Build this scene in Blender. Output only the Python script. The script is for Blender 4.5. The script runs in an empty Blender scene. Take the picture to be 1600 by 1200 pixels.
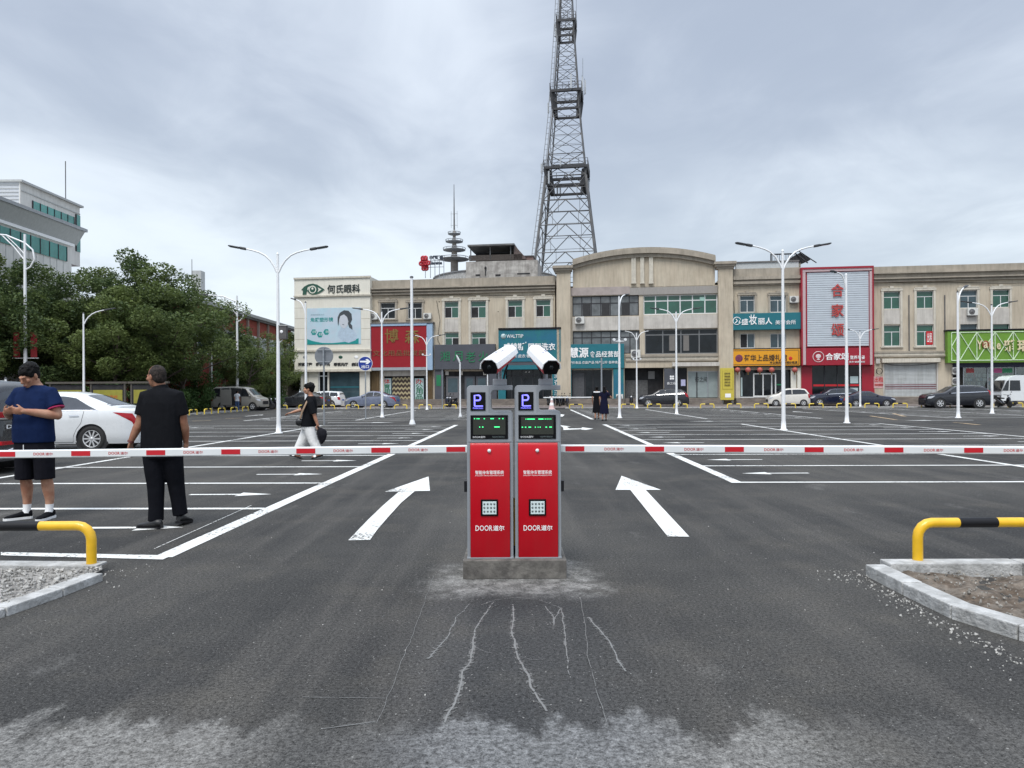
import bpy, bmesh, math, random
from mathutils import Vector, Matrix, noise
R = math.radians
SC = bpy.context.scene; COL = SC.collection
random.seed(7)
# ------------------------------------------------------------------ camera
CZ = 1.42; F = 1110.0
cam = bpy.data.cameras.new('camera'); cam.sensor_width = 36; cam.lens = 36*F/1600
cam.shift_y = 12.5/1600; cam.clip_start = .05; cam.clip_end = 3000
co = bpy.data.objects.new('camera', cam); COL.objects.link(co)
co.location = (0, 0, CZ); co.rotation_euler = (R(90), R(0.29), 0); SC.camera = co
# ------------------------------------------------------------------ light, exposure
SC.view_settings.view_transform = 'Standard'; SC.view_settings.look = 'None'
SC.view_settings.exposure = 0.78; SC.view_settings.gamma = 1
SUN_EL, SUN_AZ = 58, 200
W = bpy.data.worlds.new("World"); SC.world = W; W.use_nodes = True
class NT:
    """small helper for writing node trees"""
    def __init__(s, tree): s.t = tree
    def n(s, typ, props=None, **ins):
        nd = s.t.nodes.new(typ)
        for k, v in (props or {}).items(): setattr(nd, k, v)
        for k, v in ins.items():
            key = int(k[1:]) if k[0] == '_' and k[1:].isdigit() else k.replace('_', ' ')
            s.put(nd.inputs[key], v)
        return nd
    def put(s, sock, v):
        if isinstance(v, bpy.types.NodeSocket): s.t.links.new(v, sock)
        elif isinstance(v, bpy.types.Node): s.t.links.new(v.outputs[0], sock)
        else:
            if isinstance(v, (tuple, list)) and sock.type == 'VECTOR': v = v[:3]
            sock.default_value = v
    def m(s, op, a, b=0.0, c=None, clamp=False):
        nd = s.n('ShaderNodeMath', {'operation': op, 'use_clamp': clamp}, _0=a, _1=b)
        if c is not None: s.put(nd.inputs[2], c)
        return nd.outputs[0]
    def mr(s, v, a, b, c=0.0, d=1.0, smooth=False):
        return s.n('ShaderNodeMapRange', {'interpolation_type': 'SMOOTHSTEP' if smooth else 'LINEAR'}, _0=v, _1=a, _2=b, _3=c, _4=d).outputs[0]
    def noise(s, vec, scale, detail=4, rough=.55, dist=0):
        return s.n('ShaderNodeTexNoise', Vector=vec, Scale=scale, Detail=detail, Roughness=rough, Distortion=dist).outputs[0]
    def mix(s, f, a, b, mode='MIX'):
        nd = s.n('ShaderNodeMix', {'data_type': 'RGBA', 'blend_type': mode})
        s.put(nd.inputs[0], f); s.put(nd.inputs[6], c4(a)); s.put(nd.inputs[7], c4(b)); return nd.outputs[2]
    def map(s, vec, sc=(1, 1, 1), loc=(0, 0, 0), rot=(0, 0, 0)):
        return s.n('ShaderNodeMapping', Vector=vec, Scale=sc, Location=loc, Rotation=rot).outputs[0]
def c4(c):
    return (c[0], c[1], c[2], 1) if isinstance(c, (tuple, list)) else c
wt = W.node_tree; wt.nodes.clear(); g = NT(wt)
sky = g.n('ShaderNodeTexSky', {'sky_type': 'NISHITA', 'sun_disc': False, 'sun_elevation': R(SUN_EL), 'sun_rotation': R(SUN_AZ), 'air_density': 1.5, 'dust_density': 2})
d = g.n('ShaderNodeTexCoord').outputs['Generated']
sep = g.n('ShaderNodeSeparateXYZ', Vector=d)
zz = g.m('MAXIMUM', sep.outputs[2], 0.0)
den = g.m('ADD', zz, .16)
pv = g.n('ShaderNodeCombineXYZ', X=g.m('DIVIDE', sep.outputs[0], den), Y=g.m('DIVIDE', sep.outputs[1], den), Z=0.3).outputs[0]
n1 = g.noise(g.map(pv, (.72, .55, 1), (2.3, 1.1, 0)), 1.0, 5, .5, .3)
n2 = g.noise(g.map(pv, (1.9, 1.5, 1), (5.3, 7.1, 0)), 1.3, 6, .58, .6)
nn = g.m('ADD', g.m('MULTIPLY', n1, .76), g.m('MULTIPLY', n2, .24))
f = g.mr(nn, .37, .63, smooth=True)
low = g.mr(zz, .02, .42, smooth=True)
dark = g.mix(low, (.375, .428, .485), (.275, .317, .392))
lite = g.mix(low, (.545, .605, .652), (.480, .526, .592))
cl = g.mix(f, dark, lite)
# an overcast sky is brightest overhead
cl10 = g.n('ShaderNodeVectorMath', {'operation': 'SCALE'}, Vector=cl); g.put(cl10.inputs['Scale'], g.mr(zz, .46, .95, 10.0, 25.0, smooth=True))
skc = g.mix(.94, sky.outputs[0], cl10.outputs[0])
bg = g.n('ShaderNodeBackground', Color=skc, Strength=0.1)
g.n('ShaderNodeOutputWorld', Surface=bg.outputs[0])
sun = bpy.data.lights.new('sun', 'SUN'); sun.energy = 1.5; sun.angle = R(25); sun.color = (1, .965, .91)
so = bpy.data.objects.new('sun', sun); COL.objects.link(so)
# high, behind and to the left of the camera, spread wide by the overcast
so.rotation_euler = Vector((math.sin(R(SUN_AZ))*math.cos(R(SUN_EL)), math.cos(R(SUN_AZ))*math.cos(R(SUN_EL)), math.sin(R(SUN_EL)))).to_track_quat('Z', 'Y').to_euler()
# ------------------------------------------------------------------ measuring helpers
def hor(px): return 612.5-0.005*(px-800)
def G(px, py, z=0.0):
    Y = (CZ-z)*F/(py-hor(px)); return Vector(((px-800)/F*Y, Y, z))
def at(px, py, Y): return Vector(((px-800)/F*Y, Y, CZ+(hor(px)-py)/F*Y))
def X_(px, Y): return (px-800)/F*Y
KA = math.atan(.135); KC, KS = math.cos(KA), math.sin(KA); FY = 70.0   # the shop row stands slightly askew
FM = Matrix.Translation((0, FY, 0)) @ Matrix.Rotation(-KA, 4, 'Z')
def fu(px, d=0.0):
    t = (px-800)/F; return (t*(FY-d*KC)+d*KS)/(KC+t*KS)
def fY(px, d=0.0): u = fu(px, d); return FY-u*KS-d*KC
def fh(px, py, d=0.0): return CZ+(hor(px)-py)/F*fY(px, d)
LS = .0252; LC = math.sqrt(1-LS*LS)
def L(u, v, z=0.0): return Vector((u*LC+v*LS, v*LC-u*LS, z))
# ------------------------------------------------------------------ mesh helpers
WM = {}
class MB:
    def __init__(s): s.v = []; s.f = []; s.s = []
    def add(s, vs, fs, smooth=False):
        o = len(s.v); s.v += [Vector(p) for p in vs]
        for f in fs: s.f.append([i+o for i in f]); s.s.append(smooth)
        return s
    def box(s, x0, y0, z0, x1, y1, z1):
        x0, x1 = sorted((x0, x1)); y0, y1 = sorted((y0, y1)); z0, z1 = sorted((z0, z1))
        return s.add([(x0,y0,z0),(x1,y0,z0),(x1,y1,z0),(x0,y1,z0),(x0,y0,z1),(x1,y0,z1),(x1,y1,z1),(x0,y1,z1)],
                     [(3,2,1,0),(4,5,6,7),(0,1,5,4),(1,2,6,5),(2,3,7,6),(3,0,4,7)])
    def quad(s, a, b, c, d): return s.add([a, b, c, d], [(0, 1, 2, 3)])
    def poly(s, pts): return s.add(pts, [tuple(range(len(pts)))])
    def prism(s, pts, off):
        """closed outline pts (3D, one plane) pushed along off"""
        n = len(pts); off = Vector(off); pts = [Vector(p) for p in pts]
        nr = Vector((0, 0, 0))
        for i in range(n): nr += pts[i].cross(pts[(i+1) % n])
        if nr.dot(off) > 0: pts = pts[::-1]
        fs = [tuple(range(n)), tuple(range(2*n-1, n-1, -1))]+[(i, i+n, (i+1) % n+n, (i+1) % n)[::-1] for i in range(n)]
        return s.add(pts+[p+off for p in pts], [fs[0], fs[1]]+[f[::-1] for f in fs[2:]])
    def loft(s, rings, cap=True, smooth=True, closed=True):
        n = len(rings[0]); vs = [p for r in rings for p in r]; fs = []
        for i in range(len(rings)-1):
            for j in range(n if closed else n-1):
                k = (j+1) % n
                fs.append((i*n+j, i*n+k, (i+1)*n+k, (i+1)*n+j))
        s.add(vs, fs, smooth)
        if cap and closed:
            s.add(rings[0], [tuple(range(n-1, -1, -1))]); s.add(rings[-1], [tuple(range(n))])
        return s
    def tube(s, pts, r, n=8, cap=True, smooth=True, flat=1.0, hint=None):
        """r: number or list; flat squashes the second axis"""
        pts = [Vector(p) for p in pts]; rings = []; m = len(pts); prev = None
        for i, p in enumerate(pts):
            t = (pts[min(i+1, m-1)]-pts[max(i-1, 0)]).normalized()
            if prev is None:
                h = Vector(hint) if hint else (Vector((0, 0, 1)) if abs(t.z) < .9 else Vector((1, 0, 0)))
                a = (h-t*h.dot(t)).normalized()
            else: a = (prev-t*prev.dot(t)).normalized()
            prev = a; b = t.cross(a); rr = r[i] if isinstance(r, (list, tuple)) else r
            ra, rb = rr if isinstance(rr, (list, tuple)) else (rr, rr*flat)
            rings.append([p+a*(ra*math.cos(2*math.pi*k/n))+b*(rb*math.sin(2*math.pi*k/n)) for k in range(n)])
        return s.loft(rings, cap, smooth)
    def lathe(s, prof, n=16, M=None, smooth=True, cap=True):
        M = M or Matrix.Identity(4); rings = []
        for r, z in prof: rings.append([M @ Vector((max(r, 1e-4)*math.cos(2*math.pi*k/n), max(r, 1e-4)*math.sin(2*math.pi*k/n), z)) for k in range(n)])
        return s.loft(rings, cap, smooth)
    def ell(s, c, rx, ry, rz, n=12, m=8, M=None):
        rings = []; M = M or Matrix.Identity(3)
        for i in range(m+1):
            a = -math.pi/2+math.pi*i/m; q = max(math.cos(a), .02)
            rings.append([Vector(c)+M @ Vector((rx*q*math.cos(2*math.pi*k/n), ry*q*math.sin(2*math.pi*k/n), rz*math.sin(a))) for k in range(n)])
        return s.loft(rings, True, True)
    def join(s, o, M=None):
        k = len(s.v); s.v += [(M @ p if M else p.copy()) for p in o.v]
        s.f += [[i+k for i in f] for f in o.f]; s.s += o.s; return s
    def xf(s, M): s.v = [M @ p for p in s.v]; return s
    # boxes given by the photograph's measures, standing d0..d1 metres in front of the shop row
    def fb(s, px0, py0, px1, py1, d0, d1):
        pc = (px0+px1)/2; u0, u1 = fu(px0, d1), fu(px1, d1); h0, h1 = fh(pc, py1, d1), fh(pc, py0, d1)
        return s.box(u0, -d1, h0, u1, -d0, h1)
    def build(s, name, mat, parent=None, frame=None, bevel=0, base=None, seg=2):
        fr = frame or Matrix.Identity(4)
        inv = (WM[parent.name].inverted() if parent else Matrix.Identity(4)) @ fr
        vs = [inv @ p for p in s.v]; off = Vector((0, 0, 0))
        if parent is None:
            xs = [p.x for p in vs]; ys = [p.y for p in vs]; zs = [p.z for p in vs]
            off = Vector(base) if base is not None else Vector(((min(xs)+max(xs))/2, (min(ys)+max(ys))/2, min(zs)))
            vs = [p-off for p in vs]
        me = bpy.data.meshes.new(name); me.from_pydata(vs, [], s.f)
        me.polygons.foreach_set('use_smooth', s.s); me.update()
        if bevel:
            bm = bmesh.new(); bm.from_mesh(me); bmesh.ops.remove_doubles(bm, verts=bm.verts, dist=1e-5)
            es = [e for e in bm.edges if len(e.link_faces) == 2 and e.calc_face_angle(0) > .5]
            bmesh.ops.bevel(bm, geom=es, offset=bevel, segments=seg, affect='EDGES', clamp_overlap=True, profile=.6)
            bm.to_mesh(me); bm.free()
        if isinstance(mat, (list, tuple)):
            for m in mat: me.materials.append(m)
        else: me.materials.append(mat)
        o = bpy.data.objects.new(name, me); COL.objects.link(o); o.location = off
        if parent: o.parent = parent; WM[o.name] = WM[parent.name]
        else: WM[o.name] = Matrix.Translation(off)
        return o
def tag(o, label, cat, group=None):
    o['label'] = label; o['category'] = cat
    if group: o['group'] = group
    return o
def kind(o, k): o['kind'] = k; return o
def thing(name, label, cat, M=None, group=None):
    o = bpy.data.objects.new(name, None); COL.objects.link(o); o.empty_display_size = .2
    M = M or Matrix.Identity(4)
    if isinstance(M, Vector): M = Matrix.Translation(M)
    o.location = M.to_translation(); o.rotation_euler = M.to_euler(); WM[o.name] = M
    return tag(o, label, cat, group)
def T(x, y=0, z=0, rz=0):
    if isinstance(x, Vector): x, y, z = x
    return Matrix.Translation((x, y, z)) @ Matrix.Rotation(rz, 4, 'Z')
def dup(root, M, label=None, group=None, scale=None):
    def rec(o, p):
        c = o.copy(); COL.objects.link(c); c.parent = p
        for ch in o.children: rec(ch, c)
        return c
    r = rec(root, None); r.location = M.to_translation(); r.rotation_euler = M.to_euler(); WM[r.name] = M
    if scale: r.scale = scale if isinstance(scale, (tuple, list)) else (scale,)*3
    if label: r['label'] = label
    if group: r['group'] = group
    return r
def text(s, mat, parent, x0, z0, x1, z1, y, frame=None, name='lettering', bold=0.0, depth=.012, keep=False, M=None):
    """lettering fitted into the box x0..x1, z0..z1 at depth y (faces -y)"""
    c = bpy.data.curves.new('lettering', 'FONT'); c.body = s; c.offset = bold; c.extrude = 0.0; c.resolution_u = 2
    o = bpy.data.objects.new('lettering', c); COL.objects.link(o)
    dg = bpy.context.evaluated_depsgraph_get(); dg.update()
    me = bpy.data.meshes.new_from_object(o.evaluated_get(dg))
    vs = [v.co.copy() for v in me.vertices]; fs = [list(p.vertices) for p in me.polygons]
    bpy.data.objects.remove(o); bpy.data.curves.remove(c); bpy.data.meshes.remove(me)
    mb = MB()
    if not vs: return None
    ax, bx = min(v.x for v in vs), max(v.x for v in vs); ay, by = min(v.y for v in vs), max(v.y for v in vs)
    sx = (x1-x0)/max(bx-ax, 1e-6); sz = (z1-z0)/max(by-ay, 1e-6)
    ox = 0
    if keep:
        q = min(sx, sz); ox = ((x1-x0)-q*(bx-ax))/2; sx = sz = q
    mb.add([(x0+ox+(v.x-ax)*sx, y-depth, z0+(v.y-ay)*sz) for v in vs], fs)
    # give the glyphs a little thickness
    n = len(mb.v); ed = {}
    for f in fs:
        for i in range(len(f)):
            e = (f[i], f[(i+1) % len(f)]); k = (min(e), max(e)); ed[k] = None if k in ed else e
    rim = [e for e in ed.values() if e]
    mb.v += [p+Vector((0, depth, 0)) for p in mb.v[:n]]
    for a, b in rim: mb.f.append([b, a, a+n, b+n]); mb.s.append(False)
    if M: mb.xf(M)
    return mb.build(name, mat, parent, frame) if parent is not None or name != 'raw' else mb
# ------------------------------------------------------------------ materials
def mat(name, col, rough=.6, metal=0, var=.12, vs=3.0, st=(1, 1, 1), bump=0, bs=40, emit=0, spec=.5, col2=None, dirt=0, coat=0):
    m = bpy.data.materials.new(name); m.use_nodes = True; t = m.node_tree; t.nodes.clear(); g = NT(t)
    out = g.n('ShaderNodeOutputMaterial'); b = g.n('ShaderNodeBsdfPrincipled', Roughness=rough, Metallic=metal)
    b.inputs['Specular IOR Level'].default_value = spec
    if coat: b.inputs['Coat Weight'].default_value = coat; b.inputs['Coat Roughness'].default_value = .08
    tc = g.n('ShaderNodeTexCoord').outputs['Object']; vec = g.map(tc, st)
    c = c4(col)
    if col2: c = g.mix(g.mr(g.noise(vec, vs, 5, .6), .38, .62, smooth=True), col, col2)
    if var:
        k = g.mr(g.noise(vec, vs*1.7, 5, .6), .3, .7, 1-var, 1+var)
        nd = g.n('ShaderNodeVectorMath', {'operation': 'SCALE'}, Vector=c); g.put(nd.inputs['Scale'], k); c = nd.outputs[0]
        g.put(b.inputs['Roughness'], g.mr(g.noise(vec, vs*2.3, 3), .3, .7, max(rough-.08, .03), min(rough+.08, 1)))
    if dirt:
        k = g.mr(g.noise(g.map(tc, (2.2, 2.2, .22)), 2.2, 6, .65), .45, .75, 0, dirt)
        c = g.mix(k, c, (.10, .09, .075))
    g.put(b.inputs['Base Color'], c)
    if emit: g.put(b.inputs['Emission Color'], c4(col)); b.inputs['Emission Strength'].default_value = emit
    if bump:
        bp = g.n('ShaderNodeBump', Strength=bump, Distance=.02, Height=g.noise(tc, bs, 4)); g.put(b.inputs['Normal'], bp.outputs[0])
    g.put(out.inputs[0], b.outputs[0]); return m
def see_through(name, tint, alpha, rough=.05):
    m = bpy.data.materials.new(name); m.use_nodes = True; t = m.node_tree; t.nodes.clear(); g = NT(t)
    out = g.n('ShaderNodeOutputMaterial'); tr = g.n('ShaderNodeBsdfTransparent', Color=c4(tint)); gl = g.n('ShaderNodeBsdfGlossy', Color=(1, 1, 1, 1), Roughness=rough)
    fr = g.n('ShaderNodeFresnel', IOR=1.5); k = g.m('ADD', g.m('MULTIPLY', fr.outputs[0], .9), alpha, clamp=True)
    mx = g.n('ShaderNodeMixShader', _0=k); g.put(mx.inputs[1], tr.outputs[0]); g.put(mx.inputs[2], gl.outputs[0])
    g.put(out.inputs[0], mx.outputs[0]); return m
WHITE = mat('white_paint', (.78, .79, .80), .35, var=.04)
BLACK = mat('black_plastic', (.008, .008, .01), .45, var=.1, spec=.25)
RUBBER = mat('tyre_rubber', (.022, .022, .022), .8, var=.15, vs=20)
STEEL = mat('galvanised_steel', (.36, .38, .40), .45, .7, var=.12, vs=6)
DSTEEL = mat('dark_steel', (.10, .105, .115), .6, .3, var=.25, vs=.6, col2=(.15, .145, .14))
GREYM = mat('grey_powder_coat', (.29, .31, .335), .42, .2, var=.05, vs=3)
CHROME = mat('chrome', (.75, .75, .76), .15, 1, var=.03)
YEL = mat('yellow_enamel', (.74, .43, .010), .35, var=.10, vs=5, coat=.3)
YELF = mat('faded_yellow_enamel', (.76, .56, .07), .5, var=.15, vs=5)
REDP = mat('red_enamel', (.52, .003, .013), .38, var=.05, vs=2, coat=.08, spec=.3, dirt=.13)  # faint vertical streaks, part dust, part reflection painted into the colour
REDF = mat('red_film', (.50, .012, .02), .5, var=.06)
CONC = mat('pale_kerb_concrete', (.47, .47, .46), .9, var=.2, vs=6, bump=.7, bs=35, col2=(.36, .36, .35), dirt=.35)
CONCD = mat('raw_concrete', (.10, .092, .084), .9, var=.3, vs=9, bump=.4, bs=30, col2=(.15, .14, .125))
BEIGE = mat('stained_beige_render', (.53, .465, .365), .9, var=.08, vs=.5, st=(1, 1, .6), bump=.1, bs=8, col2=(.47, .405, .315), dirt=.3, spec=.2)
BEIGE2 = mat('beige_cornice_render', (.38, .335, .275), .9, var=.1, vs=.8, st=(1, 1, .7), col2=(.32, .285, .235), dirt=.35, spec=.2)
BEIGEL = mat('pale_stone_trim', (.56, .52, .44), .85, var=.1, vs=2, dirt=.3)
SPAND = mat('grey_spandrel_render', (.54, .51, .465), .9, var=.08, vs=.8, dirt=.3, col2=(.48, .45, .41))
CREAM = mat('cream_panel', (.72, .695, .61), .6, var=.05, vs=.6, col2=(.70, .67, .585), dirt=.12)
ROOF = mat('roof_felt', (.16, .155, .15), .9, var=.2)
GLG = mat('green_tinted_glass', (.016, .085, .056), .08, var=.25, vs=.7, spec=.7)
GLD = mat('dark_window_glass', (.010, .013, .016), .09, var=.4, vs=.9, spec=.32)
GLS = mat('painted_sky_glass', (.14, .15, .155), .12, var=.35, vs=.8, spec=.4)  # pale grey base colour paints in the reflected sky
GLB = mat('blue_grey_glass', (.045, .075, .09), .1, var=.3, vs=.5, spec=.5)
GLT = mat('teal_curtain_glass', (.06, .25, .22), .1, var=.25, vs=.25, spec=.7)
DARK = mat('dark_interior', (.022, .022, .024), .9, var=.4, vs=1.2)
TEAL = mat('teal_sign_panel', (.006, .135, .170), .6, var=.06, vs=.7)
TEAL2 = mat('blue_teal_sign_panel', (.008, .120, .195), .6, var=.06, vs=.7, col2=(.008, .145, .165))
SLATE = mat('slate_grey_cladding', (.065, .07, .085), .6, var=.1, vs=.8)
ORANGE = mat('orange_sign_panel', (.68, .30, .008), .45, var=.05, vs=1)
REDS = mat('crimson_sign_panel', (.31, .008, .024), .45, var=.06, vs=.6)
REDO = mat('red_aluminium_panel', (.28, .016, .024), .55, var=.07, vs=.6, spec=.25)
BLUEL = mat('pale_blue_lightbox', (.30, .42, .56), .4, var=.06)
GREEN = mat('lime_green_panel', (.13, .27, .026), .5, var=.08, vs=.8)
LETW = mat('white_letter', (.84, .84, .84), .5, var=.03)
LETB = mat('black_letter', (.02, .02, .022), .5, var=.05)
LETG = mat('green_letter', (.012, .17, .07), .5, var=.1)
LETR = mat('red_letter', (.52, .02, .015), .5, var=.1)
GOLD = mat('gold_letter', (.24, .15, .045), .4, .4, var=.15, vs=3)
WOODC = mat('brown_timber', (.115, .075, .032), .7, var=.3, vs=2, st=(4, 4, .4))
STEP = mat('worn_stone_step', (.20, .17, .145), .9, var=.25, vs=1.2, st=(1, 1, 3), col2=(.145, .125, .11))
PINK = mat('faded_pink_plastic', (.64, .45, .43), .6, var=.1)
# ================================================================== ground
def asphalt():
    m = bpy.data.materials.new('asphalt'); m.use_nodes = True; t = m.node_tree; t.nodes.clear(); g = NT(t)
    out = g.n('ShaderNodeOutputMaterial'); b = g.n('ShaderNodeBsdfPrincipled', Roughness=.9); b.inputs['Specular IOR Level'].default_value = .16
    P = g.n('ShaderNodeTexCoord').outputs['Object']; sp = g.n('ShaderNodeSeparateXYZ', Vector=P); x, y = sp.outputs[0], sp.outputs[1]
    gn = g.m('ADD', g.m('MULTIPLY', g.noise(P, 52, 4, .8), .6), g.m('MULTIPLY', g.noise(P, 150, 2, .7), .4)); grain = g.mr(gn, .36, .64, .10, 1.95)
    big = g.noise(P, .22, 5, .6)
    trk = g.noise(g.map(P, (1.1, .06, 1)), 1.6, 4, .6)
    col = g.mix(g.mr(big, .35, .65, smooth=True), (.032, .032, .032), (.062, .060, .056))
    col = g.mix(g.mr(trk, .45, .68, 0, .6, smooth=True), col, (.080, .076, .070))
    brown = g.mr(g.noise(P, 1.1, 6, .65), .5, .72, 0, .5)
    col = g.mix(brown, col, (.090, .083, .071))
    # cement dust dragged over the near edge of the new asphalt
    e1 = g.noise(g.map(P, (3.4, .9, 1), rot=(0, 0, .2)), 1.1, 5, .62); e2 = g.noise(P, 9, 4, .6)
    edge = g.m('ADD', g.m('MULTIPLY', e1, 1.25), g.m('MULTIPLY', e2, .36))
    lim = g.m('ADD', y, g.m('MULTIPLY', edge, -1.0))
    mot = g.mr(g.noise(P, 14, 5, .7), .32, .62, .45, 1)
    dust = g.m('MULTIPLY', g.mr(lim, 2.33, 2.13, 0, 1, smooth=True), mot)
    dust = g.m('MULTIPLY', dust, g.mr(g.noise(P, 34, 3, .7), .36, .58, .3, 1))
    side = g.mr(x, .95, 1.5, 1, .2, smooth=True)
    hole = g.mr(g.m('ABSOLUTE', g.m('ADD', x, .75)), .12, .55, .25, 1, smooth=True)
    dust = g.m('MULTIPLY', g.m('MULTIPLY', dust, side), hole)
    # dust round the plinth of the gate machines
    dx = g.m('MAXIMUM', g.m('SUBTRACT', g.m('ABSOLUTE', g.m('SUBTRACT', x, .02)), .38), 0.0)
    dy = g.m('MAXIMUM', g.m('SUBTRACT', g.m('ABSOLUTE', g.m('SUBTRACT', y, 5.5)), .30), 0.0)
    dd = g.m('SQRT', g.m('ADD', g.m('MULTIPLY', dx, dx), g.m('MULTIPLY', dy, dy)))
    pd = g.m('MULTIPLY', g.mr(g.m('ADD', dd, g.m('ADD', g.m('MULTIPLY', g.noise(P, 4, 6, .7), -.5), g.m('MULTIPLY', g.mr(y, 5.3, 5.9), .12))), .16, -.22, 0, 1, smooth=True), g.m('MULTIPLY', mot, g.mr(g.noise(P, 8, 4, .7), .38, .6, .3, 1)))
    # older pale scuffs
    sc = g.mr(g.noise(g.map(P, (1.0, .5, 1), rot=(0, 0, -.5)), 1.3, 6, .7), .62, .8, 0, .4)
    k = g.m('MAXIMUM', g.m('MAXIMUM', g.m('MULTIPLY', dust, .82), pd), sc)
    dcol = g.mix(g.noise(P, 3, 4), (.30, .295, .28), (.215, .21, .20))
    col = g.mix(k, col, dcol)
    gr = g.n('ShaderNodeVectorMath', {'operation': 'SCALE'}, Vector=col); g.put(gr.inputs['Scale'], g.mix(k, grain, g.mr(gn, .37, .63, .45, 1.5)))
    # darker, cooler strip washed by the run-off in front of the plinth
    wx_ = g.m('ADD', g.m('ABSOLUTE', g.m('SUBTRACT', x, .05)), g.m('MULTIPLY', g.noise(P, 1.6, 4), .9)); ws_ = g.m('MULTIPLY', g.mr(wx_, 1.25, .75, 0, .55, smooth=True), g.mr(y, 5.2, 4.6, 0, 1, smooth=True))
    gr2 = g.mix(ws_, gr.outputs[0], g.mix(1.0, gr.outputs[0], (.78, .83, .92), 'MULTIPLY'))
    # pale chips
    ch = g.mr(g.noise(P, 55, 1, .5), .735, .76); ch2 = g.mr(g.noise(P, 95, 1, .5), .66, .70); c2 = g.mix(g.m('MULTIPLY', ch2, .35), gr2, (.22, .215, .205)); c2 = g.mix(g.m('MULTIPLY', ch, .55), c2, (.4, .39, .37))
    g.put(b.inputs['Base Color'], c2)
    bp = g.n('ShaderNodeBump', Strength=.35, Distance=.01, Height=g.noise(P, 120, 4, .7)); g.put(b.inputs['Normal'], bp.outputs[0])
    g.put(out.inputs[0], b.outputs[0]); return m
ASPH = asphalt()
mb = MB(); mb.poly([(-900, -60, 0), (900, -60, 0), (900, 1500, 0), (-900, 1500, 0)])
kind(mb.build('ground', ASPH, base=(0, 0, 0)), 'structure')
def kerbY(X): return 60.8-.11*X
PAVER = mat('pinkish_street_paving', (.20, .165, .155), .9, var=.2, vs=1.5, st=(1, 3, 1), col2=(.15, .13, .13))
mb = MB(); mb.poly([(-21, kerbY(-21)+.2, .05), (60, kerbY(60)+.2, .05), (60, 80, .05), (-21, 80, .05)]); mb.poly([(-60, 20, .05), (-21.4, 20, .05), (-21.4, 110, .05), (-60, 110, .05)])
kind(mb.build('street', PAVER, base=(0, 0, .05)), 'structure')
mb = MB()
def kseg(a, b, w, h, z0=-.05):
    a, b = Vector(a), Vector(b); dv = (b-a); n = max(1, round(dv.length/1.0)); side = Vector((-dv.y, dv.x, 0)).normalized()*w
    for i in range(n):
        p, q = a+dv*(i/n), a+dv*((i+1)/n)-dv.normalized()*.012
        j = random.uniform(-.006, .006)
        mb.prism([(p.x, p.y, z0), (q.x, q.y, z0), (q.x+side.x, q.y+side.y, z0), (p.x+side.x, p.y+side.y, z0)], (0, 0, h-z0+j))
kseg((-21, kerbY(-21), 0), (-4.5, kerbY(-4.5), 0), .2, .1); kseg((4.5, kerbY(4.5), 0), (58, kerbY(58), 0), .2, .1)
kseg((-21.4, 22, 0), (-21.4, 62, 0), .2, .1)
# kerbs of the two corner islands
for a, b in [((2.70, 5.44), (2.70, 4.92)), ((2.70, 4.92), (2.715, 4.40)), ((2.715, 4.40), (2.86, 4.02)), ((2.86, 4.02), (3.2, 3.55)), ((3.2, 3.55), (4.2, 2.9))]: kseg((*a, 0), (*b, 0), .145, .085)
kseg((2.86, 5.38, 0), (6.9, 5.36, 0), .16, .10)
for a, b in [((-3.12, 5.42), (-3.16, 5.0)), ((-3.16, 5.0), (-3.24, 4.55)), ((-3.24, 4.55), (-3.5, 3.95)), ((-3.5, 3.95), (-4.3, 3.2))]: kseg((*b, 0), (*a, 0), .13, .06)
kseg((-7.2, 5.78, 0), (-3.36, 5.58, 0), .16, .075)
kind(mb.build('kerb', CONC, bevel=.008), 'structure')
DIRT = mat('dug_earth', (.085, .062, .043), .95, var=.45, vs=9, bump=1, bs=25, col2=(.15, .125, .10))
GRBED = mat('gravel_bed', (.30, .29, .27), .95, var=.4, vs=22, bump=.8, bs=35, col2=(.2, .19, .18))
def bumpy(pts, name, m, z, amp):
    # uneven earth between the kerbs
    mb = MB(); xs = [p[0] for p in pts]; ys = [p[1] for p in pts]; x0, x1, y0, y1 = min(xs), max(xs), min(ys), max(ys); st = .06
    def ins(x, y):
        c = False; n = len(pts)
        for i in range(n):
            a, b = pts[i], pts[(i+1) % n]
            if (a[1] > y) != (b[1] > y) and x < (b[0]-a[0])*(y-a[1])/(b[1]-a[1])+a[0]: c = not c
        return c
    nx, ny = int((x1-x0)/st), int((y1-y0)/st); idx = {}
    for i in range(nx+1):
        for j in range(ny+1):
            x, y = x0+i*st, y0+j*st
            if ins(x, y): idx[i, j] = len(mb.v); mb.v.append(Vector((x, y, z+amp*noise.fractal(Vector((x*2.5, y*2.5, 0)), .6, 2.2, 4))))
    for (i, j) in list(idx):
        if all(k in idx for k in [(i+1, j), (i+1, j+1), (i, j+1)]): mb.f.append([idx[i, j], idx[i+1, j], idx[i+1, j+1], idx[i, j+1]]); mb.s.append(True)
    return kind(mb.build(name, m), 'structure')
IR = [(2.8, 5.42), (6.9, 5.40), (6.9, 2.0), (4.3, 2.95), (3.28, 3.6), (2.95, 4.05), (2.8, 4.42)]
IL = [(-3.22, 5.62), (-7.2, 5.82), (-7.2, 2.5), (-4.38, 3.24), (-3.58, 4.0), (-3.32, 4.57), (-3.24, 5.0)]
bumpy(IR, 'earth', DIRT, .03, .06); bumpy(IL, 'gravel_bed', GRBED, .035, .02)
STONE = mat('crushed_stone', (.33, .32, .30), .9, var=.55, vs=9)
STONE2 = mat('dull_stone', (.26, .245, .22), .9, var=.6, vs=9)
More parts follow.
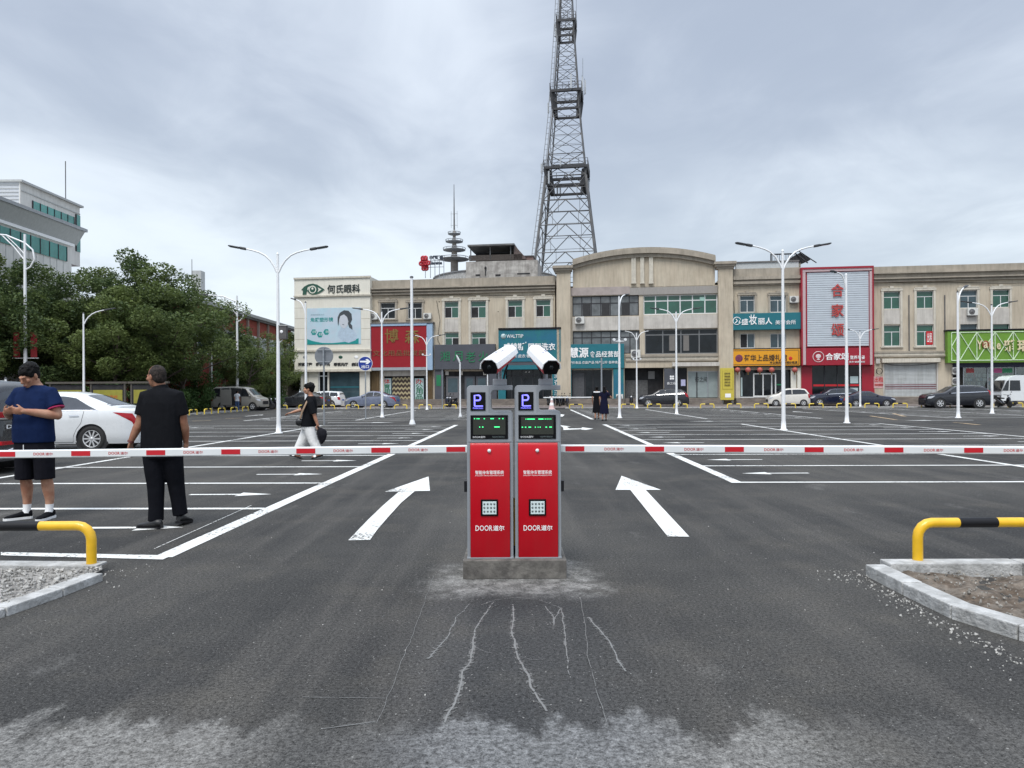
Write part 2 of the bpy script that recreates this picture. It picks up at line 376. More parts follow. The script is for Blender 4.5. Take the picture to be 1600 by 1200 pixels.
def stones(name, n, place, smin, smax, sm=None):
    mb = MB()
    for i in range(n):
        x, y, z = place(); r = random.uniform(smin, smax)*random.uniform(.6, 1)
        ax = [Vector((random.gauss(0, 1), random.gauss(0, 1), random.gauss(0, 1))).normalized() for _ in range(3)]
        a, b = ax[0], ax[0].cross(ax[1]).normalized(); c = a.cross(b)
        c0 = Vector((x, y, z+r*.35)); q = [random.uniform(.55, 1.15) for _ in range(6)]
        mb.add([c0+a*r*q[0], c0-a*r*q[1], c0+b*r*q[2], c0-b*r*q[3], c0+c*r*.7*q[4], c0-c*r*.7*q[5]],
               [(0,2,4),(2,1,4),(1,3,4),(3,0,4),(2,0,5),(1,2,5),(3,1,5),(0,3,5)])
    return kind(mb.build(name, sm or STONE), 'stuff')
def inpoly(poly):
    def ins(x, y):
        c = False; n = len(poly)
        for i in range(n):
            a, b = poly[i], poly[(i+1) % n]
            if (a[1] > y) != (b[1] > y) and x < (b[0]-a[0])*(y-a[1])/(b[1]-a[1])+a[0]: c = not c
        return c
    xs = [p[0] for p in poly]; ys = [p[1] for p in poly]
    def f(x0=None, x1=None, y0=None, y1=None):
        while True:
            x = random.uniform(x0 if x0 is not None else min(xs), x1 if x1 is not None else max(xs)); y = random.uniform(y0 if y0 is not None else min(ys), y1 if y1 is not None else max(ys))
            if ins(x, y): return x, y
    return f
fl, frr = inpoly(IL), inpoly(IR)
stones('gravel', 2600, lambda: (*fl(x0=-5.4, y0=4.0), .045), .010, .030)
stones('rubble', 650, lambda: (*frr(x1=4.6, y0=3.7), .04), .005, .024, STONE2)
def debris():
    if random.random() < .62:      # spilled along the kerb of the earth island
        v = random.random(); y = 5.3-1.9*v; x = 2.66-abs(random.gauss(0, .09))+(.12*max(0, v-.5))
    elif random.random() < .5: x, y = random.gauss(2.62, .12), random.gauss(5.42, .09)
    else: x, y = random.gauss(-3.15, .16), random.gauss(5.55, .2)
    return x, y, 0
stones('stone_chips', 380, debris, .004, .016)
stones('loose_pebbles', 260, lambda: (random.uniform(-4.2, 4.2), random.triangular(2.6, 9, 3.5), 0), .003, .009)
# ------------------------------------------------------------------ painted markings
def paint(name, col, wear):
    m = bpy.data.materials.new(name); m.use_nodes = True; t = m.node_tree; t.nodes.clear(); g = NT(t)
    out = g.n('ShaderNodeOutputMaterial'); b = g.n('ShaderNodeBsdfPrincipled', Roughness=.65); P = g.n('ShaderNodeTexCoord').outputs['Object']
    c = g.mix(g.mr(g.noise(P, 2.5, 5, .65), .4, .7), col, tuple(v*.82 for v in col)); c = g.mix(g.mr(g.noise(P, 90, 2), .55, .7, 0, .25), c, (.3, .3, .29)); g.put(b.inputs['Base Color'], c)
    k = g.mr(g.m('ADD', g.m('MULTIPLY', g.noise(P, 26, 4, .7), .6), g.m('MULTIPLY', g.noise(P, .8, 3), .4)), .5+wear, .56+wear)
    tr = g.n('ShaderNodeBsdfTransparent'); mx = g.n('ShaderNodeMixShader', _0=k); g.put(mx.inputs[1], b.outputs[0]); g.put(mx.inputs[2], tr.outputs[0])
    g.put(out.inputs[0], mx.outputs[0]); return m
PAINT = paint('white_road_paint', (.74, .74, .71), .04)
mk = MB()
def line(a, b, w, z=.005):
    a, b = Vector(a), Vector(b); s = Vector((-(b-a).y, (b-a).x, 0)).normalized()*w/2
    mk.poly([(a.x-s.x, a.y-s.y, z), (b.x-s.x, b.y-s.y, z), (b.x+s.x, b.y+s.y, z), (a.x+s.x, a.y+s.y, z)])
def arrow(c, dr, ln=1.15, z=.005, w=.09, hw=.34, hl=.46):
    c, dr = Vector(c), Vector(dr).normalized(); s = Vector((-dr.y, dr.x, 0)); P = lambda a, b: (c+dr*a+s*b+Vector((0, 0, z)))[:]
    mk.poly([P(-ln/2, -w/2), P(ln/2-hl, -w/2), P(ln/2-hl, w/2), P(-ln/2, w/2)]); mk.poly([P(ln/2-hl, -hw/2), P(ln/2, 0), P(ln/2-hl, hw/2)])
V1 = [6.2+2.44*k for k in range(11)]; V2 = [36.4+2.44*k for k in range(9)]
LW = .13
line(L(-3.19, 6.08, 0), L(-3.19, 30.7, 0), .17)
mk.poly([G(0, 863.5)[:2]+(.0055,), G(0, 868.5)[:2]+(.0055,), G(253, 875)[:2]+(.0055,), G(268, 868.6)[:2]+(.0055,)])
for vs, sd, v0 in ((V1, -1, 1), (V1, 1, 2), (V2, -1, 0), (V2, 1, 0)):
    va, vb = vs[v0 if sd == 1 or v0 == 0 else 1], vs[-1]
    if not (vs is V1 and sd == -1): line(L(sd*3.19, va, 0), L(sd*3.19, vb, 0), .17)
    line(L(sd*9.02, va, 0), L(sd*9.02, vb, 0), LW, .0055); line(L(sd*14.8, va, 0), L(sd*14.8, vb, 0), LW)
    for u in (21.2, 27.0, 32.8):
        if sd == 1 or u < 21: line(L(sd*u, va, 0), L(sd*u, vb, 0), LW)
    for i, v in enumerate(vs):
        if v < va-.1: continue
        line(L(sd*3.1, v, 0), L(sd*14.8, v, 0), .115, .006)
        if sd == 1: line(L(21.2, v, 0), L(32.8, v, 0), .115, .006)
        if i == len(vs)-1: continue
        for u, dr in ((4.2, -1), (13.8, 1), (22.2, -1), (31.8, 1)):
            if u > 21 and sd == -1: continue
            arrow(L(sd*u, v+1.22, 0), (dr*sd, 0, 0))
arrow(L(-4.25, 7.42, 0), (1, 0, 0))
for px, py in ((-.4, 0), (.4, 0)): pass
def gp(pts, z=.0065): mk.poly([G(a, b)[:2]+(z,) for a, b in pts])
gp([(543, 845), (577, 844.5), (588, 829), (606, 808), (626, 786), (647, 768.3), (622.5, 768.8), (598, 790), (574, 813)]); gp([(600, 769), (671, 767.5), (669, 745)])
gp([(1042, 839), (1076, 839.5), (1008, 766), (984, 766)]); gp([(961, 766), (1032, 766), (970.5, 744)])
gp([(874, 664.3), (892, 666.8), (884.5, 667.2), (880, 668.5)]); gp([(880, 668.2), (885, 667), (889, 669.8), (909, 669.4), (909, 670.8), (880, 672)], .007); gp([(909, 668), (927, 670), (915, 672), (908, 671.6)], .0075)
gp([(874, 647), (882, 648.2), (879, 651), (875, 651)]); gp([(748, 664.8), (730, 667), (742, 669), (745, 667.7)])
for v, u0, dr in ((18, 0, 1), (33.5, -8, 1), (33.5, 9, -1), (33.5, 19, -1), (47, 17.8, 1), (22, 17.8, 1), (24, -17.6, 1), (45, -17.6, 1)):
    if v == 18: continue
    dv = (dr, 0, 0) if v == 33.5 else (0, dr, 0)
    arrow(L(u0, v, 0), dv, 3.2, .005, .16, .62, 1.1)
line(G(240, 858), G(392, 790), .011)
kind(mk.build('road_markings', PAINT, base=(0, 0, .004)), 'structure')
OCHRE = paint('old_orange_road_paint', (.42, .30, .17), .02); mk = MB()
for a, b in (((1395, 646), (1414, 651)), ((1490, 660), (1530, 664)), ((352, 654), (378, 653)), ((1360, 650), (1400, 656)), ((300, 658), (330, 657))): line(G(*a), G(*b), .2)
kind(mk.build('faded_markings', OCHRE, base=(0, 0, .004)), 'structure')
# cement water that ran off the plinth and dried in crooked trickles
CEM = paint('dried_cement', (.175, .175, .17), .04); mk = MB()
def trickle(pts, w):
    P = [G(a, b) for a, b in pts]; out = []
    for i in range(len(P)-1):
        n = max(2, int((P[i+1]-P[i]).length/.04))
        for k in range(n): out.append(P[i].lerp(P[i+1], k/n))
    out.append(P[-1]); l, r = [], []
    for i, p in enumerate(out):
        t = (out[min(i+1, len(out)-1)]-out[max(i-1, 0)]).normalized(); s = Vector((-t.y, t.x, 0)); j = Vector((.010*noise.noise(p*9), 0, 0))
        ww = w*.62*(.55+.5*abs(noise.noise(p*14+Vector((5, 0, 0)))))/2
        l.append(p+s*ww+j); r.append(p-s*ww+j)
    for i in range(len(out)-1): mk.poly([(q.x, q.y, .0035) for q in (l[i], r[i], r[i+1], l[i+1])])
trickle([(770, 940), (756, 960), (740, 985), (737, 1010), (734, 1030), (722, 1050), (717, 1075), (710, 1098), (700, 1112), (692, 1130)], .022)
trickle([(800, 945), (801, 970), (797, 985), (803, 1010), (806, 1025), (822, 1055), (828, 1075), (842, 1095), (851, 1112)], .026)
trickle([(732, 945), (712, 965), (700, 990), (685, 1010), (668, 1030)], .014); trickle([(850, 948), (863, 965), (862, 985), (865, 965), (875, 950), (880, 985), (884, 1030), (888, 1060)], .014)
trickle([(905, 935), (913, 980), (915, 1020), (928, 1070), (940, 1110), (944, 1135)], .007); trickle([(676, 900), (660, 945), (640, 1000), (615, 1060), (588, 1130)], .006)
trickle([(750, 946), (772, 938), (806, 934), (842, 938), (862, 946), (878, 952)], .012); trickle([(806, 1025), (830, 1032), (850, 1030)], .006); trickle([(737, 1010), (752, 1018), (768, 1022)], .006); trickle([(918, 965), (940, 990), (955, 1010), (962, 1030), (975, 1050)], .02); trickle([(470, 1090), (600, 1092)], .008); trickle([(500, 1140), (586, 1128)], .012)
for _ in range(24):
    a = random.uniform(400, 1300); b = random.uniform(950, 1120); trickle([(a, b), (a+random.uniform(-6, 6), b+random.uniform(2, 6))], random.uniform(.003, .007))
mk2 = MB()
for f_ in [f for f in mk.f]:
    q = [mk.v[i] for i in f_]; c_ = sum(q, Vector())/4
    if (q[0]-q[1]).length > .005: mk2.poly([(c_.x+(p.x-c_.x)*(3.4 if abs(p.x-c_.x) > .001 else 1), p.y, .0028) for p in q])
kind(mk2.build('cement_residue', paint('thin_residue', (.125, .125, .12), -.045), base=(0, 0, .0028)), 'stuff')
kind(mk.build('dried_cement_trickles', CEM, base=(0, 0, .003)), 'stuff')
# ================================================================== gate machines
pl = MB(); pl.box(-.379, 5.39, 0, .408, 5.86, .142)
tag(pl.build('concrete_plinth', CONCD, bevel=.006), 'low raw concrete plinth under the two red gate machines', 'plinth')
LCD = mat('screen_glass', (.03, .034, .026), .2, var=.1); LEDG = mat('green_led', (.05, .72, .22), .5, var=0, emit=1.1); LEDY = mat('yellow_green_led', (.5, .95, .15), .5, var=0, emit=1.5)
PBLUE = mat('violet_led', (.20, .19, .95), .5, var=0, emit=.85); GLOSSB = mat('gloss_black', (.005, .005, .006), .3, var=.05, spec=.15); PADW = mat('led_board', (.62, .72, .72), .4, var=.05); LENS = mat('small_led_lens', (.13, .16, .16), .2, var=.1)
S = 5.45/F; Y0 = 5.45
def mx(px): return (px-729)*S
def mz(py): return CZ-.142-(py-612.5)*S
gate = thing('barrier_gate', 'left twin of the two red and grey gate machines, boom reaching left', 'gate machine', T(X_(729, Y0), Y0, .142), 'parking gate machines')
GM = WM[gate.name]
def gb(mb, name, m, bevel=0, parent=None): return mb.build(name, m, parent or gate, GM, bevel)
w = mx(801)
# side posts and back of the lower cabinet
mb = MB(); mb.box(0, .012, 0, mx(734), .30, mz(692)); mb.box(mx(796), .012, 0, w, .30, mz(692)); mb.box(mx(734), .06, 0, mx(796), .30, mz(692)); mb.box(-.002, -.004, -.001, w+.002, .30, .012)
gb(mb, 'cabinet', GREYM, .004)
prof = [(.004, .0), (-.004, .012), (-.006, .70)]+[(-.006+.024*(1-math.cos(a*math.pi/12)), .70+.19*math.sin(a*math.pi/12)) for a in range(1, 7)]
top = mz(692)
prof = [(y, min(z*(top/.89), top)) for y, z in prof]
mb = MB(); rings = [[(x, y, z) for x in (mx(734.2), mx(765), mx(795.8))] for y, z in prof]
mb.loft([[Vector(p) for p in r] for r in rings], False, True, False); mb.f = [f[::-1] for f in mb.f]
mb.box(mx(734.2), .03, .0, mx(795.8), .055, top)
gb(mb, 'door_panel', REDP)
def arc(cx, cz, r, a0, a1, n=5): return [(cx+r*math.cos(R(a0+(a1-a0)*i/n)), cz+r*math.sin(R(a0+(a1-a0)*i/n))) for i in range(n+1)]
q = .03
ol = [(0, mz(692))]+arc(.03, mz(602)-.03, .03, 180, 90)+[(w, mz(602)), (w, mz(609.5))]+arc(mx(767)+q, mz(609.5)-q, q, 90, 180)+arc(mx(767)+q, mz(642)+q, q, 180, 270)+arc(w-.025, mz(642)-.025, .025, 90, 0)+[(w, mz(692))]
mb = MB(); mb.prism([(x, .014, z) for x, z in ol], (0, .19, 0)); gb(mb, 'head_frame', GREYM, .004)
mb = MB(); il = [(mx(731.5), mz(690)), (mx(731.5), mz(607)), (mx(734), mz(604.5)), (mx(763.5), mz(604.5)), (mx(763.5), mz(645)), (mx(796), mz(645)), (mx(799), mz(648)), (mx(799), mz(690))]
mb.prism([(x, .011, z) for x, z in il], (0, .008, 0)); gb(mb, 'face_plate', mat('face_plate_grey', (.33, .35, .375), .4, .2, var=.04))
mb = MB(); mb.box(mx(734.8), .004, mz(641.5), mx(758.5), .014, mz(612.5)); pd_ = gb(mb, 'parking_display', GLOSSB, .003)
def rib(pts, wd, y, m, name, par):
    mb = MB(); mb.tube([(a, y, b) for a, b in pts], wd, 6); gb(mb, name, m, 0, par)
px0, pz0 = mx(741.5), mz(635)
rib([(px0, mz(634.5)), (px0, mz(617.5))]+[(mx(747.5)+.016*math.cos(R(a)), mz(621.5)+.0195*math.sin(R(a))) for a in range(90, -91, -22)]+[(px0, mz(625.5))],   .0062, .002, PBLUE, 'letter', pd_)
rib([(px0, mz(634.5)), (mx(754.5), mz(634.3))], .0045, .002, PBLUE, 'underline', pd_)
text('PARKING', PBLUE, pd_, mx(739), mz(638.8), mx(754.5), mz(636.3), .003, GM, depth=.001)
mb = MB(); mb.box(mx(734.8), .003, mz(686), mx(793.5), .014, mz(648.5)); scr = gb(mb, 'screen', GLOSSB, .003)
mb = MB(); mb.box(mx(739), .0015, mz(679), mx(789.5), .0028, mz(651.5)); gb(mb, 'display_glass', LCD, 0, scr)
def led(rows, xo, par, gm):
    for yy, items in rows:
        mb = MB()
        for a, b in items: mb.box(mx(a)+xo, -.0005, mz(yy+.75), mx(b)+xo, .0012, mz(yy-.75))
        mb.build('led_text', LEDG, par, gm)
text('DOOR道尔', LETW, scr, mx(738.5), mz(684.3), mx(758), mz(681), .0028, GM, depth=.001); text('智能停车管理系统', LENS, scr, mx(769), mz(684), mx(788), mz(681.2), .0028, GM, depth=.001)
mb = MB(); mb.lathe([(.014, 0), (.014, .006), (.011, .012), (.001, .013)], 14, Matrix.Translation((mx(764), -.003, mz(704))) @ Matrix.Rotation(R(90), 4, 'X')); gb(mb, 'key_lock', WHITE)
text('智能停车管理系统', LETW, gate, mx(742), mz(740.8), mx(786.5), mz(734.8), -.0055, GM, bold=.012, depth=.0015); text('INTELLIGENT PARKING MANAGEMENT SYSTEM', LETW, gate, mx(742), mz(743.6), mx(786.5), mz(741.9), -.0055, GM, depth=.0012)
text('DOOR', LETW, gate, mx(742), mz(829), mx(768.5), mz(820.5), -.006, GM, bold=.008, depth=.0015); text('道尔', LETW, gate, mx(769.5), mz(829), mx(787), mz(820.5), -.006, GM, bold=.015, depth=.0015)
mb = MB(); mb.box(mx(743.6), -.0085, mz(827.2), mx(744.8), -.007, mz(822)); gb(mb, 'logo_slash', REDP)
mb = MB(); mb.box(mx(750.3), -.014, mz(805.8), mx(777.3), -.004, mz(779.8)); lp = gb(mb, 'fill_light', GLOSSB, .004)
mb = MB(); mb.box(mx(753.3), -.016, mz(803), mx(774.8), -.012, mz(783)); gb(mb, 'led_board', PADW, .002, lp)
mb = MB()
for i in range(4):
    for j in range(3): mb.lathe([(.0085, 0), (.006, .004), (.001, .005)], 10, Matrix.Translation((mx(756+i*5.2), -.016, mz(786.8+j*5.8))) @ Matrix.Rotation(R(90), 4, 'X'))
gb(mb, 'led_lens', LENS, 0, lp)
gate2 = dup(gate, T(X_(804, Y0), Y0, .142), 'right twin of the two red and grey gate machines, boom reaching right')
GM2 = WM[gate2.name]
scr2 = [c for c in gate2.children if c.name.startswith('screen')][0]; WM[scr2.name] = GM2
led([(654, [(740.5, 742), (744.5, 746), (747, 749), (755.5, 757.5), (766, 771.5), (779, 781), (784.5, 786.5)]), (667, [(748.5, 750), (753, 755), (772, 780.5)])], 0, scr, GM)
led([(655, [(746, 747.2), (748.5, 760.5), (766, 774), (776, 777.3), (779, 780.3), (782, 783.2), (785, 786)]), (667.6, [(740, 742), (745, 747), (750.5, 754.5), (760.5, 762), (765, 766), (768, 769.5), (777, 779.5), (783, 787)])], 0, scr2, GM2)
for r_, x_ in ((gate, -.012), (gate2, w+.012)):
    mb = MB(); mb.box(x_-.012, .02, mz(769), x_+.012, .07, mz(752)); mb.build('hinge_block', BLACK, r_, WM[r_.name], .003)
# booms
ARMW = mat('white_boom_paint', (.70, .72, .72), .35, var=.04, vs=2, coat=.2); STR = mat('red_reflective_tape', (.50, .006, .016), .4, var=.05)
def boom(root, x0, sgn, z0, z1, ln, reds, texts):
    fr = Matrix.Translation((x0, 5.6, z0))
    sl = (z1-z0)/3.67
    mb = MB(); h = .031; sec = [(-.018, -h), (.018, -h), (.022, -h+.006), (.022, h-.008), (.012, h), (-.012, h), (-.022, h-.008), (-.022, -h+.006)]
    mb.loft([[Vector((x, a, b+sl*abs(x))) for a, b in sec] for x in (-sgn*.06, 0, sgn*ln)], True, False)
    if sgn > 0: mb.f = [f[::-1] for f in mb.f]
    a = mb.build('boom_arm', ARMW, root, fr)
    px2x = lambda p: X_(p, 5.578)-x0
    for p in reds:
        x1, x2 = px2x(p), px2x(p+29.5); zz = sl*abs((x1+x2)/2); mb = MB(); mb.box(x1, -.0245, zz-.0195, x2, -.0195, zz+.019); mb.build('red_stripe', STR, a, fr)
    for p in texts:
        x1, x2 = px2x(p), px2x(p+17.5); zz = sl*abs((x1+x2)/2); text('DOOR', LETR, a, x1, zz-.012, x2, zz+.010, -.0225, fr, bold=.01, depth=.001)
        x1, x2 = px2x(p+18.5), px2x(p+30); text('道尔', STR, a, x1, zz-.012, x2, zz+.010, -.0225, fr, depth=.001)
boom(gate, -.35, -1, .973, .951, 5.2, [697-117.2*i for i in range(7)], [638-117.2*i for i in range(7)])
boom(gate2, .375, 1, .973, .941, 5.2, [883+124.6*i for i in range(7)], [944+124.8*i for i in range(7)])
# plate-reading cameras on top
CAMW = mat('camera_white', (.78, .79, .80), .35, var=.03); CAMR = mat('camera_red', (.55, .012, .03), .35, var=.04)
def camera_unit(front, back, mount, label):
    ax = (back-front).normalized(); rt = Vector((0, 0, 1)).cross(ax).normalized()*-1; rt = ax.cross(Vector((0, 0, 1))).normalized(); up = rt.cross(ax).normalized()
    Mx = Matrix((rt, ax, up)).transposed().to_4x4(); Mx.translation = front
    t = thing('plate_camera', label, 'camera', T(mount.x, mount.y, mount.z), 'number plate cameras')
    ln = (back-front).length
    def sec(k, o=0.0): return [(-.074*k-o, -.018*k), (-.064*k-o, .026*k), (-.034*k, .054*k+o), (.034*k, .054*k+o), (.064*k+o, .026*k), (.074*k+o, -.018*k)]
    mb = MB(); rings = [[Vector((x, y, z)) for x, z in sec(k, .003)]+[Vector((x*.93, y, z*.9)) for x, z in sec(k)[::-1]] for y, k in ((0, 1.0), (ln*.5, .98), (ln, .86))]
    mb.loft(rings, True, False); mb.build('sunshield', CAMW, t, Mx, .002)
    mb = MB(); mb.loft([[Vector((x*k, y, z*k)) for x, z in [(-.065, -.012), (-.062, .018), (-.031, .046), (.031, .046), (.062, .018), (.065, -.012), (.050, -.060), (-.050, -.060)]] for y, k in ((.02, 1), (ln-.02, .84))], True, False)
    mb.build('housing', CAMR, t, Mx, .004)
    mb = MB(); mb.loft([[Vector((x*k, y, z*k)) for x, z in [(-.062, -.012), (-.058, .017), (-.029, .043), (.029, .043), (.058, .017), (.062, -.012), (.048, -.057), (-.048, -.057)]] for y, k in ((.008, 1), (.03, 1))], True, False)
    lw = mb.build('window', GLOSSB, t, Mx); mb = MB(); mb.lathe([(.016, .0), (.014, -.003), (.001, -.004)], 16, Matrix.Translation((0, .007, -.005)) @ Matrix.Rotation(R(-90), 4, 'X')); mb.build('lens', GLD, lw, Mx)
    mb = MB()
    for a, b in ((-.012, .10), (.018, .2)): mb.box(a-.006, ln*(.3+b), .0562, a+.006, ln*(.4+b), .0585)
    mb.build('badge', mat('badge_grey', (.35, .33, .40), .5), t, Mx)
    j = front.lerp(back, .62)-up*.045
    mb = MB(); mb.tube([(mount.x, mount.y, mount.z+.05), (mount.x, mount.y, j.z-.03), (j.x, j.y, j.z)], .016, 8); mb.build('neck', GREYM, t)
    mb = MB(); mb.box(mount.x-.055, mount.y-.03, mount.z, mount.x+.055, mount.y+.06, mount.z+.05); mb.build('mount_block', GREYM, t, None, .006)
    s = 1 if mount.x < .05 else -1; e = front.lerp(back, .8)-up*.04
    mb = MB(); mb.tube([e, e+Vector((.004*s, 0, -.05)), Vector((mount.x+s*.040, mount.y-.02, mount.z+.10)), Vector((mount.x+s*.028, mount.y-.02, mount.z+.045))], .0075, 7); mb.build('cable', BLACK, t)
zt = WM[gate.name].translation.z+mz(602)
camera_unit(Vector((-.170, 5.22, 1.606)), Vector((-.012, 5.60, 1.742)), Vector((X_(781, 5.5), 5.53, zt)), 'white camera with red underside aimed to the left, on the left gate machine')
camera_unit(Vector((.293, 5.22, 1.600)), Vector((.182, 5.60, 1.742)), Vector((X_(853, 5.5), 5.53, zt)), 'white camera with red underside aimed to the right, on the right gate machine')
# slim yellow rod between the machines
rod = thing('marker_rod', 'slim yellow rod with black foot standing between the two gate machines', 'rod', T(X_(802.5, 5.62), 5.62, .142))
mb = MB(); mb.tube([(0, 0, .06), (0, 0, .44)], .011, 8); mb.build('rod', mat('yellow_rod_paint', (.75, .47, .10), .5), rod, WM[rod.name])
mb = MB(); mb.lathe([(.022, 0), (.02, .05), (.012, .065)], 10); mb.build('foot', BLACK, rod, WM[rod.name])
# ------------------------------------------------------------------ yellow hoops
def hoop(M, wd, ht, r, label, group, ym, n=12):
    t = thing('hoop_barrier', label, 'barrier', M, group); fr = M; c = min(.11, ht*.4)
    pts = [(-wd/2, 0, 0), (-wd/2, 0, ht-c)]+[(-wd/2+c-c*math.cos(R(a)), 0, ht-c+c*math.sin(R(a))) for a in (22, 45, 68, 90)]
    pts += [(-x, y, z) for x, y, z in pts[::-1]]
    mb = MB(); mb.tube(pts, r, n, hint=(0, 1, 0)); mb.build('hoop', ym, t, fr)
    mb = MB(); mb.tube([(-wd*.16, 0, ht), (wd*.16, 0, ht)], r*1.03, n, hint=(0, 1, 0)); mb.build('black_band', BLACK, t, fr)
    for s in (-1, 1): mb = MB(); mb.box(s*wd/2-r*2.2, -r*2, -.004, s*wd/2+r*2.2, r*2, .012); mb.build('base_plate', CONC, t, fr, .003)
    return t
hoop(T(X_(1427, 5.55)+.46, 5.50, .08), .92, .312, .0375, 'yellow hoop barrier with black band on the kerb of the earth island', 'hoop barriers at the entrance', YEL, 20)
hoop(T(X_(137, 5.62)-.60, 5.66, .06), 1.2, .312, .0375, 'yellow hoop barrier with black band on the kerb of the gravel island', 'hoop barriers at the entrance', YEL, 20)
proto = None; GRP = 'yellow hoops along the far edge of the car park'
labs = 'low yellow hoop barrier in the row along the far kerb of the car park'
x = -20.4
hp = []
while x < 50:
    if not (-3.6 < x < 4.6): hp.append((x, kerbY(x)-.25, -.11))
    x += 2.15
ys = 58.5; k = 0
while ys > 30: hp.append((-21.1, ys, R(88))); ys -= 2.3
for x, y, rz in hp:
    if proto is None: proto = hoop(T(x, y, 0, rz), 1.08, .34, .045, labs, GRP, YELF, 8)
    else: dup(proto, T(x, y, 0, rz))
# ================================================================== lamp posts
LHEAD = mat('lamp_head_grey', (.045, .048, .052), .5, .2, var=.1)
def lamp(px, by, ty, arms, label, group='white lamp posts of the car park', Yv=None, r0=.075, r1=.042, box=False, spots=None):
    b = G(px, by) if Yv is None else Vector((X_(px, Yv), Yv, 0)); h = CZ+(hor(px)-ty)/F*b.y
    M = T(b); t = thing('lamp_post', label, 'lamp post', M, group)
    mb = MB(); mb.tube([(0, 0, 0), (0, 0, h*.5), (0, 0, h)], [r0, (r0+r1)/2, r1], 12); mb.build('pole', WHITE, t, M)
    mb = MB(); mb.lathe([(r0*1.9, 0), (r0*1.9, .025), (r0*1.25, .05), (r0*1.05, .32)], 12); mb.build('base_flange', WHITE, t, M)
    mb = MB(); mb.lathe([(r1*1.2, h), (r1*1.2, h+.04), (r1*.5, h+.075)], 10); mb.build('cap', WHITE if by > 660 else LHEAD, t, M)
    for ang, ln, up in arms:
        d = Vector((math.cos(R(ang)), math.sin(R(ang)), 0)); z = Vector((0, 0, 1)); q = lambda a, b: d*(a*ln)+z*(h+b)
        mb = MB(); mb.tube([q(.02, -.62), q(.07, -.42), q(.15, -.2), q(.26, -.02), q(.38, .08*up), q(.52, .15*up), q(.72, .22*up)], [.036, .035, .034, .032, .03, .028, .026], 8); mb.build('arm', WHITE, t, M)
        s = Vector((-d.y, d.x, 0)); a, bb = q(.64, .19*up), q(1.0, .30*up)
        ax = (bb-a).normalized(); u = s.cross(ax)*-1
        if u.z < 0: u = -u
        mb = MB(); L_ = (bb-a).length
        for a0, a1, hw, th in ((0, .42*L_, .055, .085), (.34*L_, L_, .10, .05)):
            rings = []
            for y, k in ((a0, .75), (a0+.03, 1), (a1-.06, 1), (a1, .6)):
                c = a+ax*y; rings.append([c+s*(hw*k)*x+u*(th*k)*zq for x, zq in ((-1, 0), (-.8, .5), (.8, .5), (1, 0), (.8, -.5), (-.8, -.5))])
            mb.loft(rings, True, False)
        hd = mb.build('lamp_head', LHEAD, t, M)
        mb = MB(); c = a+ax*(L_*.68)-u*.027
        rr = [c+ax*sx*L_*.25+s*sy*.075 for sx, sy in ((-1, -1), (1, -1), (1, 1), (-1, 1))]; mb.prism([p[:] for p in rr], tuple(-u*.006)); mb.build('lens', GLB, hd, M)
    if spots:
        zz = CZ+(hor(px)-spots)/F*b.y
        mb = MB(); mb.tube([(-.32, -.06, zz-.08), (.32, -.06, zz-.08)], .02, 6); mb.lathe([(r0*1.15, zz-.14), (r0*1.15, zz-.03)], 10); mb.build('spotlight_bracket', WHITE, t, M)
        for s in (-1, 1): mb = MB(); mb.tube([(s*.30, -.22, zz), (s*.30, .06, zz+.02)], [.075, .06], 10); mb.build('spotlight', WHITE, t, M)
    if box:
        z0 = CZ+(hor(px)-530)/F*b.y
        mb = MB(); mb.box(.06, -.10, z0, .32, .10, z0+.46); bx_ = mb.build('speaker_box', mat('pole_box_grey', (.085, .08, .08), .6, var=.25, vs=7), t, M, .015)
        mb = MB(); mb.box(.04, -.12, z0+.46, .36, .12, z0+.485); mb.build('box_lid', CONC, bx_, M); mb = MB(); mb.lathe([(.055, 0), (.04, .01), (.001, .012)], 12, Matrix.Translation((.15, -.10, z0+.26)) @ Matrix.Rotation(R(90), 4, 'X')); mb.build('box_lens', LETW, bx_, M)
        mb = MB(); mb.tube([(.05, 0, z0-.12), (.16, 0, z0-.02)], .02, 6); mb.build('box_strut', WHITE, t, M)
    return t
D2 = [(2, 1.77, 1), (182, 1.72, 1.05)]
lamp(435, 677, 398, D2, 'tall white double lamp post with a grey box on its pole', box=True)
lamp(1224, 672, 393, D2, 'tall white double lamp post rising in front of the small white car')
lamp(597, 652, 487, [(4, 1.62, .8), (176, 1.72, .8)], 'white double lamp post in front of the red shop sign with gold characters', spots=None)
lamp(667, 640, 527, [(4, 1.55, .8), (176, 1.5, .8)], 'small far white double lamp post beside the red shop sign', spots=554)
lamp(968, 653, 463, [(62, 1.5, 1)], 'white single lamp post with two spotlights right of the two women', spots=531)
lamp(995, 638, 520, [(4, 1.6, .8), (176, 1.5, .8)], 'far white double lamp post left of the black car with red tail lights', spots=561)
lamp(1057, 647, 487, [(3, 1.62, .9), (177, 1.62, .9)], 'white double lamp post in front of the black car with red tail lights')
lamp(1323, 661, 430, [(200, .85, .5)], 'white lamp post with short arm in front of the silver louvred billboard')
lamp(1344, 637, 518, [(4, 1.6, .8), (176, 1.25, .8)], 'far white double lamp post in front of the crimson shop sign')
lamp(1497, 653, 457, [(40, 1.35, 1.6)], 'white single lamp post at the end of the lime green shop sign')
lamp(1550, 646, 477, [(4, 1.62, .9), (176, 1.75, .9)], 'white double lamp post in front of the lime green shop sign')
lamp(131, 0, 490, [(12, 1.75, 1.2)], 'white single lamp post behind the white saloon', Yv=42)
lamp(331, 641, 525, [(10, 1.75, 1.1)], 'white single lamp post left of the parked silver van')
lamp(478, 0, 473, [(160, .95, 1)], 'white single lamp post behind the walking woman in front of the eye clinic', Yv=39)
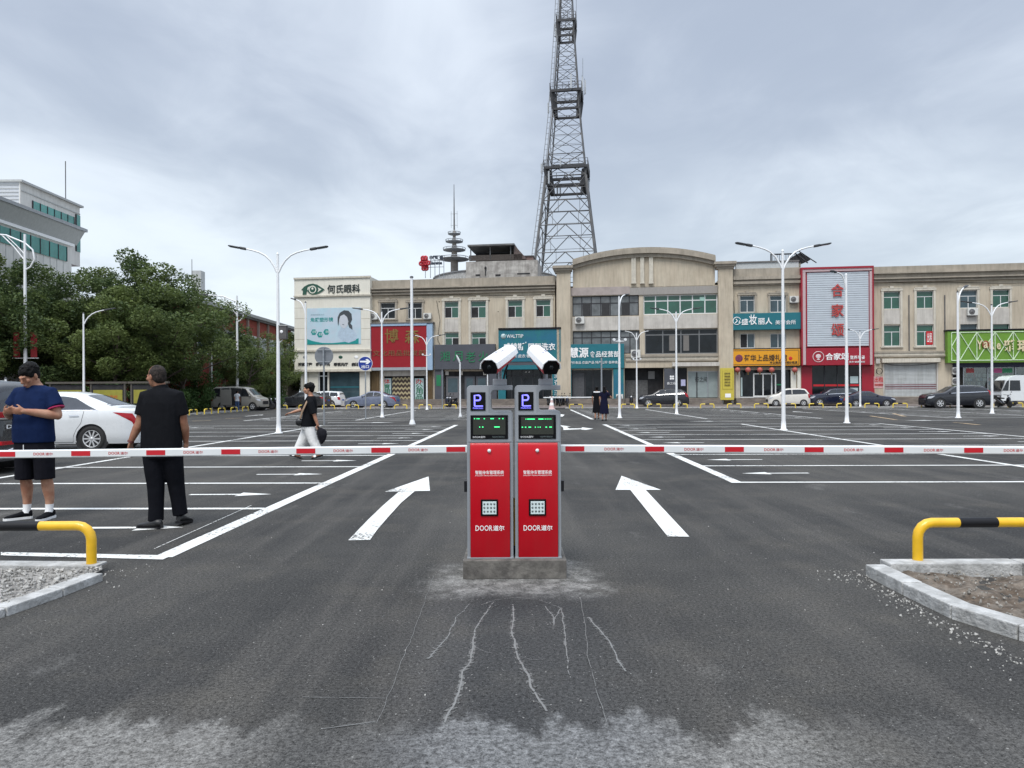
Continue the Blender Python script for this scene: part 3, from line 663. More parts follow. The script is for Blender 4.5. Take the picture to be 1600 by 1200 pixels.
def plain_pole(px, by, ty, r, name, label, cat, m=WHITE, Yv=None):
    b = G(px, by) if Yv is None else Vector((X_(px, Yv), Yv, 0)); h = CZ+(hor(px)-ty)/F*b.y; M = T(b); t = thing(name, label, cat, M)
    mb = MB(); mb.tube([(0, 0, 0), (0, 0, h)], [r, r*.8], 10); mb.build('pole', m, t, M); mb = MB(); mb.lathe([(r*2, 0), (r*2, .02), (r*1.1, .2)], 10); mb.build('base_flange', m, t, M)
    mb = MB(); mb.lathe([(r*1.1, h), (r*1.1, h+.05), (r*.4, h+.08)], 8); mb.build('cap', LHEAD, t, M); return t, M, h
plain_pole(644, 663, 434, .075, 'mast', 'plain white mast without lamps rising past the second character of the red sign', 'mast')
t, M, h = plain_pole(719, 651, 566, .05, 'camera_pole', 'slim white pole with small bent head in front of the slate grey shop', 'pole')
mb = MB(); mb.tube([(0, 0, h-.05), (-.10, -.05, h+.2), (-.2, -.1, h+.42)], [.05, .06, .03], 8); mb.build('head', WHITE, t, M)
plain_pole(691, 639, 578, .055, 'pole', 'grey pole left of the slim pole before the slate grey shop', 'pole', STEEL)
plain_pole(762, 640, 585, .06, 'pole', 'short white pole partly behind the left gate machine', 'pole')
plain_pole(940, 641, 559, .075, 'pole', 'greyish white pole behind the two women, before the food shop', 'pole', STEEL)
def round_sign(px, cy, by, rp, back, label):
    b = G(px, by); M = T(b); zc = CZ+(hor(px)-cy)/F*b.y; r = rp/F*b.y; t = thing('road_sign', label, 'road sign', M)
    mb = MB(); mb.tube([(0, .03, 0), (0, .03, zc+r*.85)], .038, 10); mb.build('post', STEEL, t, M)
    fr = M @ Matrix.Translation((0, 0, zc)) @ Matrix.Rotation(R(90), 4, 'X')
    if back:
        mb = MB(); mb.lathe([(r, -.06), (r, -.045), (r*.97, -.04)], 40); pl = mb.build('disc', mat('sign_back_grey', (.20, .215, .235), .5, .3, var=.06), t, fr)
        mb = MB(); mb.tube([(0, -.05, zc-r*1.1), (0, -.05, zc+r*.85)], .035, 10); mb.build('front_post', STEEL, t, M)
        for k in (-.62, .68): mb = MB(); mb.box(-r*.72, -.03, zc+k*r-.018, r*.72, -.004, zc+k*r+.018); mb.build('clamp_bar', STEEL, t, M)
    else:
        mb = MB(); mb.lathe([(r, 0), (r, .012), (r*.99, .016)], 40); pl = mb.build('rim', WHITE, t, fr)
        mb = MB(); mb.lathe([(r*.94, .014), (r*.94, .019)], 40); mb.build('disc', mat('sign_blue', (.008, .035, .26), .4, var=.04), t, fr)
        mb = MB(); k = r; pts = [(-.72, .10), (.12, .10), (.12, .06), (-.02, -.06)]
        o = [(-.74, .38), (.20, .40), (.02, .60), (.36, .62), (.74, .26), (.36, -.08), (.02, -.08), (.20, .14), (-.74, .16)]
        mb.prism([(x*k, -.0215, zc+z*k) for x, z in o], (0, .003, 0)); mb.build('arrow', LETW, t, M)
        text('出口', LETW, t, -r*.52, zc-r*.66, r*.52, zc-r*.22, -.0205, M, bold=.02, depth=.002)
round_sign(506, 556, 664, 14.5, True, 'grey back of a round road sign on a post by the eye clinic')
round_sign(571, 568, 654.5, 11.3, False, 'round blue road sign with white arrow and two characters')
# ornate white street lamps on the road behind the trees
def ornate(px, Yv, ty, label, banner):
    b = Vector((X_(px, Yv), Yv, 0)); M = T(b); h = CZ+(hor(px)-ty)/F*Yv; t = thing('street_lamp', label, 'street lamp', M)
    mb = MB(); mb.tube([(0, 0, 0), (0, 0, h)], [.13, .07], 10); mb.build('pole', WHITE, t, M)
    mb = MB(); mb.tube([(-2.6, 0, h+.1), (-1.2, 0, h-.05), (0, 0, h-.55), (.5, 0, h-1.0), (.62, 0, h-1.6), (.35, 0, h-2.1), (0, 0, h-2.3)], .05, 8); mb.build('bow_arm', WHITE, t, M)
    mb = MB(); mb.tube([(-1.5, 0, h-.02), (-.7, 0, h-.8), (0, 0, h-1.7)], .04, 8); mb.tube([(-1.15, 0, h-.12), (-.5, 0, h-.75), (0, 0, h-1.3)], .03, 8); mb.build('brace', WHITE, t, M)
    mb = MB(); mb.box(-3.3, -.14, h+.06, -2.5, .14, h+.16); mb.build('lamp_head', LHEAD, t, M, .03)
    if banner:
        for s in (-1, 1):
            mb = MB(); mb.box(s*.35, -.02, 3.8, s*.75, .02, 5.4); mb.build('banner', mat('leaf_shaded_banner_red', (.24, .012, .016), .7), t, M)  # red darkened in the colour itself for the shade of the leaves
            mb = MB(); mb.tube([(0, 0, 3.75), (s*.85, 0, 3.75)], .025, 6); mb.build('banner_bar', WHITE, t, M)
ornate(40, 45.6, 366, 'ornate white street lamp with red banners rising out of the trees', True)
ornate(371, 62, 462, 'ornate white street lamp in front of the red brick building', False)
t, M, h = plain_pole(9, 0, 592, .06, 'camera_pole', 'white pole behind the car roof at the edge of the trees', 'pole', Yv=36)
# ================================================================== vehicles
def carpaint(name, col, rough=.28): return mat(name, col, rough, .0, var=.03, vs=1.5, coat=.6, spec=.5)
TAIL = mat('tail_lamp_red', (.36, .005, .012), .15, var=.1, vs=9); HEADL = mat('head_lamp_glass', (.55, .57, .6), .12, .3, var=.1); TRIM = mat('dark_trim', (.02, .02, .022), .6, var=.1); ALLOY = mat('alloy_rim', (.66, .67, .68), .35, .25, var=.03); PLATE = mat('blue_number_plate', (.02, .09, .42), .4, var=.05); CGLASS = mat('car_window_glass', (.018, .021, .025), .06, var=.15, spec=.7); CGLASSL = mat('car_rear_glass', (.055, .062, .075), .07, var=.1, spec=.8)
def interp(tab, x):
    if x <= tab[0][0]: return tab[0][1]
    for (a, p), (b, q) in zip(tab, tab[1:]):
        if x <= b:
            k = (x-a)/(b-a); return p+(q-p)*k
    return tab[-1][1]
def smooth_tab(tab, x, w=.06): return (interp(tab, x-w)+interp(tab, x)*2+interp(tab, x+w))/4
SHAPES = {
 # x runs from the nose (0) to the tail (1) of the car
 'saloon': dict(L=4.63, W=1.78, H=1.49, top=[(0, .42), (.015, .52), (.05, .60), (.12, .645), (.27, .70), (.30, .72), (.46, .975), (.53, 1.0), (.62, .995), (.70, .95), (.88, .735), (.97, .715), (.99, .66), (1, .40)], belt=[(0, .5), (.3, .64), (.7, .675), (.9, .69), (1, .66)], wheels=(.195, .775), r=.325, cab=(.29, .885), ws=(.295, .455), rw=(.70, .865), side=[(.355, .465), (.80, .68)], pil=(.575,)),
 'suv': dict(L=4.6, W=1.83, H=1.68, top=[(0, .42), (.012, .53), (.04, .62), (.10, .66), (.25, .705), (.28, .73), (.41, .955), (.50, .995), (.70, 1.0), (.86, .96), (.93, .84), (.975, .66), (.99, .60), (1, .40)], belt=[(0, .52), (.3, .635), (.7, .68), (.92, .71), (1, .66)], wheels=(.195, .78), r=.36, cab=(.27, .96), ws=(.275, .405), rw=(.875, .965), side=[(.335, .425), (.90, .80)], pil=(.53, .73)),
 'box_suv': dict(L=4.6, W=1.85, H=1.72, top=[(0, .45), (.012, .55), (.04, .63), (.22, .68), (.26, .70), (.38, .95), (.48, .99), (.70, 1.0), (.93, .97), (.965, .90), (.985, .66), (.993, .60), (1, .40)], belt=[(0, .52), (.3, .62), (.7, .64), (.92, .645), (1, .64)], wheels=(.195, .79), r=.36, cab=(.25, .985), ws=(.255, .375), rw=(.955, .985), side=[(.315, .40), (.94, .915)], pil=(.52, .74)),
 'hatch': dict(L=3.6, W=1.6, H=1.62, top=[(0, .40), (.015, .5), (.05, .6), (.16, .66), (.22, .69), (.38, .95), (.50, .995), (.75, 1.0), (.90, .96), (.95, .82), (.985, .62), (1, .38)], belt=[(0, .5), (.3, .62), (.7, .65), (.95, .68), (1, .66)], wheels=(.17, .83), r=.29, cab=(.21, .975), ws=(.215, .37), rw=(.90, .97), side=[(.29, .40), (.92, .86)], pil=(.56,)),
 'van': dict(L=4.3, W=1.65, H=1.9, top=[(0, .34), (.01, .44), (.03, .50), (.10, .56), (.14, .60), (.29, .93), (.36, .975), (.60, 1.0), (.90, .985), (.97, .95), (.99, .8), (1, .4)], belt=[(0, .46), (.2, .55), (.7, .55), (1, .55)], wheels=(.16, .76), r=.30, cab=(.13, .995), ws=(.135, .285), rw=(.975, .99), side=[(.20, .31), (.95, .94)], pil=(.40, .62, .80)),
}
def car(shape, pm, label, M, group=None, detail=1, glass=None, scale=1.0, rails=False, tail_hi=False, plate=True):
    S_ = SHAPES[shape]; L_, Wd, H = S_['L']*scale, S_['W']*scale, S_['H']*scale; zb = .11*H+.04; r = S_['r']*scale
    t = thing('parked_car', label, 'car', M, group); fr = M
    glass = glass or CGLASS
    N = 96 if detail > 1 else 56
    def wid(x):      # plan half width
        e = min(x, 1-x); k = 1-max(0, (.10-e)/.10)**2.2*(.30 if x < .5 else .22)
        return Wd/2*k
    def top(x): return max(smooth_tab(S_['top'], x, .012)*H, zb+.2)
    def belt(x): return min(interp(S_['belt'], x)*H, top(x)-.035)
    def secy(x, z):
        w = wid(x); zs = belt(x)
        if z <= zs:
            k = (z-zb)/(zs-zb); return w*(1-.09*max(0, .25-k)**1.4*4-.055*max(0, k-.62)**1.3*2.2+.012*math.exp(-((k-.80)/.06)**2))
        kk = min(1, (z-zs)/max(H-zs, .05)); return secy(x, zs)*(1-.27*kk**.92)
    def point(x, s):
        """s 0..1 sill to belt, 1..2 belt to roof edge, 2..3 roof edge to the middle"""
        zt, zs = top(x), belt(x); rr = min(.09, (zt-zs)*.5); ze = zt-rr
        X = (x-.5)*L_
        if s <= 1: z = zb+(zs-zb)*s; return Vector((X, secy(x, z), z))
        if s <= 2: z = zs+(ze-zs)*(s-1); return Vector((X, secy(x, z), z))
        k = s-2; ye = secy(x, ze); a = k*math.pi/2
        return Vector((X, ye*(1-k)**.85 if k < 1 else 0, ze+rr*math.sin(min(1, k*1.7)*math.pi/2)*(.86+.14*k)))
    ss = [i/9 for i in range(10)]+[1+i/4 for i in range(1, 5)]+[2+i/5 for i in range(1, 6)]
    xs = sorted(set([round(.5-.5*math.cos(math.pi*i/N)*(1) if False else i/N, 4) for i in range(N+1)]+[.004, .01, .02, .98, .99, .996]))
    body = MB(); wx = [(S_['wheels'][0]-.5)*L_, (S_['wheels'][1]-.5)*L_]; R_ = r*1.13
    grid = {}
    for i, x in enumerate(xs):
        for j, s in enumerate(ss):
            p = point(x, s)
            for c in wx:
                if j < 10:
                    dx, dz = p.x-c, p.z-r; dd = math.hypot(dx, dz)
                    if dd < R_ and dd > R_-.11 and dd > 1e-4:
                        p = Vector((c+dx/dd*R_, p.y, r+dz/dd*R_))
            grid[i, j] = p
    nx, ns = len(xs), len(ss)
    for sg in (1, -1):
        o = len(body.v)
        for i in range(nx):
            for j in range(ns): p = grid[i, j]; body.v.append(Vector((p.x, p.y*sg, p.z)))
        for i in range(nx-1):
            for j in range(ns-1):
                q = [o+i*ns+j, o+(i+1)*ns+j, o+(i+1)*ns+j+1, o+i*ns+j+1]
                cx = sum((body.v[k] for k in q), Vector())/4
                if j < 9 and any(math.hypot(cx.x-c, cx.z-r) < R_-.004 for c in wx): continue
                body.f.append(q if sg == 1 else q[::-1]); body.s.append(True)
    for i in (0, nx-1):
        ring = [grid[i, j] for j in range(ns)]; pts = ring+[Vector((p.x, -p.y, p.z)) for p in ring[::-1][1:]]
        body.add(pts, [tuple(range(len(pts)))])
    body.f = [f[::-1] for f in body.f]
    bo = body.build('body', pm, t, fr)
    # floor and dark wheel housings
    mb = MB(); mb.box(-L_/2+.12, -Wd/2+.10, zb-.02, L_/2-.12, Wd/2-.10, zb+.06)
    for c in wx: mb.tube([(c, -Wd/2+.035, r), (c, Wd/2-.035, r)], R_+.03, 24, smooth=True)
    mb.build('underbody', TRIM, t, fr)
    for c in wx:
        for s in (-1, 1):
            mb = MB(); Mw = Matrix.Translation((c, s*(Wd/2-.02), r)) @ Matrix.Rotation(R(-90*s), 4, 'X')
            mb.lathe([(r*.60, -.02), (r*.66, 0), (r*.92, .0), (r, -.03), (r, -.17), (r*.9, -.19), (r*.5, -.19)], 32 if detail > 1 else 18, Mw, cap=False); wo = mb.build('wheel', RUBBER, t, fr)
            mb = MB(); mb.lathe([(r*.67, -.004), (r*.63, .004), (r*.59, -.02), (r*.57, -.08)], 32 if detail > 1 else 18, Mw, cap=False)
            k = 10 if detail > 1 else 6
            for a in range(k):
                ca, sa = math.cos(2*math.pi*a/k), math.sin(2*math.pi*a/k); da = .16 if detail > 1 else .3
                P = lambda rr, an, z: Mw @ Vector((rr*math.cos(2*math.pi*a/k+an), rr*math.sin(2*math.pi*a/k+an), z))
                mb.prism([P(r*.12, -.42, -.004), P(r*.61, -da*.5, -.002), P(r*.61, da*.5, -.002), P(r*.12, .42, -.004)], tuple((Mw.to_3x3() @ Vector((0, 0, -.02)))))
            mb.lathe([(r*.13, -.03), (r*.13, -.004), (r*.02, .0)], 12, Mw); mb.build('rim', ALLOY, wo, fr)
            mb = MB(); mb.lathe([(r*.60, -.06), (r*.02, -.061)], 18, Mw); mb.build('brake_disc', BLACK, wo, fr)
    # glass follows the body, a few millimetres proud
    def patch(name, fx0, fx1, s0, s1, m, nu=10, nv=6, sides=(1, -1), off=.006, par=None):
        for sg in sides:
            mb = MB(); rings = []
            for j in range(nv+1):
                s = s0+(s1-s0)*j/nv; a, b = fx0(j/nv), fx1(j/nv); row = []
                for i in range(nu+1):
                    x = a+(b-a)*i/nu; p = point(x, s); e = .004
                    nrm = (point(min(x+e, .999), s)-point(max(x-e, .001), s)).cross(point(x, min(s+.03, 2.99))-point(x, max(s-.03, 0))).normalized()
                    if nrm.y < 0 and abs(nrm.y) > .05: nrm = -nrm
                    if nrm.z < -.5: nrm = -nrm
                    p = p+nrm*off; row.append(Vector((p.x, p.y*sg, p.z)))
                rings.append(row)
            mb.loft(rings, False, True, False)
            if sg == 1: mb.f = [f[::-1] for f in mb.f]
            mb.build(name, m, par or t, fr)
    (fa, fb_), (ra, rb) = S_['side']
    piv = [None]+list(S_['pil'])+[None]
    lin = lambda a, b: (lambda k: a+(b-a)*k)
    for a, b in zip(piv, piv[1:]):
        f0 = lin(fa, fb_) if a is None else lin(a+.008, a+.010); f1 = (lambda k: ra+(rb-ra)*k**1.5) if b is None else lin(b-.008, b-.006)
        patch('window', f0, f1, 1.10, 1.93, glass)
    patch('window_trim', lin(fa-.012, fa-.012), lin(ra+.01, ra+.008), 1.02, 1.09, CHROME if detail > 1 or shape in ('suv', 'box_suv') else TRIM, 12, 1)
    def wide(name, x0, x1, m, ymax):
        mb = MB(); rings = []
        for j in range(7):
            x = x0+(x1-x0)*j/6; row = []; sm = [2+k*.2 for k in range(1, 6)]
            pts = [point(x, s) for s in [1.9 if 0 else 2.0]+sm]; pts = [p for p in pts]
            full = [Vector((p.x, -p.y*ymax, p.z)) for p in pts]+[Vector((p.x, p.y*ymax, p.z)) for p in pts[::-1][1:]]
            e = .006; tx = point(min(x+e, 1), 2.98)-point(max(x-e, 0), 2.98); nrm = Vector((-tx.z, 0, tx.x)).normalized()
            if nrm.z < 0: nrm = -nrm
            rings.append([p+nrm*.009 for p in full])
        mb.loft(rings, False, True, False); mb.f = [f for f in mb.f]; mb.build(name, m, t, fr)
    wide('windscreen', S_['ws'][0]+.02, S_['ws'][1]-.02, CGLASS, .93); wide('rear_window', S_['rw'][0]+.01, S_['rw'][1]-.012, CGLASSL if detail > 1 else CGLASS, .92)
    # lamps, handles, sills
    zt = belt(.97)
    if shape == 'saloon':
        patch('tail_lamp', lambda k: .985-.015*k-.085*k**1.6, lin(.9985, .998), .60, .93, TAIL, 10, 5)
    elif tail_hi: patch('tail_lamp', lin(.93, .90), lin(.985, .955), .75, 1.7, TAIL, 4, 8)
    else: patch('tail_lamp', lin(.945, .93), lin(.992, .99), .62, .98, TAIL, 5, 5)
    patch('headlamp', lin(.015, .03), lin(.06, .12), .72, .95, HEADL, 6, 3)
    if detail: patch('sill', lin(.02, .02), lin(.98, .98), 0.0, .09, TRIM, 40, 1, off=.004) if shape not in ('saloon',) and False else None
    for a in (.455, .662):
        if shape == 'van': continue
        if detail > 1: patch('door_handle', lin(a, a), lin(a+.05, a+.05), .835, .875, CHROME, 4, 2, off=.022)
        else: patch('door_handle', lin(a, a), lin(a+.04, a+.04), .83, .87, pm, 3, 1, off=.02)
    if detail > 1:
        def seam(pts):
            for sg in (1, -1):
                mb = MB(); P = [point(x, s) for x, s in pts]; mb.tube([Vector((p.x, (p.y+.0005)*sg, p.z)) for p in P], .0045, 4); mb.build('door_seam', TRIM, t, fr)
        seam([(.735, 1.05), (.735, .98), (.73, .8), (.722, .62), (.70, .45), (.685, .25), (.68, .06)]); seam([(.52, 1.05), (.517, .6), (.515, .06)]); seam([(.33, 1.0), (.335, .6), (.33, .06)]); seam([(.33, .05), (.5, .05), (.68, .05)])
    for s in (-1, 1):
        x0 = (S_['side'][0][0]+.01-.5)*L_; z0 = belt(S_['side'][0][0])+.06; y0 = secy(S_['side'][0][0], z0)
        mb = MB(); mb.ell((x0, s*(y0+.10), z0+.02), .07, .10, .065, 8, 6); mb.build('mirror', pm, t, fr)
    if plate:
        mb = MB(); mb.box(L_/2-.005, -.22, .40*H, L_/2+.012, .22, .40*H+.14); mb.build('number_plate', PLATE, t, fr)
    mb = MB(); mb.box(-L_/2-.012, -.45, .24*H, -L_/2+.06, .45, .38*H); mb.build('grille', TRIM, t, fr, .01)
    if rails:
        for s in (-1, 1):
            pts = [point(x, 2.12) for x in (.42, .48, .6, .72, .82, .86)]; mb = MB(); mb.tube([Vector((p.x, p.y*s, p.z+(.045 if 0 < i < 5 else .0))) for i, p in enumerate(pts)], .018, 6); mb.build('roof_rail', CHROME, t, fr)
    return t, dict(point=point, L=L_, W=Wd, H=H, zb=zb, r=r, wx=wx, patch=patch)
PW = carpaint('white_car_paint', (.72, .74, .75)); PB = carpaint('black_car_paint', (.010, .011, .016), .2); PN = carpaint('navy_car_paint', (.012, .016, .035), .22); PG = carpaint('graphite_car_paint', (.028, .03, .034), .25); PSV = carpaint('silver_van_paint', (.27, .26, .235), .35); PBG = carpaint('blue_grey_car_paint', (.15, .175, .25), .25); PC = carpaint('pearl_car_paint', (.64, .62, .57))
# the white saloon behind the two men
xr = X_(226, 17.9); Cs = T(xr-SHAPES['saloon']['L']/2-.05, 18.2, 0, R(3.0))
t, q = car('saloon', PW, 'white saloon parked tail to the aisle behind the man in black', Cs, detail=2, glass=CGLASSL)
mb = MB(); mb.box(q['wx'][1]+q['r']*1.08, -q['W']/2+.03, .16, q['wx'][1]+q['r']*1.2, -q['W']/2+.2, .36); mb.build('mud_flap', RUBBER, t, Cs, .01)
mb = MB(); mb.box(q['L']/2-.18, -.5, .17, q['L']/2-.01, .5, .27); mb.build('rear_valance', TRIM, t, Cs, .02)
# dark crossover at the left edge
xr = X_(88, 14.1); Cs = T(xr-2.3-.05, 13.3, 0, R(1.5))
t, q = car('box_suv', PG, 'dark grey crossover behind the man in blue, red light strip across its tail', Cs, detail=2, rails=True, plate=False)
H_ = q['H']; le = q['L']/2
mb = MB(); mb.box(le-.03, -.80, .585*H_, le+.012, .80, .645*H_); mb.build('tail_light_strip', TAIL, t, Cs, .01)
mb = MB(); mb.box(le-.02, -.82, .565*H_, le+.02, .82, .583*H_); mb.build('chrome_strip', CHROME, t, Cs, .004)
mb = MB(); mb.box(le-.03, -.76, .30*H_, le+.025, .76, .34*H_); mb.build('bumper_reflector', TAIL, t, Cs, .004)
mb = MB(); mb.tube([(le+.02, -.75, .22*H_), (le+.03, -.5, .25*H_), (le+.03, .5, .25*H_), (le+.02, .75, .22*H_)], .03, 8); mb.build('exhaust_trim', CHROME, t, Cs)
text('D4i', LETW, t, 0, 0, .30, .07, 0, Cs @ Matrix.Translation((le+.012, -.62, .47*H_)) @ Matrix.Rotation(R(90), 4, 'Z'), depth=.006)
# the row along the street in front of the shops
def far(shape, pm, px0, px1, by, label, face, **k):
    """px0..px1 from end to end; face -1 = nose to the left"""
    pc = (px0+px1)/2; L0 = SHAPES[shape]['L']
    Y = k.pop('Y', None) or 1576/(by-hor(pc)); sc = (px1-px0)/F*Y/L0/1.0
    Y += SHAPES[shape]['W']*sc/2; M = T(X_(pc, Y), Y, .05 if Y > 57 else 0, -KA if face < 0 else math.pi-KA)
    return car(shape, pm, label, M, 'cars parked along the street', detail=1, scale=min(max(sc, .88), 1.1), **k)
far('suv', PB, 997, 1075, 637, 'black crossover with red tail lights parked before the dark garage opening', -1, Y=62.5, tail_hi=True)
far('hatch', PC, 1199, 1262, 637.5, 'small off white hatchback parked in front of the orange shop sign', -1, Y=62)
far('suv', PN, 1262, 1340, 637, 'dark navy crossover parked before the crimson shop front', -1, Y=62)
far('saloon', PN, 1316, 1394, 637, 'dark navy saloon with its nose to the right, before the crimson shop front', 1, Y=58.6)
far('suv', PB, 1443, 1541, 638, 'black crossover with silver wheels parked in front of the roller shutter', -1, Y=54.8, tail_hi=True, rails=True)
far('saloon', PBG, 540, 624, 638, 'blue grey saloon parked in front of the red shop sign', -1, Y=62.5)
far('box_suv', PW, 470, 538, 640, 'white crossover parked before the eye clinic window', -1, Y=68)
far('saloon', PG, 434, 516, 640, 'dark grey saloon parked left of the white crossover', -1, Y=65)
far('saloon', mat('pale_teal_car_paint', (.30, .42, .42), .3, coat=.4), 300, 338, 640, 'pale blue green saloon half hidden behind the silver van', -1, Y=64)
t, q = far('van', PSV, 333, 418, 641, 'silver van with roof rack and open side door', 1, Y=58)
Mv = WM[t.name]
mb = MB(); mb.box(-.55, q['W']/2-.012, q['zb']+.12, .28, q['W']/2+.006, q['H']*.88); mb.build('door_opening', DARK, t, Mv)
mb = MB(); mb.box(.30, q['W']/2+.0, q['zb']+.14, 1.25, q['W']/2+.05, q['H']*.86); mb.build('sliding_door', PSV, t, Mv, .03)
mb = MB()
for s in (-1, 1): mb.tube([(-.9, s*.62, q['H']+.09), (1.5, s*.62, q['H']+.09)], .02, 6)
for x in (-.9, -.3, .3, .9, 1.5): mb.tube([(x, -.62, q['H']+.09), (x, .62, q['H']+.09)], .018, 6); mb.tube([(x, -.62, q['H']-.03), (x, -.62, q['H']+.09)], .018, 6); mb.tube([(x, .62, q['H']-.03), (x, .62, q['H']+.09)], .018, 6)
mb.build('roof_rack', BLACK, t, Mv)
# white lorry at the right edge
Yt = 57.0; M = T(X_(1566, Yt), Yt+.9, .05, -KA); t = thing('light_lorry', 'white light lorry entering the picture at the right edge', 'lorry', M)
mb = MB(); pr = [(0, .45), (0, 1.05), (.06, 1.2), (.42, 2.15), (.7, 2.42), (1.0, 2.5), (1.9, 2.5), (1.9, .45)]
rings = [[Vector((x+(.0 if abs(y) < .8 else .05), y, z)) for x, z in pr] for y in (-.93, -.8, .8, .93)]; mb.loft(rings, True, False); mb.build('cab', PW, t, M, .03)
mb = MB(); mb.prism([(.10, -.95, 1.28), (.45, -.95, 2.05), (.6, -.95, 2.12), (.56, -.95, 1.28)], (0, .02, 0)); mb.prism([(.64, -.95, 1.28), (.68, -.95, 2.1), (1.4, -.95, 2.1), (1.45, -.95, 1.28)], (0, .02, 0)); mb.build('side_window', CGLASS, t, M)
mb = MB(); mb.prism([(.055, -.82, 1.26), (.40, -.74, 2.1), (.40, .74, 2.1), (.055, .82, 1.26)], (-.03, 0, .012)); mb.build('windscreen', CGLASS, t, M)
mb = MB(); mb.box(-.03, -.85, .62, .02, .85, .92); mb.build('grille', TRIM, t, M, .01); mb = MB(); mb.box(-.05, -.95, .38, .2, .95, .58); mb.build('bumper', PW, t, M, .03)
for s in (-1, 1): mb = MB(); mb.box(-.035, s*.62-.2, .68, .03, s*.62+.2, .88); mb.build('headlight', HEADL, t, M, .02); mb = MB(); mb.box(-.12, s*1.15-.09, 1.5, -.04, s*1.15+.09, 1.95); mb.tube([(.1, s*.92, 1.95), (-.05, s*1.1, 1.95)], .015, 5); mb.build('mirror', BLACK, t, M)
mb = MB(); mb.box(2.0, -1.0, .85, 5.4, 1.0, 1.02); mb.box(2.0, -1.0, 1.02, 5.4, -.96, 1.5); mb.box(2.0, .96, 1.02, 5.4, 1.0, 1.5); mb.box(2.0, -.96, 1.02, 2.04, .96, 1.9); mb.build('load_bed', mat('lorry_bed_blue', (.10, .16, .26), .6), t, M)
for x in (.85, 4.2):
    for s in (-1, 1): mb = MB(); mb.lathe([(.2, .0), (.38, .0), (.40, -.03), (.40, -.2), (.2, -.22)], 20, Matrix.Translation((x, s*.9, .40)) @ Matrix.Rotation(R(-90*s), 4, 'X')); wo = mb.build('wheel', RUBBER, t, M); mb = MB(); mb.lathe([(.22, -.01), (.15, -.05), (.05, .0)], 14, Matrix.Translation((x, s*.9, .40)) @ Matrix.Rotation(R(-90*s), 4, 'X')); mb.build('rim', STEEL, wo, M)
# motorbikes and scooters
def bike(M, label, group, m):
    t = thing('scooter', label, 'scooter', M, group)
    for x in (-.6, .6):
        mb = MB(); mb.lathe([(.17, -.04), (.25, -.045), (.28, 0), (.25, .045), (.17, .04)], 18, Matrix.Translation((x, 0, .28)) @ Matrix.Rotation(R(90), 4, 'X')); w_ = mb.build('wheel', RUBBER, t, M); mb = MB(); mb.lathe([(.16, -.02), (.05, -.03), (.05, .03), (.16, .02)], 12, Matrix.Translation((x, 0, .28)) @ Matrix.Rotation(R(90), 4, 'X')); mb.build('rim', STEEL, w_, M)
    mb = MB(); mb.tube([(-.62, 0, .32), (-.58, 0, .62), (-.45, 0, .98)], [.05, .09, .07], 10); mb.tube([(-.5, 0, .75), (-.36, 0, .35), (0, 0, .32), (.25, 0, .45), (.55, 0, .62), (.78, 0, .66)], [(.10, .16), (.07, .16), (.07, .16), (.14, .17), (.15, .15), (.06, .08)], 12, hint=(0, 0, 1)); mb.build('body', m, t, M)
    mb = MB(); mb.tube([(.02, 0, .72), (.35, 0, .74), (.68, 0, .80)], [(.05, .12), (.06, .15), (.05, .11)], 10, hint=(0, 0, 1)); mb.build('saddle', BLACK, t, M)
    mb = MB(); mb.tube([(-.36, -.33, 1.02), (-.44, -.15, .99), (-.44, .15, .99), (-.36, .33, 1.02)], .018, 6); mb.tube([(-.42, -.2, 1.0), (-.46, -.26, 1.2)], .01, 5); mb.ell((-.46, -.27, 1.22), .02, .06, .04, 8, 6); mb.build('handlebar', BLACK, t, M)
    mb = MB(); mb.ell((-.56, 0, .86), .06, .09, .08, 10, 8); mb.build('headlight', HEADL, t, M)
    return t
gB = 'scooters parked before the shops'
bs = [(872, 66.5), (879, 66.8), (886, 66.2), (864, 66.4), (858, 67), (735, 66), (708, 65.6), (698, 66), (700, 67.5), (986, 67.5), (413, 60.5), (420, 61.5), (1568, 56)]
sb = None
cols = [PB, PB, PN, PB, PG, PG, PB, PN, PG, PB, PG, PB, PB]
lb = {9: 'dark scooter standing in the garage opening', 10: 'dark scooter parked right behind the silver van', 11: 'second dark scooter by the silver van, nearer the dark saloon', 12: 'black scooter standing in front of the white lorry'}
for i, (px, Y) in enumerate(bs):
    g_ = gB if i not in lb else None
    bike(T(X_(px, Y), Y, .05 if Y > 57 else 0, R(80+random.uniform(-20, 20)) if i not in (10, 11) else R(190)), lb.get(i, 'dark scooter parked in the close row before the shop steps'), g_, cols[i])
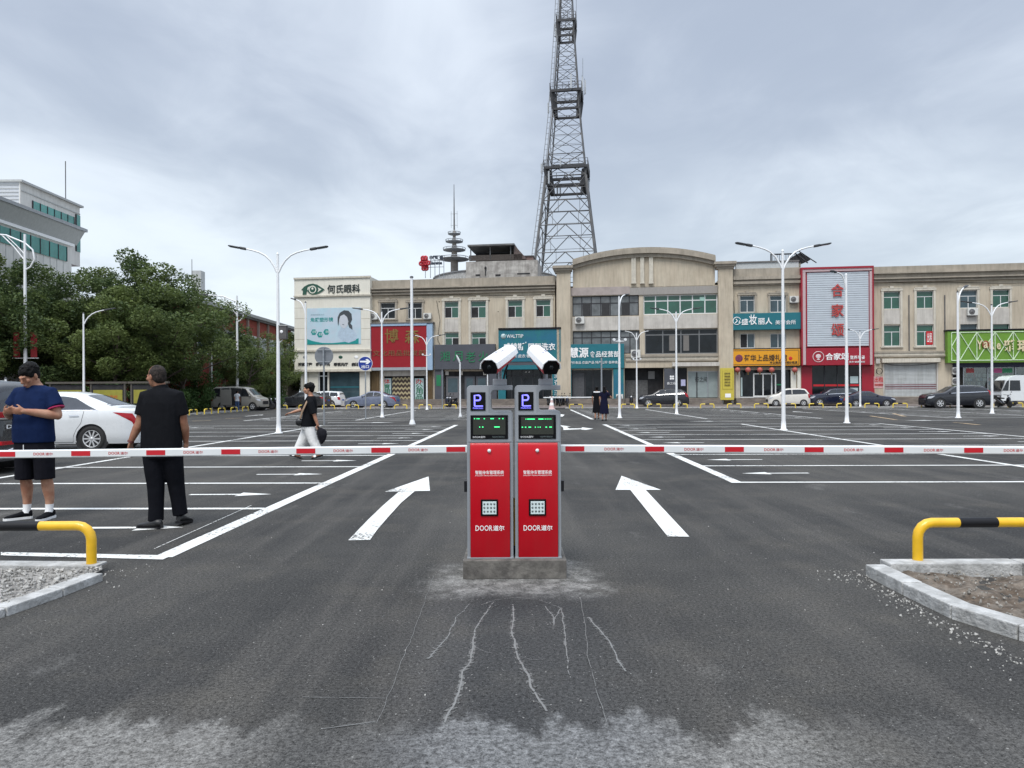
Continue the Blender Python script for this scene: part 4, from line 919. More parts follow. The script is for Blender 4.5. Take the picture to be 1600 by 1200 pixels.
# ================================================================== the row of shops
def fbase(px, d=0): return FM @ Matrix.Translation((fu(px, d), -d, 0))
def fthing(name, label, cat, px, d=0, group=None, z=0): return thing(name, label, cat, fbase(px, d) @ Matrix.Translation((0, 0, z)), group)
def fp(mb, name, m, par, bevel=0): return mb.build(name, m, par, FM, bevel)
def rect(px0, py0, px1, py1, d=0): pc = (px0+px1)/2; return [fu(px0, d), fh(pc, py1, d), fu(px1, d), fh(pc, py0, d)]
def wall_holes(u0, u1, h0, h1, holes, dep=.22, d=0):
    mb = MB(); us = sorted(set([u0, u1]+[q for r in holes for q in (r[0], r[2])])); hs = sorted(set([h0, h1]+[q for r in holes for q in (r[1], r[3])]))
    us = [u for u in us if u0-1e-6 <= u <= u1+1e-6]; hs = [h for h in hs if h0-1e-6 <= h <= h1+1e-6]
    for a, b in zip(us, us[1:]):
        for c, e in zip(hs, hs[1:]):
            x, z = (a+b)/2, (c+e)/2
            if any(r[0] < x < r[2] and r[1] < z < r[3] for r in holes): continue
            mb.quad((a, -d, c), (b, -d, c), (b, -d, e), (a, -d, e))
    for r in holes:
        a, c, b, e = r; y0, y1 = -d, -d+dep
        mb.quad((a, y0, c), (b, y0, c), (b, y1, c), (a, y1, c)); mb.quad((a, y1, e), (b, y1, e), (b, y0, e), (a, y0, e))
        mb.quad((a, y0, e), (a, y0, c), (a, y1, c), (a, y1, e)); mb.quad((b, y0, c), (b, y0, e), (b, y1, e), (b, y1, c))
    return mb
FRW = mat('white_window_frame', (.66, .67, .67), .5, var=.05); FRD = mat('dark_window_frame', (.035, .035, .04), .5, var=.1, spec=.25); FRG = mat('grey_window_frame', (.16, .165, .17), .5, var=.1)
def window(par, r, gl, fr=FRW, cols=2, trans=.34, dep=.18, fwd=.06, d=0, rows=None, open_=None):
    a, c, b, e = r; y = -d+dep; mb = MB(); k = fwd
    mb.box(a, y-.05, c, a+k, y, e); mb.box(b-k, y-.05, c, b, y, e); mb.box(a+k, y-.05, e-k, b-k, y, e); mb.box(a+k, y-.05, c, b-k, y, c+k)
    zt = e-(e-c)*trans if trans else e-k
    if trans: mb.box(a+k, y-.052, zt-k/2, b-k, y-.001, zt+k/2)
    for i in range(1, cols):
        x = a+(b-a)*i/cols; mb.box(x-k/2, y-.054, c+k, x+k/2, y-.002, zt-k/2 if trans else e-k)
        if rows: mb.box(x-k/2, y-.054, zt+k/2, x+k/2, y-.002, e-k)
    w = fp(mb, 'window', fr, par); mb = MB(); mb.box(a+k*.5, y-.03, c+k*.5, b-k*.5, y-.02, e-k*.5); fp(mb, 'pane', gl, w)
    if open_ is not None:
        x0 = a+k+(b-a-2*k)*open_/cols; mb = MB(); mb.box(x0, y-.034, c+k, x0+(b-a)/cols-k, y-.031, zt-k/2); fp(mb, 'open_sash', DARK, w)
    return w
def fascia(mb, px0, px1, py0, py1, d0, d1):  # level moulding
    pc = (px0+px1)/2; mb.box(fu(px0, d1), -d1, fh(pc, py1, d1), fu(px1, d1), -d0, fh(pc, py0, d1))
def body_box(par, px0, px1, h, dep, m=BEIGE, front=.02):
    mb = MB(); u0, u1 = fu(px0), fu(px1); mb.quad((u0, 0, 0), (u0, 0, h), (u0, dep, h), (u0, dep, 0)); mb.quad((u1, 0, 0), (u1, dep, 0), (u1, dep, h), (u1, 0, h)); mb.quad((u0, dep, 0), (u0, dep, h), (u1, dep, h), (u1, dep, 0)); fp(mb, 'side_wall', m, par)
    mb = MB(); mb.quad((u0, 0, h-.9), (u1, 0, h-.9), (u1, dep, h-.9), (u0, dep, h-.9)); fp(mb, 'roof', ROOF, par)
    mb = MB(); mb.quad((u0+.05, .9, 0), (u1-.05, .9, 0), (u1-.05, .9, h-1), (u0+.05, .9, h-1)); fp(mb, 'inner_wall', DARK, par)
def cornice(par, px0, px1, pys, ds, m=BEIGE2):
    for (a, b), (d0, d1) in zip(zip(pys, pys[1:]), ds): mb = MB(); fascia(mb, px0, px1, a, b, d0, d1); fp(mb, 'cornice', m, par)
def trim(par, px0, py0, px1, py1, w=4, m=BEIGEL, d=.09, key=True, sill=True):
    mb = MB(); mb.fb(px0-w, py0-1, px0, py1, 0, d); mb.fb(px1, py0-1, px1+w, py1, 0, d); mb.fb(px0-w-1, py0-w-1, px1+w+1, py0-1, 0, d+.03)
    if key: mb.fb((px0+px1)/2-3, py0-w-5, (px0+px1)/2+3, py0-w-1, 0, d+.06); mb.fb(px0-w+1, py0-w-2.5, px1+w-1, py0-w-1, 0, d+.05)
    if sill: mb.fb(px0-w-1, py1, px1+w+1, py1+2, 0, d+.06)
    fp(mb, 'window_surround', m, par)
def ac(px0, py0, px1, py1, label, d=.02, group='air conditioner units on the shop row', cage=False):
    t = fthing('air_conditioner', label, 'air conditioner', (px0+px1)/2, d, group, fh((px0+px1)/2, py1, d)); dd = d+.34
    mb = MB(); mb.fb(px0, py0, px1, py1, d+.06, dd); fp(mb, 'casing', mat('ac_white', (.60, .60, .57), .5, var=.1, vs=4), t, .02)
    a, c, b, e = rect(px0, py0, px1, py1, dd); r = (e-c)*.40; mb = MB(); mb.lathe([(r, 0), (r, .02), (r*.9, .025), (r*.3, .01), (r*.25, .03), (.01, .03)], 18, Matrix.Translation((a+(b-a)*.4, -dd, (c+e)/2)) @ Matrix.Rotation(R(90), 4, 'X')); fp(mb, 'fan_grille', DSTEEL, t)
    mb = MB(); mb.fb(px0+1, py1, px1-1, py1+1.2, d-.02, dd); fp(mb, 'bracket', DSTEEL, t)
    return t
def sign(name, label, px0, py0, px1, py1, d0, d1, m, cat='shop sign', bevel=.02):
    t = fthing(name, label, cat, (px0+px1)/2, d1, None, fh((px0+px1)/2, py1, d1)); mb = MB(); mb.fb(px0, py0, px1, py1, d0, d1); fp(mb, 'panel', m, t, bevel); return t
def ft(s, m, par, px0, py0, px1, py1, d, bold=0.0, depth=.03, name='lettering'):
    a, c, b, e = rect(px0, py0, px1, py1, d); return text(s, m, par, a, c, b, e, -d, FM, name, bold, depth)
def fbx(name, m, par, px0, py0, px1, py1, d0, d1, bevel=0): mb = MB(); mb.fb(px0, py0, px1, py1, d0, d1); return fp(mb, name, m, par, bevel)
# ---- left wing
PL = 634
lw = fthing('shop_building', 'stained beige three storey block between the cream eye clinic and the arched block', 'building', 724)
U = [(595, 473, 618, 498), (638, 473, 660, 498), (695, 471, 717, 497), (736, 470, 760, 497), (794, 469, 817, 496), (838, 468, 861, 495)]
Lo = [(695.5, 519.5, 718, 547), (737, 519.5, 760, 547)]
holes = [rect(*r) for r in U+Lo]+[rect(600, 586, 672, PL-2), rect(694, 580, 778, PL-2), rect(784, 576, 862, PL-2)]
u0, u1 = fu(578), fu(868); htop = fh(724, 435)
fp(wall_holes(u0, u1, 0, htop-.3, holes), 'wall', BEIGE, lw); body_box(lw, 578, 868, htop, 13)
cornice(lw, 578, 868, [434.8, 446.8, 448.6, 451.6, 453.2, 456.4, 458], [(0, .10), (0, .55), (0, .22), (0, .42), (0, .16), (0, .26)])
for i, r in enumerate(U): window(lw, rect(*r), GLD if i < 2 else GLG, open_=0 if i > 1 else None)
for r in Lo: window(lw, rect(*r), GLG, trans=.30, open_=1)
for i, r in enumerate(U):
    if i < 2: trim(lw, *r, w=3, m=BEIGE2)
    else:
        r2 = (r[0], r[1], r[2], 547 if i < 4 else 516); trim(lw, *r2, w=3.5, sill=False); fbx('spandrel', SPAND, lw, r[0], r[3]+1, r[2], 518.5 if i < 4 else 516, -.02, .035)
fbx('plinth', STEP, lw, 578, 627, 868, 640, 0, .12)
for (a, b, c, e), l in (((577, 489, 590, 499), 'air conditioner at the left end of the stained wing beside the eye clinic'), ((662, 489, 674, 498), 'air conditioner right of the second grey window above the red sign')): ac(a, b, c, e, l)
# red sign with gold characters
t = sign('shop_sign', 'big red shop sign with two large gold characters in a pale blue lightbox frame', 580, 509, 667, 574, .1, .55, REDO)
fbx('lightbox_frame', BLUEL, t, 575.8, 505.5, 580, 578, .1, .60); fbx('lightbox_frame', BLUEL, t, 667, 505.5, 676, 578, .1, .58); fbx('lightbox_frame', BLUEL, t, 580, 505.5, 667, 509, .1, .62); fbx('lightbox_frame', mat('grey_metal_strip', (.32, .35, .38), .5), t, 577, 574, 668, 578.5, .1, .62); fbx('rain_cover', ROOF, t, 574.5, 503.5, 677.5, 505.3, 0, .66)
ft('博', GOLD, t, 602, 514, 623, 536.5, .56, .01); ft('森', GOLD, t, 633, 514, 656, 536.5, .56, .01); ft('文化用品批发部', mat('dull_gold_letter', (.20, .10, .04), .5), t, 583, 547, 665, 556, .56)
for a, b in ((579, 593), (668, 676)):
    mb = MB()
    for k in range(int((b-a)/2)): mb.fb(a+k*2, 579, a+k*2+1.7, 626, .05, .12+.05*(k % 2))
    tag(fp(mb, 'timber_slats', WOODC, None), f'brown timber strips {"left" if a < 600 else "right"} of the zigzag shutter', 'cladding')
dz = fthing('storefront', 'shop front under the red sign with zigzag patterned shutter', 'shop front', 630, 0)
zz_ = MB(); zz2 = MB(); a, c, b, e = rect(613, 588, 642, 625, -.15)
zz_.box(a, .14, c, b, .18, e); fp(zz_, 'shutter', mat('dark_brown_shutter', (.045, .028, .022), .6), dz)
nz, nr_ = 5, 5; wz = (b-a)/nz; hz = (e-c)/nr_
for rI in range(nr_):
    base = c+hz*rI; pts = []
    for k in range(nz*2+1): pts.append((a+wz*k/2, base+(hz*.45 if k % 2 else .02)))
    for (x0, z0), (x1, z1) in zip(pts, pts[1:]): zz2.prism([(x0, .135, z0), (x1, .135, z1), (x1, .135, z1+hz*.42), (x0, .135, z0+hz*.42)], (0, .004, 0))
fp(zz2, 'zigzag_pattern', mat('straw_band', (.40, .34, .20), .6), dz)
PALE = mat('pale_poster', (.42, .53, .54), .5, var=.05)
for (a, b), s in (((599, 611), '体育用品'), ((648, 662), '办公用品')):
    p = fbx('poster_strip', PALE, dz, a, 591, b, 624, -.14, -.10)
    for k, ch in enumerate(s): ft(ch, LETR if k == 0 else LETG, p, a+1.5, 592+k*8, b-1.5, 599.5+k*8, -.095)
fbx('glazing', GLB, dz, 611.3, 590, 612.8, 625, -.16, -.1); fbx('glazing', GLD, dz, 642.5, 586.5, 647.5, 625, -.16, -.12); fbx('lintel', SPAND, dz, 600, 579, 672, 587.5, -.12, .03); fbx('glazing', GLD, dz, 662.5, 588, 671.5, 625, -.16, -.12)
# slate grey shop
t = sign('shop_sign', 'slate grey shop sign with dim green characters', 679, 538, 774, 577, .05, .50, SLATE)
for k, ch in enumerate('湘月老火'): ft(ch, LETG, t, 688+k*20, 549, 703+k*20, 564 if k != 2 else 566, .515)
dz = fthing('storefront', 'slate grey shop front with dark doors beneath the dim green sign', 'shop front', 735, 0)
fbx('pillar', SLATE, dz, 679, 577, 693, 627, .02, .35); fbx('pillar', SLATE, dz, 764, 577, 776, 627, .02, .35); fbx('glazing', DARK, dz, 694, 580, 778, 626, -.2, -.16)
for a, b in ((697, 718), (726, 742), (744, 762)):
    fr_ = fbx('door', mat('door_grey', (.12, .12, .13), .5, var=.1) if a == 697 else SLATE, dz, a, 588, b, 625, -.15, -.08); fbx('door_glass', GLB, fr_, a+3, 591, b-3, 613, -.079, -.07)
for a in (696, 718, 755): fbx('wall_lamp', SPAND, dz, a, 579.5, a+5, 586, -.05, .05)
fbx('green_poster', LETG, dz, 682, 586, 689, 603, .36, .37)
# laundry
t = sign('shop_sign', 'teal laundry sign with white lettering behind the gate cameras', 779.5, 515, 876, 565, .05, .55, TEAL2)
fbx('rain_cover', BLACK, t, 779, 511.8, 877, 514.8, 0, .62); fbx('border', TEAL, t, 779.3, 514.9, 781, 565, .56, .585); fbx('border', TEAL, t, 874.5, 514.9, 876.3, 565, .56, .585); fbx('grey_strip', SLATE, t, 780, 565, 876, 570.5, .05, .50); fbx('lower_strip', TEAL, t, 780, 570.5, 876, 577, .05, .56)
a, c, b, e = rect(783, 521.5, 791, 529.5, .56); mb = MB(); mb.lathe([((b-a)/2, 0), ((b-a)/2, .02), (.01, .021)], 20, Matrix.Translation(((a+b)/2, -.56, (c+e)/2)) @ Matrix.Rotation(R(90), 4, 'X')); fp(mb, 'emblem', PALE, t); mb = MB(); mb.prism([(a+.15, -.585, c+.18), (b-.1, -.585, e-.22), (b-.2, -.585, e-.1), (a+.3, -.585, (c+e)/2)], (0, .005, 0)); fp(mb, 'emblem_leaf', TEAL, t)
ft('WALTTIP', LETW, t, 792, 522.5, 818, 528, .565); ft('威特斯', LETW, t, 787, 536, 820, 547.5, .565, .02); ft('国际洗衣', LETW, t, 826, 536, 868, 547.5, .565, .02); ft('洗衣·皮衣·奢侈品', LETW, t, 797, 553.5, 840, 559, .565)
mb = MB(); a, c, b, e = rect(820.5, 534, 823.5, 537, .57); mb.ell(((a+b)/2, -.57, (c+e)/2), .09, .03, .09, 8, 6); fp(mb, 'trade_dot', PALE, t)
dz = fthing('storefront', 'laundry shop front with dark glass and teal side panels', 'shop front', 828, 0)
fbx('side_panel', TEAL, dz, 863, 577, 877, 630, .02, .40); fbx('side_panel', TEAL, dz, 778.5, 577, 790, 630, .02, .40); fbx('glazing', GLD, dz, 790, 578, 863, 627, -.2, -.15)
for a in (799, 815, 832, 848): fbx('mullion', FRD, dz, a, 578, a+1.2, 627, -.15, -.08)
fbx('transom', FRD, dz, 790, 586, 863, 587.5, -.15, -.08)
for k, ch in enumerate('洗衣生活'): ft(ch, LETW, dz, 866, 583+k*10, 874, 591+k*10, .405)
for a in (822, 827): mb = MB(); q_ = rect(a, 580, a+3, 581.2, -.1); mb.ell((q_[0], .05, q_[1]), .1, .05, .04, 8, 5); fp(mb, 'downlight', LETW, dz)
# ---- arched block
ab = fthing('arched_building', 'beige block with a wide curved gable between two pillars', 'building', 1009)
hL = fh(1009, 448); holes = [rect(895, 462, 999, 494), rect(1006, 460, 1122, 491), rect(895, 517, 1000, 553), rect(1008, 514, 1122, 553), rect(893, 578, 957, PL-3), rect(976, 575, 1037, PL-1), rect(1075, 580, 1122, 622)]
fp(wall_holes(fu(870), fu(1147), 0, hL, holes, .3), 'wall', mat('mid_beige_render', (.52, .455, .355), .9, var=.1, vs=.5, st=(1, 1, .6), dirt=.3, col2=(.46, .40, .315)), ab)
body_box(ab, 870, 1147, fh(1009, 430), 14)
# gable
ua, ub = fu(896), fu(1118); um = (ua+ub)/2; z0_ = fh(1009, 449); zA, zT = fh(1009, 416), fh(1009, 400.5)
def arcz(u, za, zt, hw=None): k = (u-um)/((ub-ua)/2); return za+(zt-za)*(1-min(1, abs(k))**2.1)
N_ = 36; mb = MB(); pts = [(ua, 0, z0_)]+[(ub, 0, z0_)]+[(ub+(ua-ub)*i/N_, 0, arcz(ub+(ua-ub)*i/N_, zA, zT)) for i in range(N_+1)]
mb.prism([(x, -.0, z) for x, _, z in pts], (0, .5, 0)); fp(mb, 'gable', BEIGE, ab)
for dz0, dz1, dd in ((-.12, .22, .30), (.22, .62, .55), (.62, .80, .42)):
    mb = MB(); o = [(ua+(ub-ua)*i/N_, arcz(ua+(ub-ua)*i/N_, zA, zT)) for i in range(N_+1)]
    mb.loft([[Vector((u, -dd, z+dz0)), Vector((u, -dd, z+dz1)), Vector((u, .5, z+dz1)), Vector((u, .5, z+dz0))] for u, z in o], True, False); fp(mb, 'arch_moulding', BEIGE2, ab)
for a, b in ((987.5, 994.5), (1001.5, 1007.5), (1015, 1021.5)):
    mb = MB(); mb.fb(a, 400, b, 442.5, 0, .22); mb.fb(a-.6, 441, b+.6, 443, .0, .26); fp(mb, 'gable_rib', BEIGEL, ab)
for a, b, c0, c1, tp in ((870.5, 892, 864, 896, 414.5), (1123.5, 1146, 1117, 1152, 408)):
    fbx('pillar', BEIGE, ab, a, tp+11, b, PL-8, 0, .55); 
    for i, (y0, y1, k) in enumerate(((tp, tp+4, 0), (tp+4, tp+8, 1.8), (tp+8, tp+11.5, 3.6))): fbx('pillar_capital', BEIGE2, ab, c0+k, y0, c1-k, y1, -.3, .95-.15*i)
GRYW = mat('grey_corrugated_strip', (.30, .28, .26), .7, var=.15, vs=3, st=(6, 1, .5))
fbx('band', mat('faded_pinkish_band', (.36, .31, .29), .85, var=.15, vs=.8), ab, 893, 448.5, 985, 461, 0, .06); fbx('band', GRYW, ab, 985, 448, 1122, 459.5, 0, .10)
window(ab, rect(895, 462, 999, 494), GLS, FRD, 7, .36, .22, .09, rows=1)
PCUR = mat('dark_gap', (.03, .03, .032), .8, var=.1)
for k in (1.1, 3.1, 5.2): a, c, b, e = rect(895+k*14.8, 473.5, 895+k*14.8+12, 493, -.17); mb = MB(); mb.box(a, .15, c, b, .165, e); fp(mb, 'curtain', PCUR, ab)
window(ab, rect(1006, 460, 1122, 491), GLG, FRW, 6, .30, .22, .10, rows=1); window(ab, rect(895, 517, 1000, 553), GLS, FRD, 7, .28, .22, .09, rows=1); window(ab, rect(1008, 514, 1122, 553), GLD, FRG, 4, .22, .22, .10, rows=1)
mb = MB(); mb.fb(1094, 464, 1102, 470, -.17, -.16); fp(mb, 'window_poster', mat('mint_poster', (.35, .55, .48), .5), ab)
mb = MB()
for a in (1046, 1068): mb.fb(a, 524, a+9, 548, -.185, -.18)
fp(mb, 'curtain', mat('dim_curtain', (.16, .15, .14), .8), ab)
fbx('spandrel', SPAND, ab, 895, 495, 999, 516, 0, .05); fbx('spandrel', SPAND, ab, 1006, 492, 1122, 513, 0, .07)
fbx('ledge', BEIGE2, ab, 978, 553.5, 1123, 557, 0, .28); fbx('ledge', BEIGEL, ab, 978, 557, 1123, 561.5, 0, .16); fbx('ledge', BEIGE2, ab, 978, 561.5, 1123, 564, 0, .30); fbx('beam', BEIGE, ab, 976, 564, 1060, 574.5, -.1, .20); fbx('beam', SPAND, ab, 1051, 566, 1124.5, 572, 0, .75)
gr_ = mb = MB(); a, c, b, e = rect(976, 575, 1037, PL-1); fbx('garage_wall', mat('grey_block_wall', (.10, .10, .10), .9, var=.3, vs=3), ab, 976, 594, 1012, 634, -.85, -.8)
fbx('garage_pane', mat('pale_grey_board', (.20, .20, .20), .8), ab, 1013, 580, 1023, 592, -.84, -.8)
ac(899, 494.5, 913.5, 505.5, 'air conditioner under the upper left window band of the arched block', .05); ac(986, 546.5, 1001, 559, 'air conditioner beside the teal food shop sign', .05); ac(962.5, 616, 973.5, 627, 'air conditioner standing at the foot of the teal food shop pillar', .38)
# flower shop panel, salon door
t = sign('shop_sign', 'dark grey upright sign with a white four petal flower', 1038, 576, 1058, 620, .03, .30, SLATE)
mb = MB(); a, c, b, e = rect(1046, 585.5, 1054, 594.5, .305); cx, cz = (a+b)/2, (c+e)/2; r_ = (b-a)*.5
for k in range(4):
    an = math.pi/4+k*math.pi/2; dx, dz_ = math.cos(an), math.sin(an); pts = [(cx+dx*r_*.12, -.31, cz+dz_*r_*.12)]+[(cx+dx*r_*.62+r_*.40*math.cos(an+R(v)), -.31, cz+dz_*r_*.62+r_*.40*math.sin(an+R(v))) for v in range(-140, 141, 40)]
    mb.prism(pts, (0, .01, 0))
fp(mb, 'flower_emblem', LETW, t); ft('香之缘', LETW, t, 1042, 597, 1056.5, 601, .31)
fbx('side_panel', BLACK, t, 1058, 575, 1073.5, 625, .02, .1); fbx('notice', mat('pale_violet_poster', (.42, .42, .60), .5, var=.15, vs=6), t, 1064, 593, 1071, 603, .11, .12)
dz = fthing('salon_entrance', 'frosted glass salon doors with dark characters behind the flower sign', 'shop front', 1098, 0)
fbx('glazing', mat('frosted_glass', (.27, .32, .32), .35, var=.15, vs=.7), dz, 1075, 580, 1122, 621, -.2, -.16)
for a in (1075, 1089, 1106, 1121): fbx('door_frame', FRD if a in (1089,) else STEEL, dz, a-.7, 580, a+.7, 621, -.16, -.08)
fbx('transom', STEEL, dz, 1075, 580, 1122, 581.5, -.16, -.07); ft('行之间', LETB, dz, 1086, 589, 1105, 597, -.15)
# yellow advertising panel on a stand
t = fthing('advertising_panel', 'yellow framed advertising panel leaning by the right pillar of the arched block', 'panel', 1136, .75)
YP = mat('yellow_panel', (.52, .43, .06), .5, var=.06); fbx('panel', YP, t, 1125.5, 575, 1147, 625, .75, .95, .02); fbx('frame_line', mat('ochre_line', (.36, .28, .03), .5), t, 1128.5, 579.5, 1145.5, 608.5, .95, .962); fbx('face', YP, t, 1129.3, 580.2, 1144.7, 607.8, .962, .968)
for k in range(5): ft('招商出租热线电话'[:4+k % 3], mat('brown_small_print', (.22, .17, .05), .6), t, 1132, 582+k*4.6, 1141, 585+k*4.6, .97)
fbx('white_label', LETW, t, 1133, 615, 1142, 621, .955, .965)
for a in (1128, 1143): fbx('foot', DSTEEL, t, a, 625, a+2.5, 637, .75, .9)
# teal food shop
t = sign('shop_sign', 'teal food shop sign with white characters beside the white single lamp post', 883, 537.5, 975.5, 575.5, .05, .50, TEAL)
ft('慧源', LETW, t, 890, 543, 920, 559, .51, .02); ft('食品经营部', LETW, t, 921.5, 548.5, 968, 558, .51, .012); ft('平价食品 农副产品 特产山珍 各种食品', LETW, t, 889.5, 564, 970, 568.5, .51)
dz = fthing('storefront', 'dark glass food shop front between two teal pillars', 'shop front', 930, 0)
fbx('pillar', TEAL2, dz, 884, 575.5, 893, 632, .02, .42); fbx('pillar', TEAL2, dz, 958.5, 575.5, 974.5, 632, .02, .42); fbx('glazing', GLD, dz, 893, 577, 958, 630, -.25, -.2)
for a in (893.5, 914, 926, 938, 956.5): fbx('mullion', STEEL if a > 950 else FRD, dz, a, 577, a+1.3, 630, -.2, -.12)
fbx('blind', mat('grey_roller_blind', (.07, .072, .078), .7, var=.2), dz, 895, 583, 913, 629, -.19, -.17)
# ---- narrow bay right of the arch
nb = fthing('shop_building', 'narrow beige bay between the arched block and the silver louvred billboard', 'building', 1200)
U = [(1157, 462, 1180, 488), (1204, 462, 1229, 488), (1157, 521, 1180, 544), (1204, 521, 1229, 544)]
holes = [rect(*r) for r in U]+[rect(1153, 578, 1240, 622)]
fp(wall_holes(fu(1147), fu(1252), 0, fh(1200, 420), holes), 'wall', BEIGE, nb); body_box(nb, 1147, 1252, fh(1200, 412), 13)
for r in U: window(nb, rect(*r), GLB, FRW, 2, .27 if r[1] < 500 else 0, open_=0 if r[1] > 500 and r[0] < 1200 else None)
for r in U[:2]: trim(nb, *r, w=3, m=BEIGE2)
cornice(nb, 1147, 1252, [419, 431, 436, 439, 443, 446], [(0, .15), (0, .45), (0, .25), (0, .36), (0, .15)]); fbx('parapet_sheet', mat('pale_roof_sheet', (.45, .47, .47), .6, var=.1), nb, 1151, 409, 1249, 419, -.3, .10); fbx('roof_coping', ROOF, nb, 1150, 407.6, 1250, 409.4, -.4, .2)
fbx('plinth', STEP, nb, 1147, 622, 1252, 640, 0, .15)
ac(1235, 462.5, 1249, 472.5, 'air conditioner between the narrow bay window and the louvred billboard')
t = sign('shop_sign', 'long teal beauty salon sign across the narrow bay', 1137.5, 489, 1252, 515, .05, .55, TEAL)
ft('盛', LETW, t, 1159, 498, 1169.5, 507.5, .56, .012); ft('妆', LETW, t, 1171, 491.5, 1183, 507.5, .56, .012); ft('丽人', LETW, t, 1185, 496.5, 1207, 507, .56, .012); ft('美容会所', LETW, t, 1212, 500, 1244, 507, .56)
a, c, b, e = rect(1146, 495, 1158, 508, .56); mb = MB(); rr = (b-a)/2; pts = [((a+b)/2+rr*math.cos(R(v)), -.57, (c+e)/2+rr*math.sin(R(v))) for v in range(20, 341, 16)]; mb.tube(pts, .035, 5); mb.tube([((a+b)/2-.15, -.57, c+.2), ((a+b)/2+.05, -.57, (c+e)/2), ((a+b)/2-.1, -.57, e-.2)], .05, 5); mb.tube([((a+b)/2+.2, -.57, c+.2), ((a+b)/2+.25, -.57, e-.35)], .05, 5); fp(mb, 'emblem', LETW, t)
t = sign('shop_sign', 'orange shop sign with dark brush characters and a dark border', 1139, 544, 1252, 573, .05, .50, BLACK)
fbx('face', ORANGE, t, 1140.6, 545.6, 1250.5, 571.4, .50, .52)
for r in ((1142.5, 547, 1249, 548), (1142.5, 569, 1249, 570), (1142.5, 548, 1143.5, 569), (1248, 548, 1249, 569)): fbx('border_line', WOODC, t, *r, .52, .53)
ft('荷华上品婚礼馆', mat('dark_brown_letter', (.05, .025, .01), .5), t, 1163, 554, 1230, 564, .525, .012); ft('专业婚庆策划婚纱租赁', LETB, t, 1203, 564.5, 1246, 568, .525)
a, c, b, e = rect(1149, 554, 1161, 566, .525); mb = MB(); mb.ell(((a+b)/2, -.52, (c+e)/2), (b-a)/2, .02, (e-c)/2, 16, 8); fp(mb, 'emblem', mat('plum_emblem', (.16, .03, .07), .5, var=.5, vs=5), t); a, c, b, e = rect(1232.5, 557, 1238.5, 563, .525); mb = MB(); mb.ell(((a+b)/2, -.52, (c+e)/2), (b-a)/2, .02, (e-c)/2, 12, 6); fp(mb, 'seal', LETR, t)
dz = fthing('storefront', 'shop front under the orange sign with white framed glass doors', 'shop front', 1195, 0)
fbx('glazing', GLD, dz, 1153, 578, 1240, 622, -.2, -.16); fbx('pilaster', BEIGEL, dz, 1149.5, 575, 1156.5, 622, 0, .2); fbx('pilaster', CREAM, dz, 1236, 575, 1244, 622, 0, .2); fbx('pilaster', CREAM, dz, 1246, 575, 1251, 622, 0, .2)
for a in (1177, 1191.5, 1205, 1211): fbx('door_frame', FRW, dz, a, 583, a+1.8, 621, -.16, -.06)
fbx('door_frame', FRW, dz, 1178.8, 583, 1211, 585, -.16, -.061); fbx('door_frame', FRW, dz, 1178.8, 618, 1211, 621, -.16, -.061); fbx('sill', FRW, dz, 1156, 620, 1178, 621.5, -.1, .05)
fbx('green_sticker', LETG, dz, 1213, 600, 1226, 602, -.155, -.15); fbx('price_list', PALE, dz, 1157.5, 590, 1160, 619, -.15, -.14)
LAN = mat('faded_red_lantern', (.42, .10, .08), .7, var=.15, vs=6); lp0 = None
for i, px in enumerate((1152.5, 1169, 1187.5, 1206, 1242)):
    z = fh(px, 578, .6); M = FM @ Matrix.Translation((fu(px, .6), -.6, z))
    if lp0 is None:
        lp0 = thing('lantern', 'faded red round lantern hanging under the orange sign', 'lantern', M, 'lanterns under the orange sign')
        mb = MB(); mb.lathe([(.08, -.23), (.19, -.17), (.27, 0), (.19, .17), (.08, .23)], 14); mb.build('shade', LAN, lp0, M); mb = MB(); mb.lathe([(.09, -.26), (.09, -.22)], 10); mb.lathe([(.05, -.45), (.06, -.26)], 8); mb.lathe([(.09, .22), (.09, .25)], 10); mb.tube([(0, 0, .24), (0, 0, .42)], .012, 4); mb.build('tassel', GOLD, lp0, M)
    else: dup(lp0, M)
# ---- silver louvred billboard
rb = fthing('shop_building', 'crimson framed shop with a tall silver louvred billboard', 'building', 1309)
hh = fh(1309, 417); fp(wall_holes(fu(1252), fu(1366.5), 0, hh, [rect(1269, 571, 1347, 622)]), 'wall', REDS, rb); body_box(rb, 1252, 1366.5, hh, 13)
PKF = mat('pale_pink_frame', (.50, .37, .38), .5, var=.05); LOU = mat('silver_louvre', (.45, .49, .53), .45, .15, var=.05, vs=1)
fbx('outer_frame', REDS, rb, 1252.8, 416.5, 1366, 419.5, 0, .72)
for r in ((1252.8, 419.5, 1255, 571), (1364, 419.5, 1366, 571)): fbx('outer_frame', REDS, rb, *r, 0, .70)
fbx('inner_frame', PKF, rb, 1255, 419.5, 1364, 423.5, 0, .66)
for r in ((1255, 423.5, 1259.5, 570), (1359.8, 423.5, 1364, 570)): fbx('inner_frame', PKF, rb, *r, 0, .64)
fbx('board', REDS, rb, 1259.5, 423.5, 1359.8, 542, 0, .5)
mb = MB(); n = 34
for k in range(n):
    a, c, b, e = rect(1262, 425+k*116/n, 1358, 425+(k+.98)*116/n, .55); mb.prism([(a, -.50, c), (a, -.56, c+.02), (a, -.54, e), (a, -.50, e)], (b-a, 0, 0))
fp(mb, 'louvre_slats', LOU, rb)
for ch, y in (('合', 443.5), ('家', 475), ('颂', 505.5)): ft(ch, mat('faded_red_letter', (.42, .05, .045), .5, var=.15, vs=6), rb, 1299.5, y, 1319, y+20, .62, .015, .06)
t = sign('shop_sign', 'crimson sign with a round emblem under the louvred billboard', 1260, 543.5, 1359.5, 570.5, .4, .62, REDS)
